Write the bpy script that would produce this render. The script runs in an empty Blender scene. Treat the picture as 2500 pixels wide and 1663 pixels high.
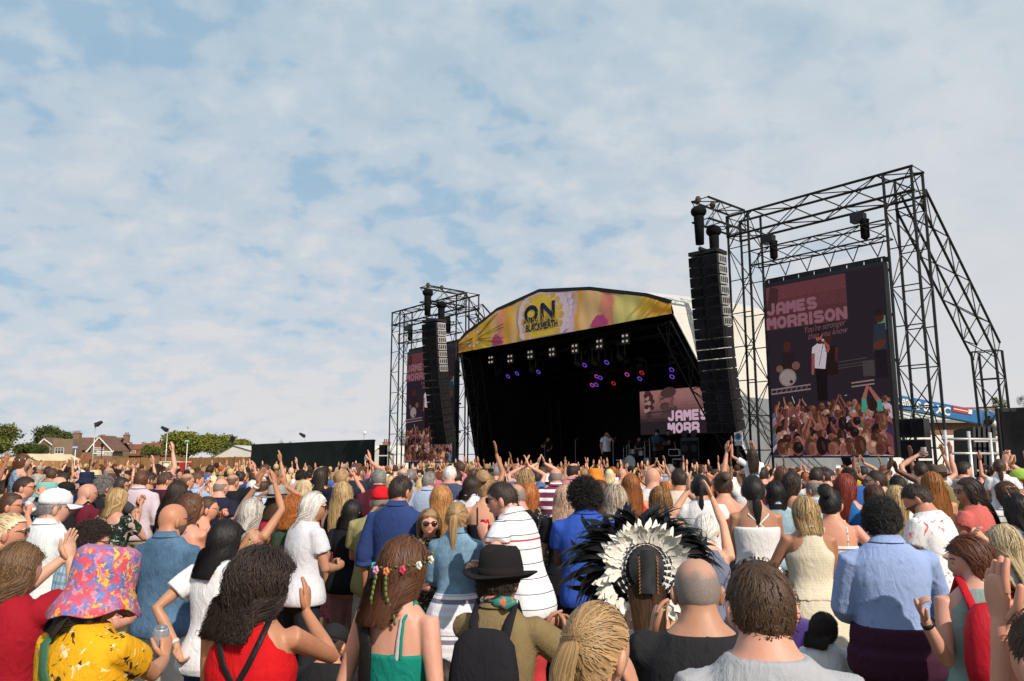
import bpy, math, random
import numpy as np
from mathutils import Vector, Matrix
R_ = math.radians
SC = bpy.context.scene
COL = SC.collection
rnd = random.Random(7)

# ------------------------------------------------------------------ camera
PITCH, FPX, CAM_H = R_(8.93), 1870.0, 1.95
cam_data = bpy.data.cameras.new('camera')
cam = bpy.data.objects.new('camera', cam_data); COL.objects.link(cam)
cam_data.sensor_width = 36.0; cam_data.lens = FPX / 2500 * 36
cam_data.clip_start = 0.05; cam_data.clip_end = 6000
cam.location = (0, 0, CAM_H); cam.rotation_euler = (R_(90) + PITCH, 0, 0)
SC.camera = cam

# ------------------------------------------------------------------ world, sun, exposure
SUN_AZ, SUN_EL = R_(147), R_(37)            # azimuth clockwise from +Y: behind the camera, to its right
world = bpy.data.worlds.new('World'); SC.world = world; world.use_nodes = True
def N(nt, typ, **kw):
 n = nt.nodes.new(typ)
 for k, v in kw.items():
  if k.startswith('i_'):
   key = k[2:]
   n.inputs[int(key) if key.isdigit() else key.replace('_', ' ')].default_value = v
  else:
   setattr(n, k, v)
 return n
def ramp(nt, fac, stops, interp='LINEAR'):
 r = nt.nodes.new('ShaderNodeValToRGB'); r.color_ramp.interpolation = interp
 el = r.color_ramp.elements
 while len(el) < len(stops): el.new(0.5)
 for e, (p, c) in zip(el, stops):
  e.position = p; e.color = (c[0], c[1], c[2], 1) if hasattr(c, '__len__') else (c, c, c, 1)
 nt.links.new(fac, r.inputs['Fac']); return r.outputs['Color']
def mixc(nt, fac, a, b, mode='MIX'):
 m = nt.nodes.new('ShaderNodeMix'); m.data_type = 'RGBA'; m.blend_type = mode
 for sock, v in ((m.inputs[0], fac), (m.inputs[6], a), (m.inputs[7], b)):
  if isinstance(v, bpy.types.NodeSocket): nt.links.new(v, sock)
  elif hasattr(v, '__len__'): sock.default_value = (v[0], v[1], v[2], 1)
  else: sock.default_value = v
 return m.outputs[2]
def mth(nt, op, a, b=None, c=None):
 m = nt.nodes.new('ShaderNodeMath'); m.operation = op
 for i, v in enumerate((a, b, c)):
  if v is None: continue
  if isinstance(v, bpy.types.NodeSocket): nt.links.new(v, m.inputs[i])
  else: m.inputs[i].default_value = v
 return m.outputs[0]
def build_sky():
 nt = world.node_tree; nt.nodes.clear(); L = nt.links.new
 tc = N(nt, 'ShaderNodeTexCoord'); sep = N(nt, 'ShaderNodeSeparateXYZ'); L(tc.outputs['Generated'], sep.inputs[0])
 z = mth(nt, 'MAXIMUM', sep.outputs[2], 0.0)
 zz = mth(nt, 'ADD', z, 0.42)
 px = mth(nt, 'DIVIDE', sep.outputs[0], zz); py = mth(nt, 'DIVIDE', sep.outputs[1], zz)
 com = N(nt, 'ShaderNodeCombineXYZ'); L(px, com.inputs[0]); L(py, com.inputs[1])
 mp = N(nt, 'ShaderNodeMapping'); mp.inputs['Rotation'].default_value = (0, 0, R_(-28)); mp.inputs['Scale'].default_value = (1.0, 1.12, 1)
 mp.inputs['Location'].default_value = (3.4, 1.7, 0)
 L(com.outputs[0], mp.inputs[0])
 n1 = N(nt, 'ShaderNodeTexNoise', i_Scale=2.1, i_Detail=5.0, i_Roughness=0.55, i_Distortion=0.25); L(mp.outputs[0], n1.inputs[0])
 n2 = N(nt, 'ShaderNodeTexNoise', i_Scale=13.0, i_Detail=6.0, i_Roughness=0.5, i_Distortion=0.2); L(mp.outputs[0], n2.inputs[0])
 n3 = N(nt, 'ShaderNodeTexNoise', i_Scale=7.5, i_Detail=6.0, i_Roughness=0.55); L(mp.outputs[0], n3.inputs[0])
 cov = mth(nt, 'ADD', mth(nt, 'MULTIPLY', n1.outputs[0], 0.48), mth(nt, 'MULTIPLY', n2.outputs[0], 0.52))
 # thicker veil near the horizon and to the right of the stage
 veil = mth(nt, 'MULTIPLY', mth(nt, 'SUBTRACT', 1.0, mth(nt, 'MINIMUM', mth(nt, 'MULTIPLY', z, 3.2), 1.0)), 0.14)
 cov = mth(nt, 'ADD', mth(nt, 'ADD', cov, veil), mth(nt, 'MULTIPLY', sep.outputs[0], 0.17))
 mask = ramp(nt, cov, [(0.36, 0.34), (0.47, 0.74), (0.60, 1.0)], 'EASE')
 sky = N(nt, 'ShaderNodeTexSky'); sky.sky_type = 'NISHITA'; sky.sun_disc = False
 sky.sun_elevation = SUN_EL; sky.sun_rotation = SUN_AZ
 blue = mixc(nt, 0.75, mixc(nt, 1.0, sky.outputs[0], (0.62, 0.92, 1.15), 'MULTIPLY'), (2.6, 4.9, 6.7))
 thin = ramp(nt, n3.outputs[0], [(0.32, (4.9, 5.9, 6.75)), (0.68, (6.2, 6.85, 7.3))])
 warm = mixc(nt, ramp(nt, z, [(0.0, 1.0), (0.5, 0.0)]), thin, (7.4, 7.25, 7.4))
 col = mixc(nt, mask, blue, warm)
 bg = N(nt, 'ShaderNodeBackground', i_Strength=0.10); L(col, bg.inputs[0])
 out = N(nt, 'ShaderNodeOutputWorld'); L(bg.outputs[0], out.inputs[0])
build_sky()
sun_data = bpy.data.lights.new('sun', 'SUN'); sun_data.energy = 4.8; sun_data.angle = R_(0.6); sun_data.color = (1.0, 0.88, 0.74)
sun = bpy.data.objects.new('sun', sun_data); COL.objects.link(sun)
sd = Vector((math.sin(SUN_AZ) * math.cos(SUN_EL), math.cos(SUN_AZ) * math.cos(SUN_EL), math.sin(SUN_EL)))
sun.rotation_euler = sd.to_track_quat('Z', 'Y').to_euler()
SC.view_settings.view_transform = 'Standard'; SC.view_settings.look = 'None'
SC.view_settings.exposure = 0.0; SC.view_settings.gamma = 1.0
SC.cycles.max_bounces = 6; SC.cycles.diffuse_bounces = 3; SC.cycles.glossy_bounces = 2; SC.cycles.transparent_max_bounces = 6
SC.cycles.use_denoising = True

# ------------------------------------------------------------------ from the picture to the place
CF, CU = np.array([0, math.cos(PITCH), math.sin(PITCH)]), np.array([0, -math.sin(PITCH), math.cos(PITCH)])
def ray(px, py):
 return CF * FPX + np.array([1.0, 0, 0]) * (px - 1250) + CU * (831.5 - py)
def at(px, py, Y):
 d = ray(px, py); p = d * (Y / d[1]); return np.array([p[0], p[1], p[2] + CAM_H])
def proj(p):
 q = np.asarray(p, float) - np.array([0, 0, CAM_H]); d = q @ CF
 return 1250 + FPX * q[0] / d, 831.5 - FPX * (q @ CU) / d
# stage frame: t runs along the front (to the right), b goes back into the stage
ST_R = at(1645, 766, 27.0); ST_L = at(1123, 862, 36.7)
SU = (ST_R - ST_L) * np.array([1, 1, 0]); ST_W = float(np.linalg.norm(SU)); SU = SU / ST_W
SWV = np.array([-SU[1], SU[0], 0.0])
ST_O = np.array([ST_L[0], ST_L[1], 0.0])
def S(t, b, z): return ST_O + SU * t + SWV * b + np.array([0, 0, z])
def plane_hit(px, py, b=0.0):
 d = ray(px, py); o = np.array([0, 0, CAM_H]); p0 = ST_O + SWV * b
 k = ((p0 - o) @ SWV) / (d @ SWV); p = o + d * k
 return float((p - p0) @ SU), float(p[2])

# ------------------------------------------------------------------ mesh helpers
def fast_mesh(name, V, faces_list, smooth=True, mats=(), matidx=None, colors=None):
 """faces_list: arrays (n,3) or (n,4), or a list of index lists"""
 V = np.asarray(V, np.float32).reshape(-1, 3)
 me = bpy.data.meshes.new(name)
 me.vertices.add(len(V)); me.vertices.foreach_set('co', V.ravel())
 idx, tot = [], []
 for F in faces_list:
  if isinstance(F, np.ndarray):
   if len(F): idx.append(F.astype(np.int32).ravel()); tot.append(np.full(len(F), F.shape[1], np.int32))
  elif len(F):
   idx.append(np.array(F, np.int32)); tot.append(np.array([len(F)], np.int32))
 idx = np.concatenate(idx); tot = np.concatenate(tot)
 me.loops.add(len(idx)); me.loops.foreach_set('vertex_index', idx)
 me.polygons.add(len(tot)); st = np.zeros(len(tot), np.int32); st[1:] = np.cumsum(tot)[:-1]
 me.polygons.foreach_set('loop_start', st)
 try: me.polygons.foreach_set('loop_total', tot)
 except Exception: pass
 me.polygons.foreach_set('use_smooth', np.full(len(tot), bool(smooth)))
 for m in mats: me.materials.append(m)
 if matidx is not None: me.polygons.foreach_set('material_index', np.asarray(matidx, np.int32))
 if colors is not None:
  a = me.color_attributes.new('col', 'FLOAT_COLOR', 'POINT'); c = np.ones((len(V), 4), np.float32); c[:, :3] = colors
  a.data.foreach_set('color', c.ravel())
 me.update(calc_edges=True)
 return me
def frame_of(d, up=(0, 0, 1)):
 d = np.asarray(d, float); d = d / (np.linalg.norm(d) + 1e-12)
 u = np.asarray(up, float)
 if abs(d @ u) > 0.97: u = np.array([1.0, 0, 0]) if abs(d[0]) < 0.9 else np.array([0, 1.0, 0])
 a = np.cross(u, d); a /= np.linalg.norm(a); b = np.cross(d, a)
 return a, b, d
class MB:
 def __init__(s): s.V = []; s.F = []; s.n = 0; s.M = []; s.C = []; s.cur = 0; s.col = None
 def add(s, V, F):
  V = np.asarray(V, float).reshape(-1, 3)
  for f in F: s.F.append([int(i) + s.n for i in f]); s.M.append(s.cur)
  s.V.append(V); s.n += len(V)
  if s.col is not None: s.C.append(np.tile(np.asarray(s.col, float), (len(V), 1)))
 def box(s, c, size, ax=None, taper=1.0):
  c = np.asarray(c, float); ax = np.eye(3) if ax is None else np.asarray(ax, float)
  h = np.asarray(size, float) / 2; V = []
  for k in (-1, 1):
   f = taper if k > 0 else 1.0
   for i, j in ((-1, -1), (1, -1), (1, 1), (-1, 1)):
    V.append(c + ax[0] * i * h[0] * f + ax[1] * j * h[1] * f + ax[2] * k * h[2])
  s.add(V, [(3, 2, 1, 0), (4, 5, 6, 7), (0, 1, 5, 4), (1, 2, 6, 5), (2, 3, 7, 6), (3, 0, 4, 7)])
 def bar(s, p, q, w, h=None, up=(0, 0, 1)):
  p = np.asarray(p, float); q = np.asarray(q, float); a, b, d = frame_of(q - p, up)
  s.box((p + q) / 2, (w, h or w, np.linalg.norm(q - p)), (a, b, d))
 def cyl(s, p, q, r0, r1=None, n=8, caps=True):
  p = np.asarray(p, float); q = np.asarray(q, float); r1 = r0 if r1 is None else r1
  a, b, d = frame_of(q - p); th = np.arange(n) * 2 * math.pi / n
  ring = np.outer(np.cos(th), a) + np.outer(np.sin(th), b)
  F = [(i, (i + 1) % n, n + (i + 1) % n, n + i) for i in range(n)]
  if caps: F += [tuple(range(n - 1, -1, -1)), tuple(range(n, 2 * n))]
  s.add(np.vstack([p + ring * r0, q + ring * r1]), F)
 def lathe(s, prof, c=(0, 0, 0), ax=None, n=20, sx=1.0, sy=1.0):
  ax = np.eye(3) if ax is None else np.asarray(ax, float); c = np.asarray(c, float)
  th = np.arange(n) * 2 * math.pi / n; V = []
  for r, z in prof:
   V.append(c + np.outer(np.cos(th) * r * sx, ax[0]) + np.outer(np.sin(th) * r * sy, ax[1]) + ax[2] * z)
  F = []
  for k in range(len(prof) - 1):
   for i in range(n): F.append((k * n + i, k * n + (i + 1) % n, (k + 1) * n + (i + 1) % n, (k + 1) * n + i))
  m = len(prof)
  F.append(tuple(range(n - 1, -1, -1))); F.append(tuple(range((m - 1) * n, m * n)))
  s.add(np.vstack(V), F)
 def quad(s, *p): s.add(p, [tuple(range(len(p)))])
 def grid(s, P):
  P = np.asarray(P, float); m, n = P.shape[:2]
  F = [(i * n + j, i * n + j + 1, (i + 1) * n + j + 1, (i + 1) * n + j) for i in range(m - 1) for j in range(n - 1)]
  s.add(P.reshape(-1, 3), F)
 def prism(s, poly, vec):
  P = np.asarray(poly, float); n = len(P); vec = np.asarray(vec, float)
  s.add(np.vstack([P, P + vec]), [tuple(range(n - 1, -1, -1)), tuple(range(n, 2 * n))] + [(i, (i + 1) % n, n + (i + 1) % n, n + i) for i in range(n)])
 def sphere(s, c, r, n=12, m=8):
  c = np.asarray(c, float); r = np.asarray(r, float) * np.ones(3); V = []
  for k in range(m + 1):
   ph = math.pi * k / m
   for i in range(n):
    th = 2 * math.pi * i / n; V.append(c + r * np.array([math.sin(ph) * math.cos(th), math.sin(ph) * math.sin(th), -math.cos(ph)]))
  s.add(V, [(k * n + i, k * n + (i + 1) % n, (k + 1) * n + (i + 1) % n, (k + 1) * n + i) for k in range(m) for i in range(n)])
 def truss(s, p, q, size, bay, r=0.028, up=(0, 0, 1), rd=None, h=None):
  """box truss: four chords, posts and zig-zag braces on all four faces"""
  p = np.asarray(p, float); q = np.asarray(q, float); a, b, d = frame_of(q - p, up); L = np.linalg.norm(q - p)
  nb = max(1, int(round(L / bay))); w = size / 2; hh = (h or size) / 2; rd = rd or r * 0.6
  cs = [a * -w + b * -hh, a * w + b * -hh, a * w + b * hh, a * -w + b * hh]
  for c in cs: s.cyl(p + c, q + c, r, n=6)
  for k in range(nb):
   x0, x1 = p + d * L * k / nb, p + d * L * (k + 1) / nb
   for i in range(4):
    c0, c1 = cs[i], cs[(i + 1) % 4]
    if (k + i) % 2: c0, c1 = c1, c0
    s.cyl(x0 + c0, x1 + c1, rd, n=4, caps=False)
    if i % 2 == 0: s.cyl(x1 + c0, x1 + c1, rd, n=4, caps=False)
  for i in range(4): s.cyl(p + cs[i], p + cs[(i + 1) % 4], rd, n=4, caps=False)
 def build(s, name, mats, parent=None, smooth=False, loc=None):
  mats = mats if isinstance(mats, (list, tuple)) else [mats]
  V = np.vstack(s.V); off = None
  if loc is not None: V = V - np.asarray(loc, float)
  me = fast_mesh(name, V, s.F, smooth, mats, s.M if len(mats) > 1 else None, np.vstack(s.C) if s.C else None)
  if smooth: flat_caps(me)
  o = bpy.data.objects.new(name, me); COL.objects.link(o)
  if loc is not None: o.location = loc
  if parent is not None:
   o.parent = parent
   o.location = Vector(loc if loc is not None else (0, 0, 0)) - (Vector(parent.location) if parent.type == 'EMPTY' else Vector((0, 0, 0)))
   if loc is None: o.location = -Vector(parent.location) if parent.type == 'EMPTY' else Vector((0, 0, 0))
  return o
def flat_caps(me):
 for p in me.polygons:
  if p.loop_total > 4: p.use_smooth = False
def empty(name, loc=(0, 0, 0)):
 o = bpy.data.objects.new(name, None); COL.objects.link(o); o.location = [float(v) for v in loc]; o.empty_display_size = 0.2; return o
LABELS = {}
def tag(o, label=None, cat=None, group=None, kind=None):
 if label:
  o['label'] = label
  if cat: LABELS[label] = LABELS.get(label, 0) + 1
 if cat: o['category'] = cat
 if group: o['group'] = group
 if kind: o['kind'] = kind
 return o
def thing(name, label, cat, loc=(0, 0, 0), group=None): return tag(empty(name, loc), label, cat, group)

# ------------------------------------------------------------------ materials
def mat(name, rough=0.6, spec=0.3, metal=0.0):
 m = bpy.data.materials.new(name); m.use_nodes = True; nt = m.node_tree
 b = nt.nodes['Principled BSDF']; b.inputs['Roughness'].default_value = rough
 b.inputs['Specular IOR Level'].default_value = spec; b.inputs['Metallic'].default_value = metal
 return m, nt, b
def bump(nt, b, h, strength=0.4, dist=0.02):
 n = N(nt, 'ShaderNodeBump', i_Strength=strength, i_Distance=dist); nt.links.new(h, n.inputs['Height']); nt.links.new(n.outputs[0], b.inputs['Normal'])
def coords(nt, scale=(1, 1, 1), rot=(0, 0, 0), out='Object'):
 tc = N(nt, 'ShaderNodeTexCoord'); mp = N(nt, 'ShaderNodeMapping'); mp.inputs['Scale'].default_value = scale; mp.inputs['Rotation'].default_value = rot
 nt.links.new(tc.outputs[out], mp.inputs[0]); return mp.outputs[0]
def noise(nt, vec, scale, detail=4, rough=0.55, dist=0.0, out=0):
 n = N(nt, 'ShaderNodeTexNoise', i_Scale=scale, i_Detail=detail, i_Roughness=rough, i_Distortion=dist); nt.links.new(vec, n.inputs[0]); return n.outputs[out]
def mottled(name, c, var=0.25, scale=3.0, rough=0.7, spec=0.25, metal=0.0, bmp=0.0, bscale=None, bdist=0.02, stretch=(1, 1, 1)):
 """one plain colour with wear: slow tone changes, fine grain and an optional bump"""
 m, nt, b = mat(name, rough, spec, metal); v = coords(nt, stretch)
 c = np.array(c); n = noise(nt, v, scale, 6, 0.6)
 nt.links.new(ramp(nt, n, [(0.3, tuple(c * (1 - var))), (0.7, tuple(np.minimum(c * (1 + var), 0.95)))]), b.inputs['Base Color'])
 if bmp: bump(nt, b, noise(nt, v, bscale or scale * 4, 5, 0.6), bmp, bdist)
 return m
def emit(name, c, s):
 m = bpy.data.materials.new(name); m.use_nodes = True; nt = m.node_tree; nt.nodes.clear()
 e = N(nt, 'ShaderNodeEmission', i_Strength=s); e.inputs[0].default_value = (*c, 1)
 o = N(nt, 'ShaderNodeOutputMaterial'); nt.links.new(e.outputs[0], o.inputs[0]); return m
M = {}
M['black_steel'] = mottled('black_steel', (0.011, 0.011, 0.013), 0.4, 6, 0.55, 0.3)
M['grey_steel'] = mottled('grey_steel', (0.30, 0.31, 0.32), 0.3, 8, 0.4, 0.5, 0.7)
M['galv'] = mottled('galvanised_steel', (0.50, 0.50, 0.50), 0.2, 8, 0.45, 0.5, 0.5)
M['black_cloth'] = mottled('black_cloth', (0.010, 0.010, 0.012), 0.5, 1.2, 0.95, 0.05, 0, 0.5, 2.0, 0.1)
M['black_plastic'] = mottled('black_plastic', (0.014, 0.014, 0.016), 0.3, 9, 0.5, 0.4)
M['white_plastic'] = mottled('white_plastic', (0.72, 0.72, 0.72), 0.06, 9, 0.4, 0.4)
M['white_tarp'] = mottled('white_tarp', (0.55, 0.53, 0.49), 0.10, 0.35, 0.55, 0.3, 0, 0.35, 0.8, 0.12)
M['grey_tarp'] = mottled('grey_tarp', (0.17, 0.18, 0.19), 0.25, 0.5, 0.6, 0.3, 0, 0.5, 1.0, 0.15)
M['green_scrim'] = mottled('green_scrim', (0.013, 0.018, 0.017), 0.4, 0.5, 0.85, 0.15, 0, 0.3, 1.2, 0.06)
M['canvas'] = mottled('beige_canvas', (0.62, 0.50, 0.33), 0.12, 0.6, 0.8, 0.1, 0, 0.3, 1.0, 0.05)
M['crane_blue'] = mottled('crane_blue', (0.015, 0.14, 0.36), 0.15, 1.2, 0.4, 0.5)
M['red_paint'] = mottled('red_paint', (0.45, 0.03, 0.03), 0.15, 3, 0.45, 0.4)
M['white_paint'] = mottled('white_paint', (0.74, 0.73, 0.70), 0.08, 2, 0.55, 0.3)
M['sign_blue'] = mottled('sign_blue', (0.05, 0.16, 0.36), 0.05, 3, 0.5, 0.3)
M['sign_green'] = mottled('sign_green', (0.03, 0.33, 0.16), 0.05, 3, 0.5, 0.3)
M['glass'] = mottled('window_glass', (0.03, 0.035, 0.04), 0.3, 2, 0.1, 0.8)
# ------------------------------------------------------------------ the ground
def make_ground():
 m, nt, b = mat('dry_grass', 0.95, 0.1); v = coords(nt)
 c = ramp(nt, noise(nt, v, 1.3, 8, 0.65), [(0.25, (0.10, 0.085, 0.035)), (0.5, (0.16, 0.135, 0.06)), (0.75, (0.24, 0.20, 0.10))])
 c2 = mixc(nt, ramp(nt, noise(nt, v, 0.13, 3), [(0.4, 0.0), (0.6, 0.6)]), c, (0.07, 0.10, 0.03))
 nt.links.new(c2, b.inputs['Base Color']); bump(nt, b, noise(nt, v, 25, 6, 0.7), 0.8, 0.05)
 P = np.zeros((41, 41, 3)); xs = np.linspace(-1, 1, 41); xs = np.sign(xs) * np.abs(xs) ** 3 * 3000
 P[..., 0], P[..., 1] = np.meshgrid(xs, xs)
 g = MB(); g.grid(P); tag(g.build('ground', m), kind='structure')
make_ground()

# ------------------------------------------------------------------ houses, trees and fence across the heath
def brick_mat(name, c1, c2, mortar, sc=1.0):
 m, nt, b = mat(name, 0.85, 0.15); tc = N(nt, 'ShaderNodeTexCoord'); sp = N(nt, 'ShaderNodeSeparateXYZ'); nt.links.new(tc.outputs['Object'], sp.inputs[0])
 cb = N(nt, 'ShaderNodeCombineXYZ'); nt.links.new(mth(nt, 'ADD', sp.outputs[0], sp.outputs[1]), cb.inputs[0]); nt.links.new(sp.outputs[2], cb.inputs[1])
 br = N(nt, 'ShaderNodeTexBrick', i_Scale=sc); br.inputs['Color1'].default_value = (*c1, 1); br.inputs['Color2'].default_value = (*c2, 1); br.inputs['Mortar'].default_value = (*mortar, 1)
 br.inputs['Brick Width'].default_value = 0.23; br.inputs['Row Height'].default_value = 0.075; br.inputs['Mortar Size'].default_value = 0.012
 nt.links.new(cb.outputs[0], br.inputs[0])
 nt.links.new(mixc(nt, ramp(nt, noise(nt, tc.outputs['Object'], 0.6, 5), [(0.3, 0.0), (0.8, 0.5)]), br.outputs[0], tuple(np.array(c1) * 0.6)), b.inputs['Base Color']); return m
M['brown_brick'] = brick_mat('brown_brick', (0.24, 0.155, 0.085), (0.19, 0.12, 0.07), (0.26, 0.23, 0.19))
M['red_brick'] = brick_mat('red_brick', (0.27, 0.11, 0.065), (0.20, 0.08, 0.05), (0.26, 0.22, 0.18))
def tile_mat(name, c):
 m, nt, b = mat(name, 0.85, 0.15); v = coords(nt); c = np.array(c)
 w = N(nt, 'ShaderNodeTexWave', i_Scale=1.6, i_Distortion=1.0); w.bands_direction = 'Z'; nt.links.new(v, w.inputs[0])
 col = ramp(nt, noise(nt, v, 1.4, 7, 0.7), [(0.3, tuple(c * 0.65)), (0.7, tuple(c * 1.35))])
 nt.links.new(mixc(nt, ramp(nt, w.outputs['Fac'], [(0.0, 0.45), (0.25, 0.0)]), col, tuple(c * 0.4)), b.inputs['Base Color']); return m
M['roof_tile'] = tile_mat('brown_roof_tile', (0.15, 0.085, 0.065)); M['roof_red'] = tile_mat('red_roof_tile', (0.21, 0.085, 0.05))

def window(parent, c, w, h, ax, frame=None):
 """sash window on a wall: ax = (along, outward, up)"""
 ax = np.asarray(ax, float); c = np.asarray(c, float); f = MB()
 for s in (-1, 1):
  f.box(c + ax[0] * s * (w / 2 - .04) + ax[1] * .05, (.08, .12, h), ax); f.box(c + ax[2] * s * (h / 2 - .04) + ax[1] * .05, (w - .16, .12, .08), ax)
 for k in range(1, 3): f.box(c + ax[0] * (k / 3 - .5) * w + ax[1] * .045, (.06, .1, h - .16), ax)
 f.box(c + ax[1] * .04 + ax[2] * h * .12, (w - .16, .08, .06), ax)
 f.box(c - ax[2] * (h / 2 + .06) + ax[1] * .08, (w + .3, .26, .12), ax)
 fo = f.build('window', M['white_paint'], parent)
 g = MB(); g.box(c + ax[1] * .01, (w - .1, .05, h - .1), ax); g.build('pane', M['glass'], fo)
 return fo
def prism_roof(mb, c, ax, L, W, h, over=0.5, th=0.25):
 """gable roof; ridge along ax[0], eaves along it at +-W/2"""
 c = np.asarray(c, float); L2 = L / 2 + over * .6; w2 = W / 2 + over; drop = h * over / (W / 2)
 for s in (-1, 1):
  a, b_, r0, r1 = [c + ax[0] * x + ax[1] * s * y + ax[2] * z for x, y, z in ((-L2, w2, -drop), (L2, w2, -drop), (L2, 0, h), (-L2, 0, h))]
  mb.prism([a, b_, r0, r1] if s > 0 else [r1, r0, b_, a], ax[2] * th)
def chimney(parent, c, w, h, m='red_brick'):
 k = MB(); k.box(np.asarray(c) + [0, 0, h / 2], (w, w * .7, h)); k.box(np.asarray(c) + [0, 0, h + .08], (w + .2, w * .7 + .2, .16))
 o = k.build('chimney', M[m], parent); p = MB()
 for i in (-1, 0, 1): p.lathe([(.13, 0), (.11, .5), (.14, .55)], np.asarray(c) + [i * w * .3, 0, h + .16], n=8)
 p.build('chimney_pot', M['roof_red'], o)
def houses():
 X, Y_, Z = np.eye(3); D = 175.0; g = lambda px, py: at(px, py, D)
 # big brown brick house: long body, two front gables
 base = g(195, 1200); h = thing('brick_house', 'large brown brick house with two white edged gables behind the wooden fence', 'house', (base[0], D + 5, 0))
 wl, wr, ze, zr = g(160, 1100)[0], g(262, 1100)[0], g(200, 1096)[2], g(200, 1069)[2]
 b = MB(); b.box(((wl + wr) / 2, D + 6, ze / 2), (wr - wl, 8, ze)); b.build('wall', M['brown_brick'], h)
 r = MB(); prism_roof(r, ((wl + wr) / 2, D + 6, ze), (X, Y_, Z), wr - wl, 8, zr - ze); ro = r.build('roof', M['roof_tile'], h)
 chimney(ro, g(152, 1074) + [0, 6, 0], 1.5, 1.6); chimney(ro, g(216, 1074) + [0, 6, -.5], 1.2, 1.2); chimney(ro, g(271, 1074) + [0, 7, -.6], 1.2, 1.8)
 for (x0, x1, apx, apy, ey, dy) in ((99, 140, 116, 1071, 1086, -1.0), (230, 288, 258, 1067, 1098, -2.5)):
  a, c_, tp = g(x0 + 6, ey)[0], g(x1 - 4, ey)[0], g(apx, apy)[2]; ez = g(x0, ey)[2]; yy = D + dy; ap = g(apx, apy)[0]
  w = MB(); w.prism([(a, yy, 0), (c_, yy, 0), (c_, yy, ez), (ap, yy, tp - .3), (a, yy, ez)], (0, 5.5, 0)); w.build('gable_wall', M['brown_brick'] if dy < -2 else M['brown_brick'], h)
  f = MB(); f.bar((a - .8, yy - .25, ez - .5), (ap, yy - .25, tp), .28, .4); f.bar((c_ + .8, yy - .25, ez - .5), (ap, yy - .25, tp), .28, .4); f.build('bargeboard', M['white_paint'], h)
  r2 = MB()
  for s, e in ((-1, a - .8), (1, c_ + .8)): r2.prism([(e, yy - .4, ez - .4), (ap, yy - .4, tp + .1), (ap, yy + 7, tp + .1), (e, yy + 7, ez - .4)], (0, 0, .22))
  r2.build('gable_roof', M['roof_tile'], h)
  t = MB(); t.prism([(a + .3, yy - .06, ez + .1), (c_ - .3, yy - .06, ez + .1), (ap, yy - .06, tp - .7)], (0, .05, 0)); t.build('hung_tile', M['roof_red'], h)
 bay = MB(); bay.box(g(165, 1106) * [1, 0, 0] + [0, D - .2, 3.4], (g(188, 1)[0] - g(143, 1)[0], 4, 6.8)); bay.build('wing_wall', M['brown_brick'], h)
 for px, py, w, dy in ((120, 1101, 1.6, -1.0), (159, 1101, 2.0, -2.2), (249, 1100, .9, -2.5), (262, 1100, 1.1, -2.5), (121, 1124, 1.4, -1.0), (153, 1124, 1.4, -2.2), (166, 1124, 1.2, -2.2)):
  p = g(px, py); window(h, (p[0], D + dy, p[2]), w, 1.35, (X, -Y_, Z))
 bal = MB(); q = g(283, 1112); bal.box((q[0], D - 3.5, q[2] - 1.6), (3.4, 3, 3.0)); bal.build('porch_wall', M['red_brick'], h)
 rl = MB()
 for k in range(12): rl.cyl((q[0] - 1.6 + k * .29, D - 4.9, q[2] - .1), (q[0] - 1.6 + k * .29, D - 4.9, q[2] + .75), .06, n=6)
 rl.bar((q[0] - 1.7, D - 4.9, q[2] + .8), (q[0] + 1.7, D - 4.9, q[2] + .8), .2); rl.build('balcony_rail', M['white_paint'], h)
 for px in (219, 233):
  q = g(px, 1115); pr = MB(); pr.lathe([(1.5, 0), (1.5, .1), (.04, 1.5)], (q[0], D - 3, q[2] - .6), n=4); pr.build('porch_roof', M['roof_red'], h)
 # lower red-roofed house to its right
 D2 = 185.0; g2 = lambda px, py: at(px, py, D2); c = g2(305, 1105)
 h2 = thing('brick_house', 'low house with steep red tiled roof and one white dormer window', 'house', (c[0], D2 + 4, 0))
 b = MB(); b.box((c[0] + 1, D2 + 5, 1.8), (g2(338, 1)[0] - g2(280, 1)[0], 9, 3.6)); b.build('wall', M['red_brick'], h2)
 r = MB(); prism_roof(r, (c[0] + 1, D2 + 5, 3.4), (X, Y_, Z), g2(338, 1)[0] - g2(280, 1)[0], 9, g2(305, 1086)[2] - 3.4); ro = r.build('roof', M['roof_red'], h2)
 q = g2(303, 1092); chimney(ro, (q[0], D2 + 3, q[2] - 2.2), 1.0, 2.8); q = g2(321, 1087); chimney(ro, (q[0], D2 + 6, q[2] - 1), 1.2, 1.2)
 q = g2(321, 1106); d = MB(); d.box((q[0], D2 + 2.2, q[2]), (2.0, 3, 1.9)); d.build('dormer_wall', M['roof_red'], h2); window(h2, (q[0], D2 + .68, q[2]), 1.3, 1.1, (X, -Y_, Z))
 D3 = 200.0; g3 = lambda px, py: at(px, py, D3); c = g3(378, 1105)
 h3 = thing('brick_house', 'distant house with orange red roof half hidden by round trees', 'house', (c[0], D3 + 4, 0))
 b = MB(); b.box((c[0], D3 + 5, 1.9), (9, 8, 3.8)); b.build('wall', M['red_brick'], h3)
 r = MB(); prism_roof(r, (c[0], D3 + 5, 3.7), (X, Y_, Z), 9, 8, g3(378, 1083)[2] - 3.7); ro = r.build('roof', M['roof_red'], h3)
 for px in (352, 366): q = g3(px, 1085); chimney(ro, (q[0], D3 + 5, q[2] - 1.0), 1.2, 1.2)
houses()

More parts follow.
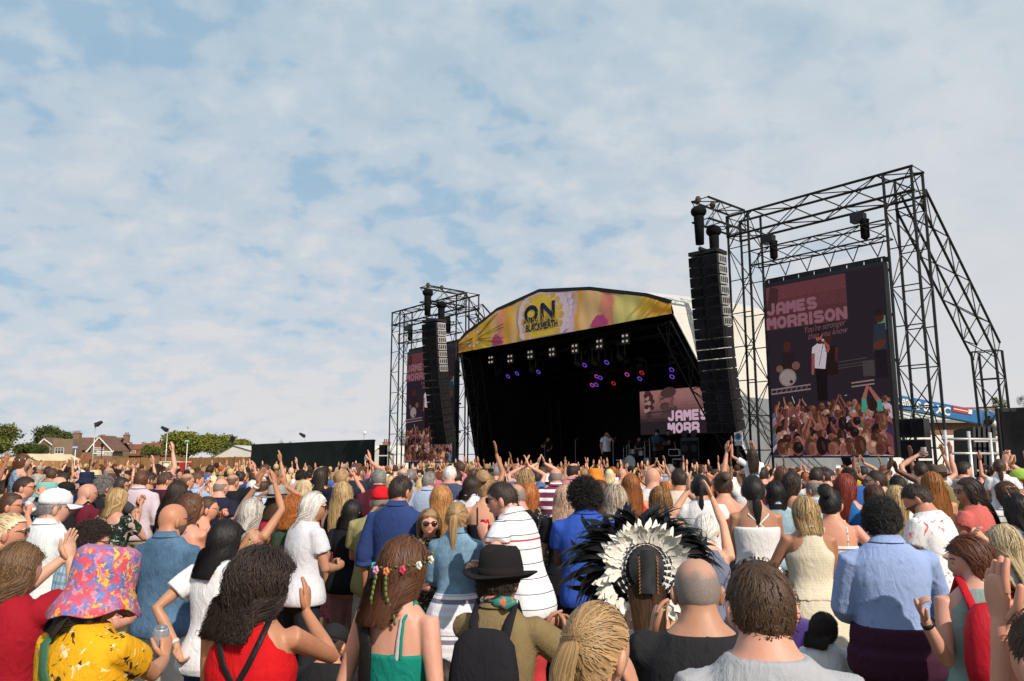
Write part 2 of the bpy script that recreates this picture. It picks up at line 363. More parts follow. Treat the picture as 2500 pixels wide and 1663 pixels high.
# trees: limbs plus many leaf clumps spread through the crown
def leaf_mat(name, c):
 m, nt, b = mat(name, 0.75, 0.2); c = np.array(c)
 g = N(nt, 'ShaderNodeNewGeometry'); v = coords(nt)
 k = mixc(nt, 0.5, g.outputs['Random Per Island'], noise(nt, v, 0.5, 3))
 nt.links.new(ramp(nt, k, [(0.2, tuple(c * 0.55)), (0.5, tuple(c)), (0.85, tuple(c * np.array([1.7, 1.5, 1.2])))]), b.inputs['Base Color'])
 return m
M['leaf_olive'] = leaf_mat('olive_leaves', (0.105, 0.122, 0.030)); M['leaf_dark'] = leaf_mat('dark_leaves', (0.062, 0.080, 0.024)); M['leaf_bright'] = leaf_mat('bright_leaves', (0.15, 0.165, 0.030))
M['bark'] = mottled('bark', (0.08, 0.06, 0.04), 0.4, 3, 0.9, 0.1, 0, 0.6, 8)
def tree(label, px, py_top, Y, w_px, m, seed, nleaf=1500, lump=7, py_bot=1118, group='trees beyond the fences'):
 rs = np.random.RandomState(seed); top = at(px, py_top, Y); W = w_px * Y / FPX / 2; zt = top[2]; zb = max(at(px, py_bot, Y)[2], zt * .22)
 t = thing('tree', label, 'tree', (top[0], Y, 0), group)
 k = MB(); r0 = zt * .03; k.cyl((top[0], Y, 0), (top[0] + .2, Y, zt * .55), r0, r0 * .5, 8)
 for i in range(7):
  a = rs.rand() * 6.28; k.cyl((top[0], Y, zt * (.2 + .05 * i)), (top[0] + math.cos(a) * W * .7, Y + math.sin(a) * W * .7, zt * (.5 + .06 * i)), r0 * .35, r0 * .1, 5)
 k.build('trunk', M['bark'], t, smooth=True)
 cz, hz = (zt + zb) / 2, (zt - zb) / 2
 C = []
 for i in range(lump):                                              # lumps of the crown
  a, e = rs.rand() * 6.28, rs.uniform(-.6, 1.0); q = math.sqrt(max(0, 1 - e * e * .8)); C.append((math.cos(a) * q * W * .62, math.sin(a) * q * W * .62, cz + e * hz * .62, rs.uniform(.32, .55)))
 C.append((0, 0, cz, .75))
 per = int(nleaf * 2.4) // len(C); P = []
 for (x, y, z, f) in C:
  d = rs.normal(size=(per, 3)); d /= np.linalg.norm(d, axis=1)[:, None]; rr = rs.uniform(.55, 1.0, per) ** .5 * (1 + .18 * rs.normal(size=per))
  P.append(np.array([top[0] + x, Y + y, z]) + d * rr[:, None] * np.array([W * f, W * f, hz * f]))
 P = np.vstack(P); P[:, 2] = np.maximum(P[:, 2], zb * .8); n = len(P); s = W * .052 * rs.uniform(.6, 1.5, n)
 A = rs.normal(size=(n, 3)); A /= np.linalg.norm(A, axis=1)[:, None]; B = np.cross(A, rs.normal(size=(n, 3))); B /= np.linalg.norm(B, axis=1)[:, None]; Cn = np.cross(A, B)
 V = np.stack([P - A * s[:, None], P + B * s[:, None] * .7 + Cn * s[:, None] * .25, P + A * s[:, None], P - B * s[:, None] * .7 + Cn * s[:, None] * .25], 1).reshape(-1, 3)
 V -= np.array([top[0], Y, 0])
 me = fast_mesh('crown', V, [np.arange(4 * n).reshape(-1, 4)], False, [M[m]]); o = bpy.data.objects.new('crown', me); COL.objects.link(o); o.parent = t
for a in (('tall olive green tree leaning in from the edge by the canvas canopy', -8, 1034, 120, 112, 'leaf_olive', 1, 3000, 9),
    ('rounded dark tree between the canopy and the brick house', 78, 1074, 120, 74, 'leaf_dark', 2, 2200, 8),
    ('broad dark tree standing behind the chimney of the brick house', 130, 1043, 215, 92, 'leaf_dark', 3, 2600, 9, 1100),
    ('small dark leafed tree low beside the canopy edge', 100, 1088, 110, 40, 'leaf_dark', 21, 1200, 6),
    ('bushy grey green tree in front of the orange red roof', 364, 1084, 150, 54, 'leaf_olive', 4, 1800, 7),
    ('low dark tree far off over the orange red roof', 388, 1075, 230, 34, 'leaf_dark', 5, 1000, 6, 1105),
    ('large yellow green tree rising behind the green arrow sign', 462, 1050, 130, 106, 'leaf_bright', 6, 3600, 11),
    ('sunlit spreading tree next to the largest yellow green tree', 528, 1055, 140, 92, 'leaf_bright', 7, 2800, 9),
    ('pale green tree sloping down to the white marquee roof', 592, 1072, 150, 84, 'leaf_bright', 8, 2400, 9),
    ('lower leafy tree in front of the sunlit spreading tree', 560, 1082, 125, 80, 'leaf_olive', 22, 1800, 8),
    ('small bush of green showing above the dark hoarding, nearer the marquee', 682, 1074, 190, 26, 'leaf_olive', 9, 500, 5),
    ('small bush of green showing above the dark hoarding, nearer the floodlight', 712, 1076, 190, 22, 'leaf_olive', 10, 500, 5),
    ('green tree seen through the outer legs of the far scaffold goal', 988, 1052, 150, 34, 'leaf_dark', 11, 900, 6),
    ('slender tree top above the black hoarding at the picture edge', 2492, 964, 60, 22, 'leaf_dark', 12, 500, 5, 1000),
    ('small leafy tree beside the back leg of the scaffold goal', 2436, 968, 70, 40, 'leaf_olive', 13, 700, 6, 1010),
    ('low pale green tree line glimpsed beyond the big screen edge', 2196, 1003, 160, 30, 'leaf_bright', 14, 600, 5, 1020)):
 tree(*a)

def wood_mat():
 m, nt, b = mat('fence_boards', 0.85, 0.12); tc = N(nt, 'ShaderNodeTexCoord'); v = coords(nt, (7.0, 7.0, 0.5)); oi = N(nt, 'ShaderNodeObjectInfo')
 c = ramp(nt, noise(nt, v, 1.6, 5, 0.6), [(0.3, (0.20, 0.105, 0.045)), (0.7, (0.36, 0.21, 0.10))])
 nt.links.new(mixc(nt, 1.0, c, oi.outputs['Color'], 'MULTIPLY'), b.inputs['Base Color']); return m
M['fence'] = wood_mat()
def fence_panel(label, px0, px1, top0, top1, Y, tone):
 p, q = at(px0, top0, Y), at(px1, top1, Y); t = thing('fence_panel', label, 'fence', ((p[0] + q[0]) / 2, Y, 0), 'wooden hoarding panels across the heath'); mb = MB(); n = max(3, int((q[0] - p[0]) / .15)); rs = random.Random(int(px0))
 for k in range(n):
  f = (k + .5) / n; z = p[2] * (1 - f) + q[2] * f + rs.uniform(-.02, .02); x = p[0] + (q[0] - p[0]) * f
  mb.box((x, Y + (k % 2) * .02, z / 2), ((q[0] - p[0]) / n * 1.06, .02, z))
 o = mb.build('board_panel', M['fence'], t); o.color = (tone, tone * .97, tone * .93, 1)
 po = MB(); po.box((p[0], Y + .06, p[2] / 2 + .03), (.1, .1, p[2] + .06)); o = po.build('post', M['fence'], t); o.color = (.6, .6, .6, 1)
 rl = MB()
 for z in (.5, 1.5): rl.box(((p[0] + q[0]) / 2, Y + .09, z), (q[0] - p[0], .05, .09))
 o = rl.build('rail', M['fence'], t); o.color = (.7, .7, .7, 1)
fx = [-40, 5, 54, 100, 166, 224, 256, 287, 345, 405, 447, 490, 532, 573, 616]
fl = ['pale fence panel at the foot of the canvas canopy', 'pale fence panel behind the girl riding on shoulders', 'pale new board panel left of the dark house window', 'pale new boards under the bay window of the house', 'darker weathered boards before the house drainpipe', 'pale boards beside the floodlight mast foot',
   'low grey boards in the fence opening', 'warm brown panel under the house balcony', 'long brown panel under the bushy grey green tree', 'brown boards behind the small green cabin', 'brown boards below the green arrow sign', 'dark boards under the largest tree', 'dark boards left of the marquee', 'dark boards in front of the white marquee']
for i in range(14):
 fence_panel(fl[i], fx[i], fx[i + 1], [1126, 1126, 1125, 1125, 1123, 1121, 1123, 1118, 1118, 1119, 1118, 1117, 1117, 1116][i], [1126, 1126, 1125, 1125, 1123, 1121, 1123, 1118, 1119, 1118, 1117, 1117, 1116, 1116][i], 62, [1.35, 1.35, 1.3, 1.25, .8, 1.15, .9, .85, .85, .75, .7, .7, .65, .65][i])
# beige canopy at the far left, white marquee, green cabin, distribution tent
def marquee(label, px0, px1, pxa, pya, pye, Y, m, depth=8):
 a, b_, ap = at(px0, pye, Y), at(px1, pye, Y), at(pxa, pya, Y); t = thing('marquee', label, 'tent', ((a[0] + b_[0]) / 2, Y, 0)); k = MB()
 for y0 in (0,):
  P = np.zeros((9, 13, 3))
  for i in range(9):
   for j in range(13):
    u = j / 12; x = a[0] + (b_[0] - a[0]) * u; ua = (ap[0] - a[0]) / (b_[0] - a[0]); f = u / ua if u < ua else (1 - u) / (1 - ua); f = max(0, min(1, f)) ** 1.15
    P[i, j] = (x, Y + i, a[2] + (ap[2] - a[2]) * f * (1 if i else .97))
  P2 = P.copy(); P2[..., 2] -= .04; k.grid(P); k.grid(P2[:, ::-1])
 k.build('canopy', M[m], t, smooth=True)
 w = MB(); w.box(((a[0] + b_[0]) / 2, Y + .2, a[2] / 2), (b_[0] - a[0], .05, a[2])); w.prism([(a[0], Y + .15, a[2]), (b_[0], Y + .15, a[2]), (ap[0], Y + .15, ap[2] - .1)], (0, .05, 0)); w.build('side_wall', M[m], t)
 p = MB()
 for x in (a[0], b_[0]): p.cyl((x, Y, 0), (x, Y, a[2]), .06)
 p.build('pole', M['galv'], t)
marquee('beige canvas canopy behind the fence beside the tall olive tree', -60, 96, 56, 1106, 1126, 75, 'canvas')
marquee('white peaked marquee between the trees and the dark hoarding', 512, 680, 570, 1086, 1117, 80, 'white_tarp')
marquee('low white tent roof behind the small speaker stack', 905, 962, 925, 1092, 1108, 90, 'white_tarp')
def cabin():
 a, b_ = at(391, 1129, 58), at(438, 1129, 58); t = thing('site_cabin', 'dark green flat cabin with small white lettering before the fence', 'cabin', ((a[0] + b_[0]) / 2, 58, 0))
 k = MB(); k.box(((a[0] + b_[0]) / 2, 59, a[2] / 2), (b_[0] - a[0], 2, a[2])); k.build('body', mottled('cabin_green', (.012, .05, .02), .2, 1), t)
 k = MB(); k.box(((a[0] + b_[0]) / 2, 59, a[2] + .04), (b_[0] - a[0] + .1, 2.1, .08)); k.build('roof', M['canvas'], t)
 k = MB(); k.box((b_[0] + .06, 58.9, a[2] / 2), (.1, 2, a[2])); k.build('end_panel', M['red_paint'], t)
 k = MB(); c = at(400, 1136, 57.96); k.box(c, (.8, .03, .3)); k.build('notice', M['white_paint'], t)
# text: flat lettering standing on a surface (right = reading direction, up)
def text_obj(s, p, size, m, parent=None, right=(1, 0, 0), up=(0, 0, 1), width=None, extrude=0.002, offset=0.0, align='LEFT', shear=0.0, name='lettering', spacing=1.0):
 c = bpy.data.curves.new(name, 'FONT'); c.body = s; c.size = size; c.extrude = extrude; c.offset = offset; c.align_x = align; c.shear = shear; c.space_character = spacing; c.space_line = .8
 c.materials.append(m); c.resolution_u = 4
 tmp = bpy.data.objects.new(name, c); COL.objects.link(tmp); dg = bpy.context.evaluated_depsgraph_get()
 me = bpy.data.meshes.new_from_object(tmp.evaluated_get(dg)); bpy.data.objects.remove(tmp); bpy.data.curves.remove(c); me.name = name
 xs_ = [v.co.x for v in me.vertices]; wid = max(xs_) - min(xs_)
 o = bpy.data.objects.new(name, me); COL.objects.link(o)
 r = Vector(right).normalized(); u = Vector(up).normalized(); n = r.cross(u); sx = 1.0
 if width: sx = width / max(wid, 1e-6)
 mw = Matrix(((r.x * sx, u.x, n.x, p[0]), (r.y * sx, u.y, n.y, p[1]), (r.z * sx, u.z, n.z, p[2]), (0, 0, 0, 1)))
 if parent is not None:
  o.parent = parent; pl = parent.matrix_basis if parent.parent is None else parent.matrix_basis
  o.matrix_basis = pl.inverted() @ mw
 else: o.matrix_basis = mw
 return o
cabin()
def flood(label, px, py, Y, side, bulb=False):
 p = at(px, py, Y); t = thing('floodlight_mast', label, 'floodlight', (p[0], Y, 0), 'lights on masts'); k = MB(); k.cyl((p[0], Y, 0), p, .045, .035, 8); k.build('mast', M['galv'], t, smooth=True)
 if bulb: l = MB(); l.sphere(p + [.05, 0, .1], (.11, .11, .15)); l.build('lamp_globe', M['white_plastic'], t, smooth=True); return
 l = MB(); a = np.array([side * .86, 0, .5]); a /= np.linalg.norm(a); u = np.array([-a[2] * side, 0, a[0] * side]) if side > 0 else np.array([a[2], 0, -a[0]]);
 l.box(p + a * .30 + [0, 0, .05], (.30, .40, .52), (u, np.array([0, 1, 0]), a), .55); l.box(p + a * .06, (.18, .2, .16), (a, np.array([0, 1, 0]), u))
 l.build('lamp_head', M['black_plastic'], t)
flood('tall floodlight mast with dark wedge head by the brick house gable', 233, 1040, 60, 1)
flood('floodlight mast with dark head turned to the houses, beside the largest tree', 409, 1053, 60, -1)
flood('small floodlight showing above the dark hoarding', 744, 1067, 70, -1)
flood('white globe lamp showing above the end of the hoarding', 889, 1060, 60, 1, True)
def sign_post(label, px, py, Y, w, h, m, txt):
 p = at(px, py, Y); t = thing('sign_post', label, 'sign', (p[0], Y, 0)); k = MB(); k.cyl((p[0], Y, 0), (p[0], Y, p[2]), .028); k.build('pole', M['white_paint'], t, smooth=True)
 k = MB(); k.box((p[0], Y - .08, p[2]), (w, .05, h)); k.build('sign_board', m, t)
 k = MB(); k.box((p[0], Y - .11, p[2]), (w * .8, .02, h * .3)); k.build('white_strip', M['white_paint'], t)
sign_post('small green sign on a white pole above the fence', 458, 1077, 58, .36, .16, M['sign_green'], 'EXIT')
sign_post('small blue and white sign on a pole before the brick house', 185, 1092, 60, .46, .20, mottled('sign_violet', (.16, .18, .55), .05), 'WATER')
def street_lamp(label, px, py, Y):
 p = at(px, py, Y); t = thing('street_lamp', label, 'street lamp', (p[0], Y, 0), 'lantern street lamps'); k = MB(); k.cyl((p[0], Y, 0), (p[0], Y, p[2] - .9), .09, .06); k.bar((p[0] - .5, Y, p[2] - 1.3), (p[0] + .5, Y, p[2] - 1.3), .06); k.build('post', M['black_steel'], t)
 k = MB(); k.lathe([(.16, -.9), (.34, -.2), (.38, -.15), (.05, .15), (.03, .3)], (p[0], Y, p[2]), n=6); k.build('lantern', M['black_steel'], t)
street_lamp('old black lantern post in front of the house gable', 250, 1083, 150)
street_lamp('dark lantern post against the yellow green trees', 568, 1066, 110)

# dark green hoarding: every panel a thing
def hoarding():
 pts = [(614, 1085, 50), (659, 1083, 48.5), (712, 1081, 47), (768, 1078, 45.5), (826, 1076, 44), (880, 1074, 42.6), (912, 1073, 41.8)]
 names = ['dark green hoarding panel next to the white marquee', 'dark green hoarding panel second from the marquee', 'dark hoarding panel under the pair of small bushes', 'dark hoarding panel behind the woman on shoulders', 'dark hoarding panel behind the raised phone', 'narrow end panel of the dark hoarding with a white notice']
 for i in range(6):
  a, b_ = at(*pts[i]), at(*pts[i + 1]); t = thing('hoarding_panel', names[i], 'hoarding', ((a[0] + b_[0]) / 2, (a[1] + b_[1]) / 2, 0), 'dark green hoarding panels'); k = MB()
  d = np.array([b_[0] - a[0], b_[1] - a[1], 0]); d /= np.linalg.norm(d); n = np.array([-d[1], d[0], 0]); P = np.zeros((9, 13, 3)); rs = np.random.RandomState(i)
  for u in range(9):
   for v in range(13):
    f, g = v / 12, u / 8; q = a * (1 - f) + b_ * f; P[u, v] = (q[0], q[1], q[2] * g); P[u, v] += n * (.05 * math.sin(f * math.pi) * math.sin(g * math.pi) + .015 * rs.normal())
  k.grid(P); k.grid(P[:, ::-1] + n * .03); o = k.build('scrim', M['green_scrim'], t, smooth=True)
  f = MB(); f.bar(a * [1, 1, 0] + n * .12, a + n * .12, .1); f.bar(b_ * [1, 1, 0] + n * .12 - d * .12, b_ + n * .12 - d * .12, .1); f.bar(a + n * .1 - [0, 0, .06], b_ + n * .1 - [0, 0, .06], .08); f.build('frame', M['black_steel'], t)
  if i == 5:
   q = at(897, 1120, 42.2) - n * .1; s = MB(); s.box(q, (.24, .02, .24), (d, n, np.array([0, 0, 1]))); s.build('notice', M['white_paint'], t)
hoarding()
# ------------------------------------------------------------------ the stage
Z3 = np.array([0, 0, 1.0]); NF = -SWV                     # NF: towards the audience
FRONT = [plane_hit(*p) for p in ((1123, 862), (1119, 842), (1141, 816), (1185, 785), (1217, 759), (1320, 713), (1443, 708), (1581, 724), (1638, 740), (1645, 766))]
FLARE, RAKE, DEPTH = 0.278, 0.423, 9.0
DECK = 1.45
def edge_pt(side, z):                                     # the raking front edge of a side wall
 t0, z0 = FRONT[0] if side < 0 else FRONT[-1]; dz = max(0.0, z0 - z)
 return t0 + side * FLARE * dz, RAKE * dz
GLYPH = {'J': [[(.74, 1), (.74, .3), (.62, .15), (.34, .15), (.2, .28), (.2, .36)]], 'A': [[(.16, 0), (.16, .72), (.3, .86), (.7, .86), (.84, .72), (.84, 0)], [(.16, .38), (.84, .38)]], 'M': [[(.13, 0), (.13, .86), (.24, .86), (.5, .4), (.76, .86), (.87, .86), (.87, 0)]],
   'E': [[(.88, .86), (.16, .86), (.16, .14), (.88, .14)], [(.16, .5), (.8, .5)]], 'S': [[(.86, .72), (.76, .86), (.24, .86), (.15, .74), (.15, .62), (.25, .53), (.75, .47), (.85, .38), (.85, .26), (.76, .14), (.24, .14), (.13, .28)]], 'R': [[(.16, 0), (.16, .86), (.72, .86), (.84, .76), (.84, .56), (.72, .44), (.16, .44)], [(.62, .44), (.84, .24), (.84, 0)]],
   'O': [[(.5 + .36 * math.cos(a * math.pi / 10), .5 + .37 * math.sin(a * math.pi / 10)) for a in range(21)]], 'I': [[(.5, 0), (.5, 1)]], 'N': [[(.14, 0), (.14, .86), (.2, .86), (.8, .14), (.86, .14), (.86, 1)]]}
def glyphs(txt, w, width, h, m, parent, sw=.26, gap=.07):
 """heavy block letters: thick strokes laid flat on a surface; w(x, y) places a point"""
 ws = [.42 if c == 'I' else 1.0 for c in txt]; u = width / (sum(ws) + gap * (len(txt) - 1)); x0 = 0.0; k = MB(); q = sw * h / 2
 for c, cw in zip(txt, ws):
  for st in GLYPH[c]:
   P = [((x0 + (.5 + (x - .5)) * u * cw) if c != 'I' else x0 + .5 * u * cw, y * h) for x, y in st]
   for (xa, ya), (xb, yb) in zip(P, P[1:]):
    L = math.hypot(xb - xa, yb - ya); dx, dy = (xb - xa) / L, (yb - ya) / L; nx, ny = -dy * q, dx * q; e = 0.0
    k.add([w(xa + nx, ya + ny), w(xb + nx, yb + ny), w(xb - nx, yb - ny), w(xa - nx, ya - ny)], [(3, 2, 1, 0)])
   for (xa, ya) in P[1:-1]: k.add([w(xa + q * math.cos(a * .7854 + .39), ya + q * math.sin(a * .7854 + .39)) + NF * .0004 for a in range(8)], [tuple(range(8))])
  x0 += u * (cw + gap)
 return k.build('lettering', m, parent)
def make_stage():
 st = thing('stage', 'black festival stage under an arched white roof with open dark front', 'stage', S(ST_W / 2, 4, 0))
 def arch(off, b, rise=0.0):
  c = np.array([ST_W / 2, 5.0]); return [S(c[0] + (t - c[0]) * (1 - off), b, c[1] + (z - c[1]) * (1 - off) + rise) for t, z in FRONT]
 P = []
 for b in np.linspace(0, DEPTH, 8):
  P.append(arch(0.0, b + .02, .55 * math.sin(b / DEPTH * 2.2)))
 k = MB(); k.grid(P); k.build('roof', M['white_tarp'], st)
 Q = [arch(0.02, b + .10, .5 * math.sin(b / DEPTH * 2.2) - .05) for b in np.linspace(0, DEPTH - .1, 8)]
 k = MB(); k.grid(Q); k.build('roof_lining', M['black_cloth'], st)
 for side in (1, -1):
  for part, z0, z1, m in (('side_tarp', 4.3, None, 'white_tarp'), ('side_curtain', 0.05, 4.3, 'grey_tarp')):
   G = []; Gi = []
   zt = FRONT[0][1] if side < 0 else FRONT[-1][1]; zz = np.linspace(z0, zt if z1 is None else z1, 8)
   for z in zz:
    t, b = edge_pt(side, z); row = []; ri = []
    for f in np.linspace(0, 1, 9):
     tt = t; bb = b * (1 - f) + DEPTH * f
     rz = .58 * math.sin(bb / DEPTH * 2.2) * (z >= zt - .01); row.append(S(tt + .02 * math.sin(f * 17 + z * 3), bb, z + rz)); ri.append(S(tt - side * .14, bb + .02, z + rz))
    G.append(row); Gi.append(ri)
   k = MB(); k.grid(G if side < 0 else [r[::-1] for r in G]); k.build(part, M[m], st, smooth=True)
   k = MB(); k.grid(Gi); k.build('side_lining', M['black_cloth'], st)
 b_ = MB(); A = arch(-.01, DEPTH - .12, .55 * math.sin(2.2) + .02); b_.prism([S(-2.4, DEPTH - .12, 0)] + A + [S(ST_W + 2.4, DEPTH - .12, 0)], SWV * .1); b_.build('back_wall', M['black_cloth'], st)
 d = MB(); t0, b0 = edge_pt(-1, DECK); t1, b1 = edge_pt(1, DECK)
 d.prism([S(t0 + .2, b0, DECK - .15), S(t1 - .2, b0, DECK - .15), S(t1 - .2, DEPTH - .3, DECK - .15), S(t0 + .2, DEPTH - .3, DECK - .15)], Z3 * .15); d.build('deck', M['black_plastic'], st)
 d = MB(); d.prism([S(t0 - .2, b0 - .05, 0), S(t1 + .2, b0 - .05, 0), S(t1 + .2, b0 - .05, DECK - .16), S(t0 - .2, b0 - .05, DECK - .16)], -SWV * .05); d.build('skirt', M['black_cloth'], st)
 # frames: front arch rim, raking legs, lighting trusses
 k = MB()
 for (a, b) in zip(FRONT[1:-2], FRONT[2:-1]): k.bar(S(a[0], -.03, a[1] + .04), S(b[0], -.03, b[1] + .04), .16, .14, SWV)
 k.build('front_rim', M['black_steel'], st)
 for side in (-1, 1):
  k = MB(); zt = FRONT[0][1] if side < 0 else FRONT[-1][1]; p = edge_pt(side, zt); q = edge_pt(side, 0.1)
  k.truss(S(p[0] - side * .5, p[1] + .3, zt - .2), S(q[0] - side * .5, q[1] + .3, .1), .6, .9, .03, SWV); k.build('raking_leg', M['black_steel'], st)
  k = MB(); k.cyl(S(p[0], p[1], zt), S(q[0], q[1], .05), .035); k.build('edge_tube', M['white_paint'] if side > 0 else M['black_steel'], st)
 for b, z0, z1, x0, x1 in ((1.6, 7.0, 7.0, 1.1, ST_W - .6), (5.2, 6.4, 6.4, 1.0, ST_W - .8)):
  k = MB(); k.truss(S(x0, b, z0), S(x1, b, z1), .42, .62, .025); k.build('lighting_truss', M['black_steel'], st)
 # the printed fascia
 bn = thing('stage_banner', 'arched yellow and pink printed banner across the stage roof front', 'banner', S(ST_W / 2, -.08, 7.3))
 zb = lambda t: FRONT[0][1] + (FRONT[-1][1] - FRONT[0][1]) * (t - FRONT[0][0]) / (FRONT[-1][0] - FRONT[0][0])
 xs = [p[0] for p in FRONT[1:-1]]; ys = [p[1] for p in FRONT[1:-1]]
 ztop = lambda t: float(np.interp(t, xs, ys)) - .03
 rs = np.random.RandomState(3); n, mrows = 90, 9; G = []
 ts = np.linspace(FRONT[0][0] + .02, FRONT[-1][0] - .02, n)
 for r in range(mrows + 1):
  f = r / mrows; G.append([S(t, -.10 + .008 * math.sin(t * 9 + f * 3) * (1 - f * .5) + .012 * math.sin(t * 2.1 + f * 6), zb(t) * (1 - f) + ztop(t) * f) for t in ts])
 m, nt, bs = mat('printed_banner', 0.6, 0.2); L = nt.links.new
 tc = N(nt, 'ShaderNodeTexCoord'); mp = N(nt, 'ShaderNodeMapping'); mp.inputs['Rotation'].default_value = (0, 0, -math.atan2(SU[1], SU[0])); L(tc.outputs['Object'], mp.inputs[0])
 sp = N(nt, 'ShaderNodeSeparateXYZ'); L(mp.outputs[0], sp.inputs[0])
 nz = noise(nt, mp.outputs[0], 0.9, 5, 0.6); nz2 = noise(nt, mp.outputs[0], 3.0, 6, 0.6)
 u = mth(nt, 'ADD', mth(nt, 'DIVIDE', sp.outputs[0], ST_W), mth(nt, 'ADD', mth(nt, 'MULTIPLY', nz, .10), mth(nt, 'MULTIPLY', nz2, .03)))
 u = mth(nt, 'SUBTRACT', u, float(ST_O @ SU) / ST_W + 0.065)
 Yl, Or, Pk, Pe, Li, Pa, Mg = (.84, .50, .03), (.82, .38, .02), (.80, .25, .17), (.88, .52, .22), (.78, .56, .66), (.82, .68, .20), (.62, .06, .26)
 c = ramp(nt, u, [(0.0, Or), (.17, Yl), (.215, Pe), (.25, Pk), (.29, Or), (.335, Pe), (.36, Or), (.39, Li), (.60, Li), (.625, Or), (.66, Pe), (.71, Pe), (.735, Pk), (.775, Pk), (.79, Pa), (.86, Pa), (.90, Yl), (.96, Or)])
 c = mixc(nt, ramp(nt, nz2, [(.4, 0.0), (.75, .35)]), c, (.75, .5, .3))
 L(c, bs.inputs['Base Color'])
 tr = N(nt, 'ShaderNodeBsdfTranslucent'); L(c, tr.inputs[0]); mx = N(nt, 'ShaderNodeMixShader', i_0=0.04); L(bs.outputs[0], mx.inputs[1]); L(tr.outputs[0], mx.inputs[2])
 L(mx.outputs[0], nt.nodes['Material Output'].inputs[0])
 k = MB(); k.grid(G); k.build('printed_cloth', m, bn, smooth=True)
 def on(t, z, lay): return S(t, -.124 - lay * .0008, z)
 tc_, zc_ = plane_hit(1328, 778);
 def blob(cx, cz, rx, rz, m_, name, lay, n=28, wob=.06, seed=0):
  r_ = np.random.RandomState(seed); w = [1 + wob * r_.normal() for _ in range(n)]; pts = []
  for i in range(n):
   a = 2 * math.pi * i / n; t = cx + rx * w[i] * math.cos(a); z = cz + rz * w[i] * math.sin(a); t = min(max(t, FRONT[0][0] + .1), FRONT[-1][0] - .1); z = min(max(z, zb(t) + .03), ztop(t) - .06); pts.append((t, z))
  return [on(t, z, lay) for t, z in pts]
 pm = mottled('print_yellow', (.84, .56, .05), .15, 1.2, .6); pl = mottled('print_lilac', (.80, .60, .70), .10, 2, .6); pg = mottled('print_magenta', (.50, .06, .20), .2, 2, .6); po = mottled('print_orange', (.84, .45, .08), .25, 1.6, .6)
 k = MB(); k.add(blob(tc_ + .05, zc_, 1.62, 1.5, None, '', -2, 28, .04, 7), [tuple(range(28))]); k.build('pale_disc', pl, bn)
 k = MB(); k.add(blob(tc_, zc_, 1.05, 1.05, None, '', 0, seed=1), [tuple(range(28))])
 k.build('medallion', pm, bn)
 k = MB()
 for i in range(20):
  a = 2 * math.pi * i / 20; p = blob(tc_ + 1.17 * math.cos(a), zc_ + 1.15 * math.sin(a), .17, .15, None, '', 1 + i * .2, 12, .05, i); k.add(p, [tuple(range(12))])
 k.build('petal_print', po, bn)
 k = MB()
 for px, py, rx, rz, sd_ in ((1216, 838, .28, .42, 4), (1468, 800, .45, .5, 5), (1225, 842, .2, .3, 6)):
  t, z = plane_hit(px, py); k = MB(); k.add(blob(t, z, rx, rz, None, '', 6 + sd_ * .2, seed=sd_), [tuple(range(28))]); k.build('spot_print', pg, bn)
 k = MB()
 for i in range(7):
  t, z = plane_hit(1396 + 4 * math.sin(i), 722 + i * 15); k = MB(); k.add(blob(t, z, .14, .13, None, '', 2 + i * .1, 14, .08, i), [tuple(range(14))]); k.build('dab_print', pl, bn)
 for i in range(9):
  a = i / 9 * 6.28; t, z = plane_hit(1160, 826); k = MB(); k.add(blob(t + .45 * math.cos(a), z + .4 * math.sin(a), .09, .06, None, '', 2 + i * .1, 10, .1, i), [tuple(range(10))]); k.build('dab_print', pl, bn)
 k = MB(); t0_, z0_ = plane_hit(1166, 828)
 for a in (.85, .7, .3, .2, -.12, -.25, 2.5, 2.9, 3.6, -.5): k.bar(on(t0_ + .2 * math.cos(a), z0_ + .15 * math.sin(a), 9), on(min(t0_ + 2.1 * math.cos(a), t0_ + 2.3), max(z0_ + 1.5 * math.sin(a), zb(t0_) + .1) if a < 0 else min(z0_ + 1.5 * math.sin(a), ztop(t0_ + 2.1 * math.cos(a)) - .1), 9), .022, .006, SWV)
 k.build('line_print', mottled('print_line', (.16, .08, .02), .1), bn)
 ink = mottled('navy_ink', (.018, .016, .075), .15, 3, .6)
 t0, z0 = plane_hit(1284, 791); t1, z1 = plane_hit(1362, 775); hgt = plane_hit(1361, 732)[1] - plane_hit(1363, 774)[1]
 glyphs('ON', lambda x, y: on(t0 + x, z0 + y, 14), t1 - t0, hgt, ink, bn, .27)
 tb0, zb0 = plane_hit(1289, 812); tb1, _ = plane_hit(1366, 798)
 text_obj('BLACKHEATH', on(tb0, zb0, 14), .42, ink, bn, SU, Z3, width=(tb1 - tb0), offset=.012)
 k = MB(); r_ = random.Random(5)                       # grass blades cut out of the letters
 for i in range(34):
  t = t0 + (t1 - t0) * r_.random(); zz = z0 - .06; h = r_.uniform(.06, .38); dx = r_.uniform(-.12, .12); w = r_.uniform(.008, .02)
  k.add([on(t - w, zz, 18 + i * .02), on(t + w, zz, 18 + i * .02), on(t + dx + w * .2, zz + h, 18 + i * .02), on(t + dx * 1.3, zz + h * 1.15, 18 + i * .02)], [(0, 1, 2, 3)])
 k.build('grass_print', pm, bn)
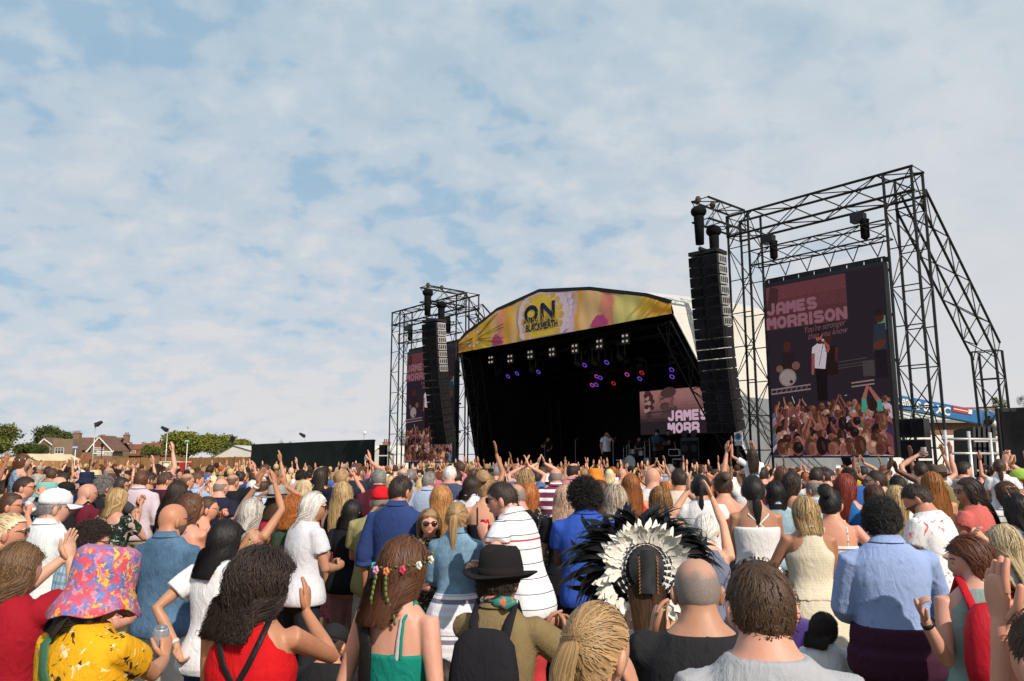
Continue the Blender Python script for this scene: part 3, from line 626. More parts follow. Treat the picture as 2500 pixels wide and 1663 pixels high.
 for i in range(120):
  if i % 60 == 0: k = MB()
  t = t0 + (t1 - t0) * (.47 * r_.random() + (.53 if i >= 60 else 0)); zz = z0 + r_.uniform(-.22, .12); w = r_.uniform(.008, .02); dx = r_.uniform(-.03, .03)
  k.add([on(t - w, zz, 22 + i * .02), on(t + w, zz, 22 + i * .02), on(t + dx, zz + r_.uniform(.06, .2), 22 + i * .02)], [(0, 1, 2)])
  if i % 60 == 59: k.build('ink_fleck', ink, bn)
make_stage()

# ------------------------------------------------------------------ video screens: a glowing picture made of flat shapes
pm_ = bpy.data.materials.new('screen_picture'); pm_.use_nodes = True; _nt = pm_.node_tree; _nt.nodes.clear()
_a = N(_nt, 'ShaderNodeVertexColor'); _a.layer_name = 'col'; _e = N(_nt, 'ShaderNodeEmission', i_Strength=1.0); _o = N(_nt, 'ShaderNodeOutputMaterial')
_tc = N(_nt, 'ShaderNodeTexCoord'); _wn = noise(_nt, _tc.outputs['Object'], 28, 3, .7)
_nt.links.new(mixc(_nt, 1.0, _a.outputs[0], ramp(_nt, _wn, [(.3, .7), (.7, 1.25)]), 'MULTIPLY'), _e.inputs[0]); _nt.links.new(_e.outputs[0], _o.inputs[0])
M['picture'] = pm_
M['screen_dark'] = emit('screen_dark', (.020, .014, .020), 1.0); M['screen_ink'] = emit('screen_letter_pink', (.195, .088, .112), 1.0); M['screen_thin'] = emit('screen_script_pink', (.17, .075, .085), 1.0)
class Paint:
 def __init__(s, t0, b, z0): s.mb = MB(); s.t0, s.b, s.z0 = t0, b, z0; s.k = 0
 def w(s, x, y): return S(s.t0 + x, s.b - .012 - s.k * .00012, s.z0 + y)
 def poly(s, pts, col):
  s.k += 1; s.mb.col = col; s.mb.add([s.w(*p) for p in pts], [tuple(range(len(pts)))])
 def ell(s, cx, cy, rx, ry, col, n=14, rot=0.0, a0=0, a1=360):
  p = []
  for i in range(n):
   a = R_(a0 + (a1 - a0) * i / (n if a1 - a0 == 360 else n - 1)); x, y = rx * math.cos(a), ry * math.sin(a); p.append((cx + x * math.cos(rot) - y * math.sin(rot), cy + x * math.sin(rot) + y * math.cos(rot)))
  s.poly(p, col)
 def line(s, x0, y0, x1, y1, w0, w1, col):
  L = math.hypot(x1 - x0, y1 - y0) or 1e-6; nx, ny = -(y1 - y0) / L, (x1 - x0) / L
  s.poly([(x0 + nx * w0, y0 + ny * w0), (x1 + nx * w1, y1 + ny * w1), (x1 - nx * w1, y1 - ny * w1), (x0 - nx * w0, y0 - ny * w0)], col)
def paint_people(P, W, Hc, clip=None):
 rs = random.Random(11); sk = [(.23, .082, .064), (.29, .115, .09), (.18, .062, .048), (.12, .040, .032)]
 hr = [(.03, .012, .010), (.05, .02, .012), (.015, .007, .008), (.11, .045, .028), (.07, .028, .018), (.26, .14, .10)]
 tp = [(.42, .32, .38), (.02, .012, .018), (.035, .028, .06), (.12, .09, .06), (.30, .22, .30), (.15, .05, .06), (.03, .02, .025), (.48, .40, .42), (.10, .13, .22)]
 rows = 9
 for r in range(rows):
  y = Hc * (1 - r / (rows - .4)) - .06; s = .22 + .027 * r; nn = int(W / (s * .95)) + 1
  for i in range(nn):
   x = (i + .5 + rs.uniform(-.3, .3)) * W / nn; yy = y + rs.uniform(-.12, .12); c = rs.choice(sk); h = rs.choice(hr); t = rs.choice(tp)
   if clip and x > clip: continue
   up = rs.random()
   if x < s * .8 or x > W - s * .8: x = min(max(x, s * .8), W - s * .8)
   lo = max(0.0, yy - s * 2.6)
   if up < .16 and yy - s * .9 > 0:                                    # raised arms drawn behind the head
    for sg in (-1, 1):
     ex, ey = x + sg * s * .75, yy + s * .25; hx, hy = x + sg * s * rs.uniform(.05, .5), yy + s * rs.uniform(1.1, 1.7); hx = min(max(hx, .05), W - .05); ex = min(max(ex, .05), W - .05)
     P.line(x + sg * s * .62, yy - s * .7, ex, ey, s * .16, s * .13, c); P.line(ex, ey, hx, hy, s * .13, s * .09, c); P.ell(hx, hy + s * .12, s * .09, s * .2, c, 8)
   P.poly([(max(0, x - s * .8), lo), (min(W, x + s * .8), lo), (min(W, x + s * .78), max(lo + .01, yy - s * .95)), (x + s * .5, max(lo + .02, yy - s * .62)), (x + s * .2, max(lo + .03, yy - s * .5)), (x - s * .2, max(lo + .03, yy - s * .5)), (x - s * .5, max(lo + .02, yy - s * .62)), (max(0, x - s * .78), max(lo + .01, yy - s * .95))], t); P.poly([(max(0, x - s * .8), lo), (x - s * .1, lo), (x - s * .2, max(lo + .03, yy - s * .6)), (max(0, x - s * .76), max(lo + .02, yy - s))], tuple(np.array(t) * .6))  # shirt, then shade painted over its left side in a darker tone
   if yy - s * .5 > 0: P.ell(x, max(.06, yy - s * .5), s * .17, s * .2, c, 10)
   P.ell(x + rs.uniform(-.02, .02), max(s * .5, yy), s * .37, s * .48, c, 14)
   P.ell(x - s * .1, max(s * .45, yy - s * .05), s * .24, s * .36, tuple(np.array(c) * .62), 12)  # shaded side of the face, painted as a darker ellipse
   k = rs.random(); yq = max(s * .5, yy); h2 = tuple(np.array(h) * 1.9 + .008)  # h2: lighter hair tone for the painted highlight
   if k < .55: P.ell(x, yq + s * .10, s * .40, s * .42, h, 14); P.ell(x + s * .12, yq + s * .26, s * .17, s * .16, h2, 10)
   elif k < .85: P.ell(x, max(s * .7, yq - s * .12), s * .42, s * .66, h, 14); P.ell(x + s * .12, max(s * .7, yq), s * .12, s * .36, h2, 10, .2)
   elif k < .87: P.ell(x, yq + s * .2, s * .6, s * .16, (.48, .27, .11), 14); P.ell(x, yq + s * .32, s * .36, s * .32, (.52, .30, .12), 12)
   if up > .75:
    hx = min(max(x + rs.choice((-1, 1)) * s * .7, .1), W - .1); hy = max(.15, yy - s * .1); P.ell(hx, hy, s * .12, s * .28, sk[1], 9, rs.uniform(-.4, .4)); P.ell(min(hx + s * .2, W - .05), hy - s * .02, s * .12, s * .28, sk[0], 9, .3)
def led_screen(label, t0, t1, b, z0, z1, clipx=None):
 W, H = t1 - t0, z1 - z0; t = thing('video_screen', label, 'video screen', S((t0 + t1) / 2, b, z0), 'video screens beside the stage'); ax = (SU, SWV, Z3)
 k = MB(); k.box(S((t0 + t1) / 2, b + .16, (z0 + z1) / 2), (W, .30, H), ax); k.build('cabinet', M['black_plastic'], t)
 k = MB(); n = 22
 k.box(S((t0 + t1) / 2, b + .16, z1 + .16), (W, .06, .04), ax)
 for i in range(n + 1): k.box(S(t0 + W * i / n, b + .16, z1 + .07), (.10 + .05 * (i % 3), .06, .15), ax)
 k.build('top_rail', M['black_steel'], t)
 d = MB(); d.prism([S(t0 + .03, b, z0 + .03), S(t1 - .03, b, z0 + .03), S(t1 - .03, b, z1 - .10), S(t0 + .03, b, z1 - .10)], -SWV * .006); d.build('display', M['screen_dark'], t)
 P = Paint(t0 + .05, b, z0 + .05); w, h = W - .1, H - .2
 P.poly([(0, h * .74), (w * .71, h * .74), (w * .71, h), (0, h)], (.072, .025, .030)); P.poly([(0, h * .84), (w * .71, h * .84), (w * .71, h), (0, h)], (.09, .030, .036)); P.poly([(0, h * .92), (w * .71, h * .92), (w * .71, h), (0, h)], (.105, .034, .040))
 P.poly([(0, h * .86), (w * .1, h * .88), (w * .12, h * .98), (w * .04, h)], (.045, .02, .022)); P.line(0, h * .865, w * .34, h * .865, .02, .004, (.03, .014, .016))
 P.poly([(w * .95, h * .66), (w, h * .66), (w, h * .735), (w * .93, h * .735)], (.10, .17, .15))
 # band on the screen: drummer, drums, riser, singer, guitarist
 P.z0 += h * .145
 P.ell(w * .17, h * .485, .13, .17, (.06, .016, .014)); P.poly([(w * .1, h * .36), (w * .25, h * .36), (w * .22, h * .45), (w * .14, h * .45)], (.02, .011, .013))
 for cx, cy, rr, cc in ((.16, .305, .30, (.19, .14, .14)), (.16, .305, .25, (.24, .19, .18)), (.09, .36, .12, (.12, .07, .06)), (.24, .37, .14, (.13, .06, .05)), (.19, .28, .06, (.03, .02, .02))): P.ell(w * cx, h * cy, rr, rr * .95, cc, 20)
 for x0, y0, x1, y1 in ((.03, .24, .36, .255), (.03, .215, .36, .23)): P.line(0, h * y0, w * x1, h * y1, .022, .022, (.20, .14, .15))
 for i in range(8): P.line(w * .36 * i / 8, h * (.22 + .0015 * i), w * .36 * (i + .5) / 8, h * (.248 + .001 * i), .012, .012, (.16, .11, .12))
 for y0 in (.245, .225): P.line(w * .7, h * y0, w * .88, h * (y0 + .008), .022, .022, (.20, .15, .15))
 for y0 in (.365, .345, .33): P.line(w * .58, h * y0, w * .84, h * (y0 + .01), .012, .012, (.06, .045, .05))
 P.ell(w * .535, h * .50, .10, .15, (.05, .015, .012)); P.poly([(w * .50, h * .3), (w * .6, h * .3), (w * .6, h * .46), (w * .5, h * .46)], (.016, .009, .010)); P.line(w * .6, h * .45, w * .59, h * .37, .05, .035, (.06, .018, .014))
 P.poly([(w * .415, h * .16), (w * .50, h * .16), (w * .505, h * .345), (w * .41, h * .345)], (.010, .006, .008))
 P.poly([(w * .405, h * .345), (w * .495, h * .335), (w * .515, h * .42), (w * .50, h * .475), (w * .445, h * .485), (w * .395, h * .465), (w * .385, h * .425), (w * .41, h * .415)], (.44, .38, .42))
 P.line(w * .40, h * .43, w * .385, h * .31, .055, .04, (.22, .07, .05)); P.line(w * .515, h * .43, w * .535, h * .455, .06, .05, (.22, .07, .05)); P.line(w * .535, h * .455, w * .495, h * .49, .05, .035, (.22, .07, .05))
 P.ell(w * .457, h * .515, .105, .15, (.24, .08, .055)); P.ell(w * .452, h * .535, .11, .10, (.02, .01, .01)); P.ell(w * .462, h * .49, .085, .07, (.05, .02, .016)); P.ell(w * .49, h * .498, .045, .045, (.32, .25, .24)); P.line(w * .495, h * .49, w * .44, h * .35, .010, .008, (.03, .02, .02))
 P.ell(w * .955, h * .585, .13, .17, (.05, .016, .014)); P.ell(w * .95, h * .61, .16, .11, (.02, .012, .014)); P.poly([(w * .885, h * .40), (w * .995, h * .40), (w * .995, h * .55), (w * .91, h * .55)], (.022, .028, .038)); P.ell(w * .94, h * .44, .2, .12, (.08, .025, .016), 14, .5); P.poly([(w * .90, h * .26), (w * .99, h * .26), (w * .99, h * .41), (w * .9, h * .41)], (.014, .010, .014))
 P.poly([(w * .80, h * .275), (w * .89, h * .275), (w * .89, h * .36), (w * .80, h * .36)], (.05, .04, .045))
 P.z0 -= h * .145
 P.line(w * .21, h * .30, w * .19, h * .34, .01, .01, (.5, .45, .48)); P.line(w * .64, h * .325, w * .66, h * .327, .012, .01, (.35, .3, .33))
 paint_people(P, w, h * .285)
 P.z0 += h * .14; P.line(w * .80, h * .15, w * .84, h * .23, .07, .04, (.26, .09, .07)); P.line(w * .92, h * .14, w * .85, h * .22, .07, .04, (.26, .09, .07)); P.line(w * .80, h * .09, w * .805, h * .16, .08, .07, (.05, .24, .19)); P.line(w * .925, h * .09, w * .92, h * .15, .08, .06, (.05, .24, .19))
 P.ell(w * .865, h * .12, .13, .16, (.02, .012, .01)); P.z0 -= h * .14
 me = P.mb.build('picture', M['picture'], t)
 tw = lambda x, y: S(t0 + .05 + x, b - .06, z0 + .05 + y)
 glyphs('JAMES', lambda x, y: tw(.01 + x, h * .826 + y), w * .46, h * .072, M['screen_ink'], t, .27); glyphs('MORRISON', lambda x, y: tw(.0 + x, h * .742 + y), w * .71, h * .072, M['screen_ink'], t, .27)
 text_obj("You're stronger\n  than you know", tw(w * .33, h * .695), .28, M['screen_thin'], t, SU + Z3 * .10, Z3, width=w * .37, shear=.45, offset=-.003)
 k = MB()
 for z in np.linspace(z0 + .1, z1 - .2, 5): k.box(S((t0 + t1) / 2, b + .37, z), (W, .10, .08), ax)
 k.build('rear_frame', M['black_steel'], t)
 return t
sr0 = plane_hit(1866, 690, .5); sr1 = plane_hit(2156, 640, .5); zb_ = plane_hit(1882, 1118, .5)[1]
led_screen('portrait video screen hanging in the scaffold goal next to the warning sign', sr0[0], sr1[0], .5, zb_, sr0[1] - .05)
sl0 = plane_hit(994, 858, .5); sl1 = plane_hit(1111, 836, .5)
led_screen('portrait video screen partly hidden by the speaker column on the hoarding side', sl0[0], sl1[0], .5, plane_hit(994, 1130, .5)[1], sl0[1] - .05)

# ------------------------------------------------------------------ scaffold goals that carry screens and speakers
def goal(label, ta, tb, ztop, t_arm, b_arm, brace_dir):
 g = thing('scaffold_goal', label, 'scaffold goal', S((ta + tb) / 2, .9, 0), 'scaffold goals beside the stage'); w = .80
 for t in (ta, tb):
  k = MB(); k.truss(S(t, .95, 0), S(t, .95, ztop - .1), w, 1.15, .042, SWV, .018); k.build('tower', M['black_steel'], g)
  k = MB(); k.box(S(t, .95, .06), (1.3, 1.3, .1), (SU, SWV, Z3)); k.build('base_plate', M['black_steel'], g)
 k = MB(); k.truss(S(ta - .45, .95, ztop - .45), S(tb + .45, .95, ztop - .45), w, 1.0, .042, Z3, .020, .72); k.build('top_truss', M['black_steel'], g)
 k = MB(); k.truss(S(t_arm, .5, ztop - .40), S(t_arm, b_arm, ztop - .40), w * .8, .8, .038, Z3, .018, .72); k.build('arm_truss', M['black_steel'], g)
 for t in (tb,):
  k = MB(); k.truss(S(t, 1.4, ztop - .8), S(t, 6.6, ztop - 4.9), .7, .9, .042, SU, .018); k.truss(S(t, 6.6, ztop - 4.9), S(t, 6.9, 0), .7, .9, .042, SWV, .018); k.build('brace', M['black_steel'], g)
 return g
A_t, B_t = plane_hit(1824, 700, .95)[0], plane_hit(2226, 700, .95)[0]
Ztop = plane_hit(2226, 410, .95)[1]
goal('tall black scaffold goal standing around the video screen by the warning sign', A_t, B_t, Ztop, A_t, -1.6, 1)
C_t, D_t = plane_hit(979, 900, .95)[0], plane_hit(1140, 900, .95)[0]
Zl = plane_hit(979, 752, .95)[1] - .2
goal('black scaffold goal on the far side of the stage next to the dark hoarding', C_t, D_t, Zl, D_t, -1.7, -1)
def screen_hanger(label, t0, t1, z, b, ztop):
 h = thing('hanging_truss', label, 'truss', S((t0 + t1) / 2, b, z), 'trusses the screens hang from'); k = MB(); k.truss(S(t0, b, z), S(t1, b, z), .5, .7, .026); k.build('truss_beam', M['black_steel'], h)
 k = MB(); n = 6
 for i in range(n):
  t = t0 + (t1 - t0) * (i + .5) / n
  for s in (-.22, .22): k.cyl(S(t + s, b, z - .25), S(t, b, z - .75), .018, n=5)
  k.cyl(S(t, b, z - .7), S(t, b, z - 1.15), .012, n=5)
 k.build('hanger', M['black_steel'], h)
 for f in (.12, .80): hoist(('first' if f < .5 else 'second') + ' chain hoist from the hoarding over ' + label.split(' above ')[1], t0 + (t1 - t0) * f, b, z + .25, ztop - .95)
def hoist(label, t, b, z, ztop, big=False):
 h = thing('chain_hoist', label, 'hoist', S(t, b, z), 'chain hoists'); k = MB(); zz = z + (ztop - z) * .55; k.box(S(t, b, zz), (.34, .30, .28), (SU, SWV, Z3)); k.box(S(t + .19, b, zz + .02), (.08, .24, .2), (SU, SWV, Z3)); k.build('motor', M['black_plastic'], h)
 k = MB(); k.cyl(S(t, b, zz), S(t, b, ztop), .014, n=5); k.cyl(S(t, b, z), S(t, b, zz), .014, n=5); k.build('chain', M['grey_steel'], h)
 k = MB(); k.lathe([(.05, -.62), (.13, -.55), (.13, -.1), (.15, 0)], S(t + .2, b, zz - .1), n=10); k.build('chain_bag', M['black_cloth'], h, smooth=True)
zt_ = plane_hit(2100, 575, .6)[1]
screen_hanger('black truss above the big screen by the warning sign', A_t + .5, B_t - .4, zt_, .66, Ztop)
screen_hanger('black truss above the screen on the hoarding side', C_t + .5, D_t - .4, plane_hit(1040, 815, .6)[1], .66, Zl)

# ------------------------------------------------------------------ line arrays and speaker stacks
def speaker(mb_b, mb_g, c, ax, w, h, d):
 mb_b.box(c, (w, d, h), ax)
 for s in (-1, 1): mb_g.box(c + ax[0] * s * w * .275 - ax[1] * (d / 2 + .008), (w * .43, .012, h * .86), ax)
 mb_g.box(c - ax[1] * (d / 2 + .02), (w * .08, .02, h * .96), ax)
def line_array(label, t, b, ztop, n, zhoist, w=1.0):
 a = thing('line_array', label, 'speaker column', S(t, b, ztop), 'hanging speaker columns'); h = .335; z = ztop - .2; bb = b; yaw = R_(6)
 u = SU * math.cos(yaw) + SWV * math.sin(yaw); wv = -SU * math.sin(yaw) + SWV * math.cos(yaw)
 p = S(t, b, ztop - .2)
 for i in range(n):
  tilt = R_(3.0 + 10 * (i / (n - 1))); ax1 = wv * math.cos(tilt) + Z3 * math.sin(tilt); ax2 = -wv * math.sin(tilt) * -1 * 0 + (Z3 * math.cos(tilt) - wv * math.sin(tilt))
  # each box hangs a little further back and faces further down
  c = p - ax2 * h * .5; ax = (u, ax1, ax2)
  k, g = MB(), MB(); speaker(k, g, c, ax, w, h * .93, .58); o = k.build('speaker_box', M['black_plastic'], a); g.build('grille', M['black_cloth'], o)

  for s in (-1, 1):
   fr = MB(); fr.box(c + u * s * (w / 2 + .016) + ax1 * .05, (.02, .50, h * .86), ax); fr.build('rigging_plate', M['galv'] if i < 7 else M['black_steel'], o)
   if i < 7:
    fr = MB()
    for e in range(4): fr.box(c + u * s * (w / 2 + .030) + ax1 * (-.13 + .12 * e), (.012, .06, h * .52), ax)
    fr.build('plate_slot', M['black_plastic'], o)
  p = p - ax2 * h
 k = MB(); k.box(S(t, b + .05, ztop - .10), (w, .7, .12), (u, wv, Z3)); k.box(S(t, b + .05, ztop - .02), (.1, 1.0, .1), (u, wv, Z3)); k.build('top_frame', M['black_steel'], a)
 for s, nm in ((-.35, 'front'), (.45, 'rear')):
  q = S(t, b + s, ztop + .1); zz = zhoist
  hh = thing('chain_hoist', f'bagged chain hoist over the {nm} of the {label.split()[0]} hanging speaker column', 'hoist', q, 'chain hoists'); k = MB(); m_ = S(t, b + s, ztop + (1.25 if s < 0 else .75)); k.sphere(m_, (.26, .26, .20), 14, 8); k.lathe([(.14, -1.1), (.17, -.2), (.12, 0)], m_, n=10); k.build('rain_cover', M['black_cloth'], hh, smooth=True)
  k = MB(); k.cyl(m_, S(t, b + s, zz), .016, n=5); k.cyl(q - [0, 0, .1], m_, .016, n=5); k.build('chain', M['grey_steel'], hh)
  k = MB(); k.sphere(S(t, b + s, zz + .15), (.10, .09, .13), 9, 6); k.build('sling_wrap', M['bark'], hh)
zr_ = plane_hit(1726, 612, -1.4)[1]
line_array('near black speaker column hanging in front of the stage edge and the sign tower', plane_hit(1726, 640, -1.4)[0], -1.4, zr_, 17, Ztop - .25, 1.02)
zl_ = plane_hit(1058, 780, -1.5)[1]
line_array('far black speaker column hanging over the screen on the hoarding side', plane_hit(1058, 800, -1.5)[0], -1.5, zl_, 17, Zl - .25, 1.02)
def ground_stack(label, px0, px1, py0, Y, n, ax, group=None):
 a, b_ = at(px0, py0, Y), at(px1, py0, Y); t = thing('speaker_stack', label, 'speaker stack', ((a[0] + b_[0]) / 2, Y, 0), group); w = (b_[0] - a[0]) * .92; h = a[2] / (n + .6)
 for i in range(n):
  k, g = MB(), MB(); c = np.array([(a[0] + b_[0]) / 2, Y, a[2] - h * (i + .5)]); speaker(k, g, c, ax, w, h * .9, w * .6); o = k.build('speaker_box', M['black_plastic'], t); g.build('grille', M['black_cloth'], o)
 k = MB(); k.box(((a[0] + b_[0]) / 2, Y, h * .3), (w, w * .6, h * .6)); k.build('base', M['black_cloth'], t)
ground_stack('black speaker stack on the ground beside the big screen', 2199, 2262, 1020, 20.5, 5, (SU, SWV, Z3))
ground_stack('small black speaker stack between the dark hoarding and the far goal', 926, 947, 1085, 43, 4, (np.array([1., 0, 0]), np.array([0, 1., 0]), Z3))
ground_stack('small dark speaker stack just behind the first on the hoarding side', 1000, 1022, 1090, 46, 3, (SU, SWV, Z3))

# ------------------------------------------------------------------ lights, band gear and the back screen on stage
M['lens_white'] = emit('lens_white', (1.0, .84, .72), .42); M['lens_purple'] = emit('lens_purple', (.20, .08, .80), .8); M['lens_red'] = emit('lens_red', (.9, .04, .05), .6); M['lens_pink'] = emit('lens_pink', (.8, .08, .55), .7)
def blinder(label, px, py, b=1.2):
 t, z = plane_hit(px, py, b); o = thing('blinder_light', label, 'stage light', S(t, b, z + .3), 'four lens lights along the front truss'); k = MB(); k.box(S(t, b, z), (.42, .16, .46), (SU, SWV, Z3)); k.build('body', M['black_plastic'], o)
 for i in (-1, 1):
  for j in (-1, 1):
   k = MB(); c = S(t + i * .10, b - .1, z + j * .11); k.cyl(c, c + NF * .02, .048, n=10); k.build('lens', M['lens_white'], o)
for n, (px, py) in enumerate(((1202, 879), (1249, 876), (1298, 866), (1351, 860), (1407, 851), (1467, 840), (1530, 827))):
 blinder('four lens light on the front truss, ' + ('first', 'second', 'third', 'fourth', 'fifth', 'sixth', 'seventh')[n] + ' counted from the hoarding side', px, py)
def moving_head(label, px, py, b, lens, hung=True):
 t, z = plane_hit(px, py, b); o = thing('moving_head_light', label, 'stage light', S(t, b, z + .5), 'moving lights over the stage'); ax = (SU, SWV, Z3)
 k = MB(); k.box(S(t, b, z + .48), (.36, .3, .14), ax); k.build('base', M['black_plastic'], o)
 k = MB()
 for s in (-1, 1): k.box(S(t + s * .19, b, z + .2), (.05, .12, .5), ax)
 k.build('yoke', M['black_plastic'], o)
 k = MB(); d = NF * .75 - Z3 * .65; d /= np.linalg.norm(d); c = S(t, b, z); k.cyl(c - d * .22, c + d * .2, .12, .15, 12); k.build('head', M['black_plastic'], o)
 if lens: k = MB(); k.lathe([(.085, .204), (.118, .204), (.118, .212), (.085, .212)], c, frame_of(d), n=14); k.V[-1][:] = k.V[-1]; k.F = [f for f in k.F if len(f) == 4]; k.M = k.M[:len(k.F)]; k.build('lens', M[lens], o)
ml = [(1218, 909, 1.8, None), (1246, 913, 3, 'lens_purple'), (1268, 906, 3, 'lens_purple'), (1303, 898, 1.8, None), (1320, 902, 3, 'lens_purple'), (1414, 881, 1.8, None), (1433, 885, 3, 'lens_purple'), (1456, 880, 1.8, None), (1487, 878, 2.4, 'lens_purple'), (1519, 867, 1.8, None),
   (1462, 913, 5, 'lens_pink'), (1471, 916, 5, 'lens_purple'), (1451, 934, 5, 'lens_pink'), (1461, 933, 5, 'lens_purple'), (1536, 908, 5, 'lens_pink'), (1572, 904, 5, 'lens_red'), (1567, 918, 5, 'lens_purple'), (1645, 896, 5, 'lens_purple'), (1646, 913, 5, 'lens_purple'), (1503, 930, 6, 'lens_red')]
for i, (px, py, b, l) in enumerate(ml):
 c_ = {None: 'unlit', 'lens_purple': 'purple lit', 'lens_pink': 'magenta lit', 'lens_red': 'red lit'}[l]
 moving_head(f'{c_} moving light over the stage, {("under the lettered banner half" if px < 1330 else "above the singer" if px < 1500 else "above the back screen")}, spot {i + 1} from the hoarding side' if False else
    f'{c_} moving light {["at the outer end of the front truss", "second along from the outer end", "third along under the lettering", "fourth along under the word", "fifth along under the banner middle", "left of the singer line", "just above the singer line", "right above the singer", "past the singer toward the back screen", "before the last four lens light", "upper one of the middle cluster", "at the right of the middle cluster top", "lowest of the middle cluster", "low right of the middle cluster", "alone above the back screen edge", "high above the back screen", "just under the red lit lamp", "upper of the pair by the raking leg", "lower of the pair by the raking leg", "small and low between the clusters"][i]}', px, py, b, l)
def back_screen():
 b = 8.0; t0, zt = plane_hit(1562, 957, b); t1 = plane_hit(1760, 940, b)[0]; z0 = plane_hit(1566, 1062, b)[1]; W, H = t1 - t0, zt - z0
 t = thing('video_screen', 'landscape video screen at the back of the stage showing a man in profile', 'video screen', S((t0 + t1) / 2, b, z0)); ax = (SU, SWV, Z3)
 k = MB(); k.box(S((t0 + t1) / 2, b + .1, (z0 + zt) / 2), (W + .06, .14, H + .06), ax); k.build('cabinet', M['black_plastic'], t)
 P = Paint(t0, b, z0); n = 14
 for i in range(n):
  f = i / n; k_ = max(0.0, min(1.0, (f - .25) / .55)); c = np.array((.020, .014, .018)) * (1 - k_) + np.array((.26, .12, .115)) * k_; P.poly([(0, H * f), (W, H * f), (W, H * (f + 1 / n)), (0, H * (f + 1 / n))], tuple(c))
 P.poly([(.10 * W, H * .3), (.17 * W, H * .3), (.13 * W, H * .6), (.14 * W, H), (.07 * W, H), (.06 * W, H * .6)], (.05, .025, .025))
 for i in range(14): P.ell(W * (.08 + .1 * ((i * 37) % 10) / 10), H * (.55 + .4 * ((i * 53) % 14) / 14), .14, .12, (.04, .02, .02) if i % 3 else (.3, .15, .14), 8)
 P.poly([(W * .26, H * .42), (W * .5, H * .42), (W * .47, H * .62), (W * .33, H * .62)], (.06, .035, .035))
 P.line(W * .1, H * .50, W * .46, H * .52, .03, .02, (.03, .02, .02))
 P.ell(W * .345, H * .78, W * .105, H * .225, (.19, .085, .08), 20, .12); P.ell(W * .375, H * .93, W * .10, H * .12, (.055, .03, .03), 16, .1); P.ell(W * .33, H * .62, W * .07, H * .10, (.07, .035, .033), 14)
 P.ell(W * .425, H * .79, W * .018, H * .06, (.12, .05, .05), 10); P.line(W * .265, H * .80, W * .33, H * .82, .035, .03, (.06, .03, .03)); P.line(W * .275, H * .79, W * .262, H * .72, .02, .04, (.10, .045, .04)); P.line(W * .275, H * .675, W * .32, H * .68, .025, .02, (.05, .025, .025)); P.ell(W * .30, H * .785, .06, .03, (.03, .018, .018), 8); P.poly([(W * .37, H * .6), (W * .44, H * .58), (W * .43, H * .74), (W * .40, H * .76)], (.12, .055, .05))
 P.mb.build('picture', M['picture'], t)
 lt = emit('screen_letter_pale', (.50, .33, .42), 1.0)
 glyphs('JAMES', lambda x, y: S(t0 + W * .36 + x, b - .05, z0 + H * .28 + y), W * .49, H * .24, lt, t); glyphs('MORR', lambda x, y: S(t0 + W * .36 + x, b - .05, z0 + H * .01 + y), W * .385, H * .24, lt, t)
back_screen()
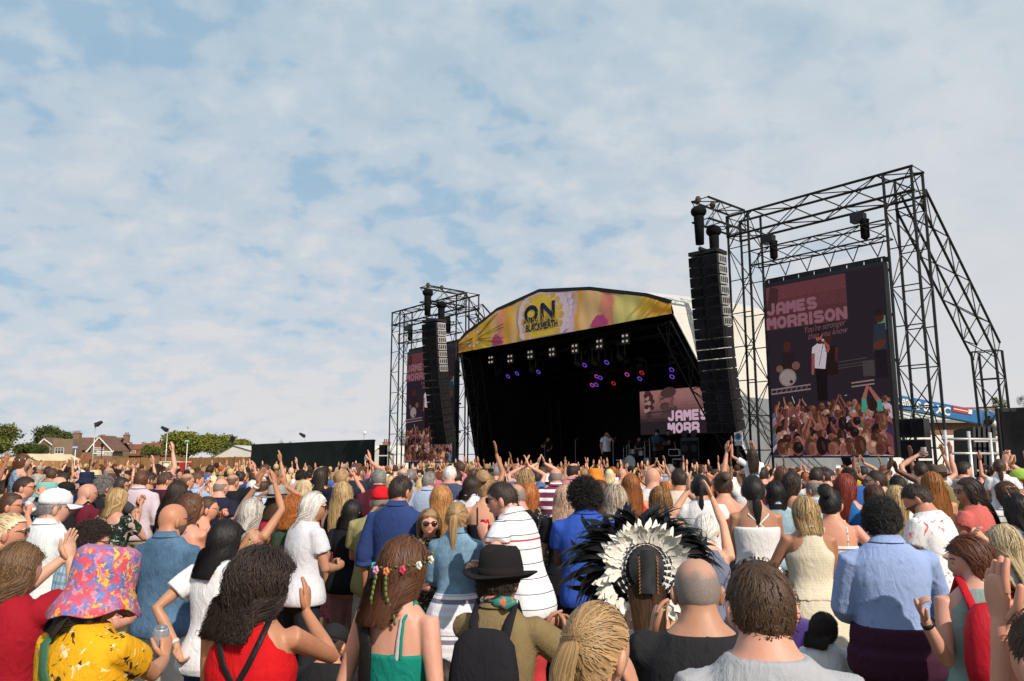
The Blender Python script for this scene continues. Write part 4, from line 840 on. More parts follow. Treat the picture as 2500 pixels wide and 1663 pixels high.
def gear():
 ax = (SU, SWV, Z3); sp = lambda px, b, z=DECK: S(plane_hit(px, 1100, b)[0], b, z)
 def cab(name, label, px, b, w, h, d, m, cones=0, z=DECK, cat='speaker cabinet', group=None):
  c = sp(px, b, z + h / 2); t = thing(name, label, cat, c - [0, 0, h / 2], group); k = MB(); k.box(c, (w, d, h), ax); k.build('case', M[m], t); k = MB(); k.box(c - SWV * (d / 2 + .01), (w * .88, .02, h * .82), ax); k.build('grille', M['black_cloth'], t)
  for i in range(cones): k = MB(); k.cyl(c - SWV * (d / 2 + .02) + SU * w * (.25 if i % 2 else -.25) + Z3 * h * ((i // 2) * .4 - .2), c - SWV * (d / 2 + .03) + SU * w * (.25 if i % 2 else -.25) + Z3 * h * ((i // 2) * .4 - .2), min(w, h) * .17, n=12); k.build('cone', M['black_steel'], t)
 cab('guitar_amplifier', 'guitar amplifier with pale panel beside the guitarist', 1663, 6.2, .7, .6, .4, 'grey_steel', 4, cat='amplifier'); cab('guitar_amplifier', 'white fronted small amplifier on top of the pale one', 1650, 6.2, .6, .3, .3, 'white_plastic', 0, DECK + .72, 'amplifier'); cab('guitar_amplifier', 'dark amplifier with orange top strip near the cabinets', 1672, 6.6, .7, .55, .4, 'black_plastic', 2, DECK + .1, 'amplifier')
 cab('speaker_cabinet', 'tall dark side fill speaker on the stage by the raking leg', 1697, 4.6, .9, 1.45, .7, 'black_plastic', 6); cab('speaker_cabinet', 'dark side fill speaker at the far end of the stage', 1257, 5.0, .8, 1.5, .6, 'black_plastic', 6)
 cab('speaker_cabinet', 'low black wedge monitor in front of the singer', 1470, 3.6, .6, .35, .5, 'black_plastic', 2); cab('equipment_case', 'small white box by the drum riser', 1515, 5.4, .3, .55, .3, 'white_plastic', 0, cat='case')
 d = thing('drum_kit', 'drum kit with white bass drum skin on the stage', 'drum kit', sp(1556, 6.0)); c = sp(1552, 6.0, DECK + .42)
 k = MB(); k.cyl(c, c - SWV * .42, .34, n=20); k.build('bass_drum', M['black_plastic'], d); k = MB(); k.cyl(c - SWV * .42, c - SWV * .44, .33, n=20); k.build('drum_skin', M['white_plastic'], d)
 for dx, dz, r in ((.35, .42, .17), (-.15, .5, .16), (.7, .1, .22), (-.5, .12, .18)): k = MB(); k.cyl(c + SU * dx + Z3 * (dz - .1), c + SU * dx + Z3 * (dz + .12), r, n=14); k.build('drum', M['grey_steel'], d)
 for dx, dz in ((-.75, .75), (.85, .8), (.55, .95), (-.4, 1.0)):
  k = MB(); k.lathe([(.24, 0), (.05, .03), (.02, .05)], c + SU * dx + Z3 * dz, n=14); k.build('cymbal', mottled('brass', (.55, .38, .12), .1, 3, .3, .5, .9) if 'brass' not in M else M['brass'], d); k = MB(); k.cyl(c + SU * dx - Z3 * .42, c + SU * dx + Z3 * dz, .014, n=6); k.build('cymbal_stand', M['galv'], d)
 for px, b, h in ((1497, 3.6, 1.4), (1586, 5.2, 1.5), (1530, 5.0, 1.2), (1405, 5.0, 1.5), (1330, 5.0, 1.4)):
  p = sp(px, b); t = thing('microphone_stand', {1497: 'microphone stand right next to the singer', 1586: 'microphone stand in front of the guitarist', 1530: 'low microphone stand by the drum riser', 1405: 'microphone stand in the gloom left of the singer', 1330: 'microphone stand at the dark half of the stage'}[px], 'microphone stand', p, 'microphone stands'); k = MB(); k.cyl(p, p + Z3 * h, .014, n=6); k.cyl(p, p + Z3 * .03, .14, n=12); k.cyl(p + Z3 * h, p + Z3 * (h + .1) + NF * -.2, .02, n=6); k.build('pole', M['grey_steel'], t)
gear()
def tower_sign():
 p = S(plane_hit(1803, 1071, .2)[0], .2, plane_hit(1803, 1071, .2)[1]); t = thing('warning_sign', 'white notice with round blue cup symbol on the scaffold leg', 'sign', p); ax = (SU, SWV, Z3)
 k = MB(); k.box(p, (.30, .02, .44), ax); k.build('board', M['white_paint'], t); k = MB(); q = p + NF * .012
 k.lathe([(.085, 0), (.115, 0), (.115, .004), (.085, .004)], q + Z3 * .07, (SU, Z3, NF), n=20); k.prism([q + Z3 * .12 - SU * .05, q + Z3 * .12 + SU * .05, q + Z3 * .01 + SU * .035, q + Z3 * .01 - SU * .035], NF * .004); k.box(q - Z3 * .14, (.26, .006, .10), ax); k.build('cup_symbol', M['sign_blue'], t)
 k = MB()
 for dz in (-.12, -.145, -.17): k.box(q + NF * .004 + Z3 * dz, (.2, .004, .012), ax)
 k.build('small_print', M['white_paint'], t)
tower_sign()

# ------------------------------------------------------------------ behind the big screen: boom lift, hall, rails, hoarding
def boom_lift():
 Y = 42.0; a, b_ = at(2140, 972, Y), at(2500, 1041, Y); t = thing('boom_lift', 'blue boom lift with white lettering behind the scaffold goal', 'boom lift', (b_[0], Y, 0)); d = (b_ - a) / np.linalg.norm(b_ - a); up = np.cross(np.array([0, 1., 0]), d) * -1
 if up[2] < 0: up = -up
 L = np.linalg.norm(b_ - a); fw = np.array([0, 1., 0])
 k = MB(); k.box((a + b_) / 2, (L, .6, .70), (d, fw, up)); k.box(a - d * 1.5, (3.2, .4, .5), (d, fw, up)); k.build('boom', M['crane_blue'], t)
 p = at(2180, 984, Y) - fw * .33; text_obj('Genie', p + [0, 0, -.05] , .72, M['white_paint'], t, d, up, width=at(2222, 985, Y)[0] - p[0], offset=.015); p = at(2228, 996, Y) - fw * .33; text_obj('S-85 XC', p - up * .08, .62, M['white_paint'], t, d, up, width=at(2312, 1003, Y)[0] - p[0], offset=.02)
 c = at(2341, 1003, Y) - fw * .32; k = MB(); k.box(c, (1.08, .03, .30), (d, fw, up)); k.build('red_label', M['red_paint'], t); k = MB(); k.box(c - fw * .02 + d * .42, (.2, .02, .24), (d, fw, up)); k.box(c - fw * .02 - d * .1, (.75, .02, .05), (d, fw, up)); k.build('white_label', M['white_paint'], t)
 k = MB(); p0, p1 = at(2402, 1028, Y) - fw * .5, at(2450, 1062, Y) - fw * .5; k.cyl(p0, p1, .16, n=12); k.build('lift_cylinder', M['white_paint'], t, smooth=True); k = MB(); k.cyl(p0 - (p1 - p0) * .12, p0 + (p1 - p0) * .1, .22, n=12); k.build('cylinder_joint', M['black_steel'], t)
 k = MB(); k.box((b_[0] + 1, Y, 1.2), (3.4, 2.4, 1.2)); k.box((b_[0] + 1, Y, b_[2] * .5 + .6), (1.2, 1.4, b_[2] - 1)); k.build('chassis', M['crane_blue'], t)
 for i in (-1, 1):
  for j in (-1, 1): k = MB(); k.cyl((b_[0] + 1 + i * 1.3, Y + j * 1.0, .55), (b_[0] + 1 + i * 1.3, Y + j * 1.35, .55), .55, n=16); k.build('wheel', M['black_plastic'], t)
boom_lift()
def hall():
 Y = 66.0; a, b_ = at(2160, 1028, Y), at(2600, 1028, Y); ze = at(2300, 1028, Y)[2]; zr = at(2300, 1009, Y)[2]; zm = at(2300, 1061, Y)[2]; t = thing('low_hall', 'low brown brick hall with pale ribbed roof behind the boom lift', 'building', ((a[0] + b_[0]) / 2, Y, 0)); w = b_[0] - a[0]; cx = (a[0] + b_[0]) / 2
 k = MB(); k.box((cx, Y + 5, (zm + ze) / 2), (w, 10, ze - zm)); k.build('wall', M['red_brick'], t); k = MB(); k.box((cx, Y + 5, zm / 2 - .01), (w - .1, 9.9, zm - .02)); k.build('lower_wall', M['white_paint'], t)
 k = MB(); k.prism([(a[0], Y - .5, ze), (b_[0], Y - .5, ze), (b_[0] - 3, Y + 6, zr + .6), (a[0] + 2, Y + 6, zr + .6)], (0, 0, .15)); k.build('roof', M['white_tarp'], t)
 k = MB()
 for i in range(14): x = a[0] + w * (i + .5) / 14; k.bar((x, Y - .5, ze + .2), (x * .98 + cx * .02, Y + 6, zr + .8), .12, .06)
 k.box((cx, Y - .55, ze - .05), (w, .2, .25)); k.build('roof_rib', M['grey_steel'], t)
 r = at(2380, 994, 80); t2 = thing('house', 'dark red roofed house peeking over the blue boom', 'house', (r[0], 80, 0)); k = MB(); k.box((r[0], 84, 3), (9, 7, 6)); k.build('wall', M['red_brick'], t2); k = MB(); prism_roof(k, (r[0], 84, 6), np.eye(3), 9, 7, max(.5, r[2] - 6)); k.build('roof', M['roof_red'], t2)
 r = at(962, 1088, 140); t2 = thing('house', 'pale far house with orange chimneys behind the far scaffold goal', 'house', (r[0], 140, 0)); k = MB(); k.box((r[0], 144, r[2] / 2), (7, 7, r[2])); k.build('wall', M['white_paint'], t2)
 for i in (-2, 2): chimney(t2, (r[0] + i, 144, r[2] - .2), 1.3, .8)
hall()
def rails():
 Y = 19.0; t = thing('scaffold_rail', 'silver scaffold tube railing beside the black end hoarding', 'railing', (at(2360, 1, Y)[0], Y, 0))
 for px, py in ((2306, 1050), (2364, 1053), (2416, 1056)):
  k = MB(); p = at(px, py, Y); k.cyl((p[0], Y, 0), p, .042, n=10); k.build('upright', M['galv'], t, smooth=True)
 for py in (1072, 1107):
  k = MB(); k.cyl(at(2300, py, Y), at(2446, py + 1, Y), .034, n=10); k.build('crossbar', M['galv'], t, smooth=True)
 q = at(2384, 1046, 20.5); t = thing('ramp_stack', 'leaning stack of black ramps behind the silver railing', 'ramps', (q[0], 20.5, 0)); k = MB()
 for i in range(5):
  x = (i - 2) * .13; k = MB(); k.bar((q[0] + x - .22, 20.5, .2), (q[0] + x + .05, 20.7, q[2]), .07, .9, (0, 1, 0)); k.build('ramp', M['black_plastic'], t)
 k = MB(); k.bar((q[0] - .4, 20.0, q[2] - .35), (q[0] + .35, 20.0, q[2] - .35), .04, .04); k.bar((q[0] - .4, 20.0, q[2] - 1.1), (q[0] + .3, 20.0, q[2] - 1.1), .04, .04); k.build('strap', M['galv'], t)
 a = at(2441, 997, 16.5); b_ = at(2600, 990, 16.5); t = thing('hoarding_panel', 'black hoarding closing the picture beyond the silver railing', 'hoarding', (a[0] + 1, 16.5, 0)); P = np.zeros((9, 13, 3)); rs = np.random.RandomState(5)
 for u in range(9):
  for v in range(13): P[u, v] = (a[0] + (b_[0] - a[0]) * v / 12, 16.5 + .03 * math.sin(v) + .01 * rs.normal(), a[2] * u / 8)
 k = MB(); k.grid(P); P2 = P.copy(); P2[..., 1] += .04; k.grid(P2[:, ::-1]); k.build('scrim', M['black_cloth'], t, smooth=True); k = MB(); k.bar((a[0], 16.56, 0), (a[0], 16.56, a[2]), .09); k.bar((a[0], 16.56, a[2] - .04), (b_[0], 16.56, b_[2] - .04), .08); k.build('frame', M['black_steel'], t)
rails()
# ------------------------------------------------------------------ people: shapes
H0 = 1.72
def sst(a, b, x):
 t = np.clip((x - a) / (b - a), 0, 1); return t * t * (3 - 2 * t)
#            z      half-width depth  y-offset   (fractions of body height)
TORSO_M = np.array([(.450, .050, .045, 0), (.480, .092, .066, -.004), (.515, .100, .072, -.006), (.560, .093, .067, -.002), (.610, .089, .063, .002), (.660, .093, .067, .003), (.710, .101, .071, .003),
     (.750, .107, .070, .001), (.785, .106, .063, -.003), (.812, .096, .055, -.007), (.834, .077, .048, -.009), (.852, .055, .043, -.009), (.868, .0405, .039, -.004), (.885, .0355, .037, .002), (.905, .0345, .036, .006)])
TORSO_F = np.array([(.450, .050, .045, 0), (.480, .098, .070, -.005), (.515, .106, .076, -.009), (.560, .094, .067, -.004), (.610, .076, .056, .001), (.645, .075, .056, .002), (.700, .084, .066, .006),
     (.735, .090, .070, .006), (.780, .088, .057, -.003), (.808, .082, .050, -.006), (.830, .066, .044, -.008), (.848, .047, .039, -.008), (.862, .0345, .035, -.003), (.875, .0295, .031, .001), (.905, .0295, .031, .006)])
class Geo:
 def __init__(s): s.V = []; s.F = []; s.n = 0
 def add(s, V, F): s.V.append(np.asarray(V, float)); s.F += [tuple(i + s.n for i in f) for f in F]; s.n += len(V)
 def rings(s, R, cap=True):
  R = [np.asarray(r) for r in R]; n = len(R[0]); F = [(k * n + i, k * n + (i + 1) % n, (k + 1) * n + (i + 1) % n, (k + 1) * n + i) for k in range(len(R) - 1) for i in range(n)]
  V = np.vstack(R)
  if cap:
   V = np.vstack([V, R[0].mean(0), R[-1].mean(0)]); a, b = len(V) - 2, len(V) - 1; m = (len(R) - 1) * n
   F += [(a, (i + 1) % n, i) for i in range(n)] + [(b, m + i, m + (i + 1) % n) for i in range(n)]
  s.add(V, F)
 def tube(s, P, rad, n=10, flat=None, rounded=True):
  """tube along points; flat = (axis, k): flattened by k across axis"""
  P = np.asarray(P, float); R = []; rad = list(rad); up = None; L = len(P)
  T = [P[min(i + 1, L - 1)] - P[max(i - 1, 0)] for i in range(L)]
  a, b, d = frame_of(T[0])
  if flat is not None:
   f = np.asarray(flat[0], float); b = f - d * (f @ d); b /= np.linalg.norm(b) + 1e-9; a = np.cross(b, d)
  th = np.arange(n) * 2 * math.pi / n; kb = flat[1] if flat is not None else 1.0
  def ring(p, r, a, b): return p + np.outer(np.cos(th) * r, a) + np.outer(np.sin(th) * r * kb, b)
  d0 = T[0] / (np.linalg.norm(T[0]) + 1e-9)
  if rounded: R += [ring(P[0] - d0 * rad[0] * .85, rad[0] * .45, a, b), ring(P[0] - d0 * rad[0] * .5, rad[0] * .84, a, b)]
  for i in range(L):
   d = T[i] / (np.linalg.norm(T[i]) + 1e-9); a = a - d * (a @ d); a /= np.linalg.norm(a) + 1e-9; b = np.cross(d, a); R.append(ring(P[i], rad[i], a, b))
  if rounded: R += [ring(P[-1] + d * rad[-1] * .5, rad[-1] * .84, a, b), ring(P[-1] + d * rad[-1] * .85, rad[-1] * .45, a, b)]
  s.rings(R)
 def ell(s, c, r, M3=None, n=12, m=8):
  V = [];
  for k in range(m + 1):
   ph = math.pi * min(max(k / m, .04), .96)
   for i in range(n):
    th = 2 * math.pi * i / n; V.append((r[0] * math.sin(ph) * math.cos(th), r[1] * math.sin(ph) * math.sin(th), -r[2] * math.cos(ph)))
  V = np.array(V); V = V @ np.asarray(M3).T if M3 is not None else V
  s.rings(list((V + np.asarray(c)).reshape(m + 1, n, 3)))
 def arrays(s):
  q = np.array([f for f in s.F if len(f) == 4], np.int32).reshape(-1, 4); t = np.array([f for f in s.F if len(f) == 3], np.int32).reshape(-1, 3)
  return np.vstack(s.V), [x for x in (q, t) if len(x)]
def torso_rings(T, z0, z1, grow=0.0, wide=1.0, n=20, steps=None, gz=None):
 zs = np.linspace(z0, z1, steps or max(4, int((z1 - z0) / .022))); out = []
 for z in zs:
  w, d, y = [np.interp(z, T[:, 0], T[:, k]) for k in (1, 2, 3)]; g = grow if gz is None else grow + gz(z)
  bel = wide if z < .80 else 1 + (wide - 1) * max(0, (.86 - z) / .06)
  rx, ry = w * H0 * bel + g, d * H0 * (1 + (bel - 1) * 1.15) + g; th = np.arange(n) * 2 * math.pi / n; p = 2.35
  c, s_ = np.cos(th), np.sin(th); k = (np.abs(c) ** p + np.abs(s_) ** p) ** (-1 / p)
  out.append(np.stack([rx * c * k, y * H0 + ry * s_ * k, np.full(n, z * H0)], 1))
 return out
def rotz(a): c, s = math.cos(a), math.sin(a); return np.array([[c, -s, 0], [s, c, 0], [0, 0, 1]])
def rotx(a): c, s = math.cos(a), math.sin(a); return np.array([[1, 0, 0], [0, c, -s], [0, s, c]])
def roty(a): c, s = math.cos(a), math.sin(a); return np.array([[c, 0, s], [0, 1, 0], [-s, 0, c]])
# arm presets: wrist relative to the shoulder (x to the person's outside), elbow pole, hand direction, palm side, curl
ARM = {'down': ((.09, .03, -.52), (.4, -1, -.2), None, .35), 'loose': ((.11, .10, -.49), (.5, -1, -.2), None, .45), 'hip': ((.00, .07, -.36), (1, -.5, .1), (-.5, .5, -.6), .9), 'front': ((-.11, .27, -.30), (.7, -.5, -.9), (-.6, .7, .25), .9), 'belly': ((-.16, .22, -.34), (.8, -.4, -.8), (-.9, .4, .1), .8),
    'cross': ((-.23, .20, -.24), (.8, .1, -.9), (-.9, .1, .2), .6), 'clap': ((-.125, .30, -.06), (.9, -.1, -.9), (-.12, .35, .95), .12), 'clapup': ((-.13, .16, .36), (1, .1, -.2), (-.12, .12, 1), .12), 'up': ((.03, .10, .50), (1, .1, .0), (0, .05, 1), .15), 'upbent': ((.08, .18, .34), (1, .1, -.5), (-.1, .1, 1), .2),
    'wide': ((.22, .10, .40), (1, 0, -.6), (.2, .1, 1), .15), 'phone': ((-.14, .34, .20), (.8, .1, -.9), (-.1, .25, 1), .8), 'drink': ((-.05, .27, -.14), (.8, -.4, -.9), (-.3, .75, .5), .95), 'mouth': ((-.11, .21, .10), (.9, .1, -.8), (-.5, .2, .8), .9), 'back': ((-.02, -.16, -.40), (1, -.8, .1), (-.5, -.2, -.7), .6), 'point': ((.09, .12, .50), (1, .1, -.1), (.05, .05, 1), -1),
    'mic': ((-.14, .20, .06), (.9, .1, -.9), (-.5, .2, .8), .95), 'hold': ((-.02, .30, -.22), (.7, -.5, -.8), (-.2, .95, .2), .9), 'guitar': ((-.20, .20, -.38), (1, -.2, -.4), (-.9, .3, -.1), .6), 'neck': ((.20, .27, -.22), (.9, -.5, -.9), (.3, .7, .6), .9), 'head': ((-.05, .10, .27), (1, .3, .3), (-.8, -.1, .45), .5), 'sitknee': ((.02, .36, -.34), (1, -.2, -.2), (0, .8, -.4), .5)}
class Pose:
 def __init__(s, sex='f', build=1.0, lean=0.0, armL='down', armR='down', legs='stand', hyaw=0.0, hpitch=0.0, hroll=0.0, child=False):
  s.sex, s.wide, s.lean, s.legs = sex, build, lean, legs; s.T = TORSO_M if sex == 'm' else TORSO_F; s.child = child
  s.sw = (.104 if sex == 'm' else .090) * H0 * (1 + (build - 1) * .5); s.lr = (1.0 if sex == 'm' else .86) * (1 + (build - 1) * .8)
  s.hs = 1.22 if child else 1.0
  s.arms = []
  for side, A in ((-1, armL), (1, armR)):
   sh = s.bend(np.array([[side * s.sw, -.008, .808 * H0]]))[0]
   tgt, pole, hd, curl = ARM[A] if isinstance(A, str) else A[:4]
   if isinstance(A, str) or len(np.shape(tgt)) == 1 and not (isinstance(A, tuple) and len(A) > 4):
    w = sh + np.array([side * tgt[0], tgt[1], tgt[2]]); pl = np.array([side * abs(pole[0]), pole[1], pole[2]], float); hv = None if hd is None else np.array([side * hd[0], hd[1], hd[2]], float)
   if isinstance(A, tuple) and len(A) > 4: w, pl, hv = np.array(tgt, float), np.array([side * abs(pole[0]), pole[1], pole[2]], float), None if hd is None else np.array(hd, float)   # absolute
   a, b = .290, .255; v = w - sh; L = np.linalg.norm(v); L2 = min(max(L, .12), (a + b) * .995); v = v / L; w = sh + v * L2
   x = (a * a - b * b + L2 * L2) / (2 * L2); h = math.sqrt(max(a * a - x * x, 1e-6)); pl = pl - v * (pl @ v); pl /= np.linalg.norm(pl) + 1e-9
   el = sh + v * x + pl * h
   fd = (w - el) / np.linalg.norm(w - el); hv = fd if hv is None else hv / np.linalg.norm(hv); hv = hv * .8 + fd * .2; hv /= np.linalg.norm(hv)
   s.arms.append((side, sh, el, w, hv, curl))
  hp = s.bend(np.array([[0, .022 * H0, .917 * H0]]))[0]; s.head = hp
  s.HR = rotz(-R_(hyaw)) @ rotx(-R_(hpitch) - R_(lean) * .6) @ roty(R_(hroll))
  z = .478 * H0; hw = .050 * H0 * (1 + (build - 1) * .6)
  if legs == 'stand': s.legp = [[(q * hw, 0, z), (q * (hw + .012), .02, .275 * H0), (q * (hw + .022), -.01, .045 * H0), (q * (hw + .035), .13, .012 * H0)] for q in (-1, 1)]
  elif legs == 'walk': s.legp = [[(q * hw, 0, z), (q * (hw + .01), .04 + q * .10, .28 * H0), (q * (hw + .015), q * .18 - .04, .05 * H0), (q * (hw + .025), q * .18 + .10, .012 * H0)] for q in (-1, 1)]
  elif legs == 'sit': s.legp = [[(q * hw, .02, z), (q * .20, .42, z + .22), (q * .16, .60, z - .14), (q * .18, .74, z - .16)] for q in (-1, 1)]
  elif legs == 'ride': s.legp = [[(q * hw, .02, z), (q * .13, .36, z + .02), (q * .12, .36, z - .38), (q * .12, .46, z - .44)] for q in (-1, 1)]
  elif legs == 'kneel': s.legp = [[(q * hw, .0, z), (q * .12, .30, z - .34), (q * .12, -.08, z - .40), (q * .12, -.2, z - .44)] for q in (-1, 1)]
 def bend(s, P):
  P = np.array(P, float)
  if not s.lean: return P
  z = P[:, 2]; k = sst(.50 * H0, .66 * H0, z) * R_(s.lean); pz = .52 * H0; y, dz = P[:, 1].copy(), z - pz
  P[:, 1] = y * np.cos(k) + dz * np.sin(k); P[:, 2] = pz - y * np.sin(k) + dz * np.cos(k); return P
HEAD_R = np.array([.0795, .0975, .1125])
def head_points(sex, n=28, m=22, fat=1.0):
 V = []
 for k in range(m + 1):
  ph = math.pi * min(max(k / m, .03), .97)
  for i in range(n):
   th = 2 * math.pi * i / n; V.append((math.sin(ph) * math.cos(th), math.sin(ph) * math.sin(th), -math.cos(ph)))
 d = np.array(V); x, y, z = d[:, 0].copy(), d[:, 1].copy(), d[:, 2].copy(); up = np.clip(z, 0, .97); k_ = np.where(z > 0, (1 - up ** 2.25) ** (1 / 2.25) / np.sqrt(1 - up ** 2), 1)[:, None]; P = d * HEAD_R * np.concatenate([k_, k_, np.ones_like(k_)], 1)
 lo = np.clip(-z, 0, 1); jaw = .26 if sex == 'm' else .32
 P[:, 0] *= 1 - jaw * lo ** 1.3 * (y > -.3) - .10 * lo * (y <= -.3); P[:, 0] *= fat
 P[:, 1] *= np.where((z < -.2) & (y < 0), 1 - .42 * sst(.2, .9, lo), 1.0)
 f = (y > 0); g = lambda a, b, sa, sb: np.exp(-((x - a) / sa) ** 2 - ((z - b) / sb) ** 2) * f
 P[:, 1] += .021 * g(0, -.22, .13, .15) + .009 * g(0, .02, .09, .16) + .005 * (g(.35, .14, .3, .09) + g(-.35, .14, .3, .09)) - .009 * (g(.40, .0, .17, .10) + g(-.40, .0, .17, .10)) + .006 * g(0, -.50, .25, .07) + .009 * g(0, -.86, .3, .16) + .004 * (g(.5, -.2, .2, .2) + g(-.5, -.2, .2, .2)) - .004 * g(0, -.62, .3, .06)
 P[:, 1] += np.where(f, .012 * sst(.3, .95, lo) * np.clip(y, 0, 1), 0)
 return P.reshape(m + 1, n, 3)
def add_head(G, P, X):
 r = head_points(P.sex, fat=1 + (P.wide - 1) * .35)
 G.rings(list((r.reshape(-1, 3) @ P.HR.T * P.hs + P.head).reshape(r.shape)))
 for q in (-1, 1):
  c = P.HR @ (np.array([q * .083, -.010, -.014]) * P.hs) + P.head
  X.ell(c, np.array([.0125, .021, .034]) * P.hs, P.HR @ rotz(q * .5) @ roty(q * .15), 10, 7)
def hand_geo(Gp, Gf, w, hv, side, curl, sc=1.0):
 """palm into Gp (merged with the body), five separate fingers into Gf"""
 inward = np.array([-side, 0.0, 0.0]) if abs(hv[0]) < .8 else np.array([0, -1.0, 0.3])
 pn = inward - hv * (inward @ hv); pn /= np.linalg.norm(pn); ac = np.cross(hv, pn)              # ac: across the palm
 th_s = 1.0 if (ac @ np.array([0, -.2, 1.0]) > 0) == (hv[2] < .5) else -1.0
 if hv[2] >= .5: th_s = 1.0 if ac[1] < 0 else -1.0
 ac = ac * th_s                                                                                 # towards the thumb
 P = lambda a, b, c: w + hv * a * sc + ac * b * sc + pn * c * sc
 Gp.tube([P(-.01, 0, 0), P(.03, 0, 0), P(.065, 0, .002), P(.088, 0, .003)], [.026 * sc, .034 * sc, .041 * sc, .040 * sc], 10, (pn, .40))
 point = curl < 0; c0 = .9 if point else curl
 for i, (b, L, r) in enumerate(((.030, .074, .0088), (.010, .082, .0090), (-.010, .077, .0087), (-.029, .060, .0078))):
  c = .02 if (point and i == 0) else c0 * (1 + .08 * i); a, p = 0.0, np.array(P(.080 - .004 * i, b, .003)); pts = [p]; dv = hv + ac * (b * 1.9 * (1 - min(c, 1)))
  for s_ in (.42, .32, .26):
   a += c * (1.05 if s_ < .4 else .8); dd = dv * math.cos(a) + pn * math.sin(a); dd /= np.linalg.norm(dd); p = p + dd * L * s_ * sc; pts.append(p)
  Gf.tube(pts, [r * sc * 1.06, r * sc, r * sc * .94, r * sc * .78], 6)
 c = min(max(c0, .1), 1); p0 = P(.022, .026, .004); d1 = hv * .62 + ac * .74 + pn * .25 * c; d2 = hv * .9 + ac * (.35 - .35 * c) + pn * .55 * c
 d1 /= np.linalg.norm(d1); d2 /= np.linalg.norm(d2); p1 = p0 + d1 * .036 * sc; p2 = p1 + d2 * .030 * sc; p3 = p2 + d2 * .022 * sc
 Gf.tube([p0, p1, p2, p3], [.0135 * sc, .0115 * sc, .0100 * sc, .0082 * sc], 6)
PENDING = []                                              # (mesh, voxel, smoothing, extra geometry, fold, seed)
def raw_mesh(name, G, voxel, iters, extra=None, fold=0.0, seed=0, material=None):
 V, F = G.arrays(); me = fast_mesh(name, V, F, True, [material]); PENDING.append([me, voxel, iters, extra, fold, seed, material]); return me
def bake_pending():
 """voxel-fuse every pending shape into one continuous skin, smooth it, fold the cloth and add fingers or straps"""
 global PENDING
 if not PENDING: return
 jobs = []
 for p in PENDING:
  o = bpy.data.objects.new('tmp', p[0]); COL.objects.link(o); r = o.modifiers.new('fuse', 'REMESH'); r.mode = 'VOXEL'; r.voxel_size = p[1]; r.use_smooth_shade = True
  s_ = o.modifiers.new('relax', 'SMOOTH'); s_.factor = .5; s_.iterations = p[2]; jobs.append((o, p))
 dg = bpy.context.evaluated_depsgraph_get()
 for o, p in jobs:
  ev = o.evaluated_get(dg).data; n = len(ev.vertices); co = np.empty(n * 3, np.float32); ev.vertices.foreach_get('co', co); co = co.reshape(-1, 3)
  nl = len(ev.loops); li = np.empty(nl, np.int32); ev.loops.foreach_get('vertex_index', li); tot = np.empty(len(ev.polygons), np.int32); ev.polygons.foreach_get('loop_total', tot)
  st = np.zeros(len(tot), np.int64); st[1:] = np.cumsum(tot)[:-1]; F = []
  for k in (3, 4):
   w = st[tot == k]
   if len(w): F.append(li[w[:, None] + np.arange(k)])
  if p[4]:
   no = np.empty(n * 3, np.float32); ev.vertex_normals.foreach_get('vector', no); no = no.reshape(-1, 3); rs = np.random.RandomState(p[5]); dsp = np.zeros(n)
   for i in range(7):
    kx, ky, kz = rs.normal(size=3) * np.array([20, 20, 14]) * (1 + .22 * i); ph = rs.rand() * 6.28; wv = np.sin(co @ np.array([kx, ky, kz]) + ph + 1.3 * np.sin(co @ (rs.normal(size=3) * 7))); dsp += (1 - np.abs(wv)) ** 3 * 1.5 / (1 + .12 * i) - .36
   co = co + no * (np.maximum(dsp, -.12) * p[4] * .32)[:, None]
  V = [co]; off = n
  if p[3] is not None and p[3].n:
   v2, f2 = p[3].arrays(); V.append(v2); F += [f + off for f in f2]
  nm = p[0].name; p[0].name = nm + '_raw'; new = fast_mesh(nm, np.vstack(V), F, True, [p[6]]); p[0].user_remap(new); p.append(new)
 for o, p in jobs: bpy.data.objects.remove(o)
 PENDING = []

# ---- materials that take their colour from the object they are on
def cloth_mat(name, rough=0.85, pattern=None, bstr=0.38, sheen=True):
 m, nt, b = mat(name, rough, 0.15); L = nt.links.new; oi = N(nt, 'ShaderNodeObjectInfo'); v = coords(nt); base = oi.outputs['Color']
 if pattern: base = pattern(nt, v, base)
 w = noise(nt, v, 2.2, 3, 0.5); base = mixc(nt, 1.0, base, ramp(nt, w, [(.3, .86), (.7, 1.08)]), 'MULTIPLY')
 L(base, b.inputs['Base Color'])
 fine = noise(nt, coords(nt, (60, 60, 60)), 4, 2); fold = noise(nt, coords(nt, (8, 8, 4)), 1.6, 5, 0.6, 1.6)
 bump(nt, b, mth(nt, 'ADD', mth(nt, 'MULTIPLY', fold, 1.0), mth(nt, 'MULTIPLY', fine, .06)), bstr, .035); return m
def stripes(c, period, width, axis=2, off=0.0):
 def f(nt, v, base):
  sp = N(nt, 'ShaderNodeSeparateXYZ'); nt.links.new(v, sp.inputs[0]); k = mth(nt, 'FRACT', mth(nt, 'DIVIDE', mth(nt, 'ADD', sp.outputs[axis], off + 5), period))
  return mixc(nt, mth(nt, 'LESS_THAN', k, width), base, c)
 return f
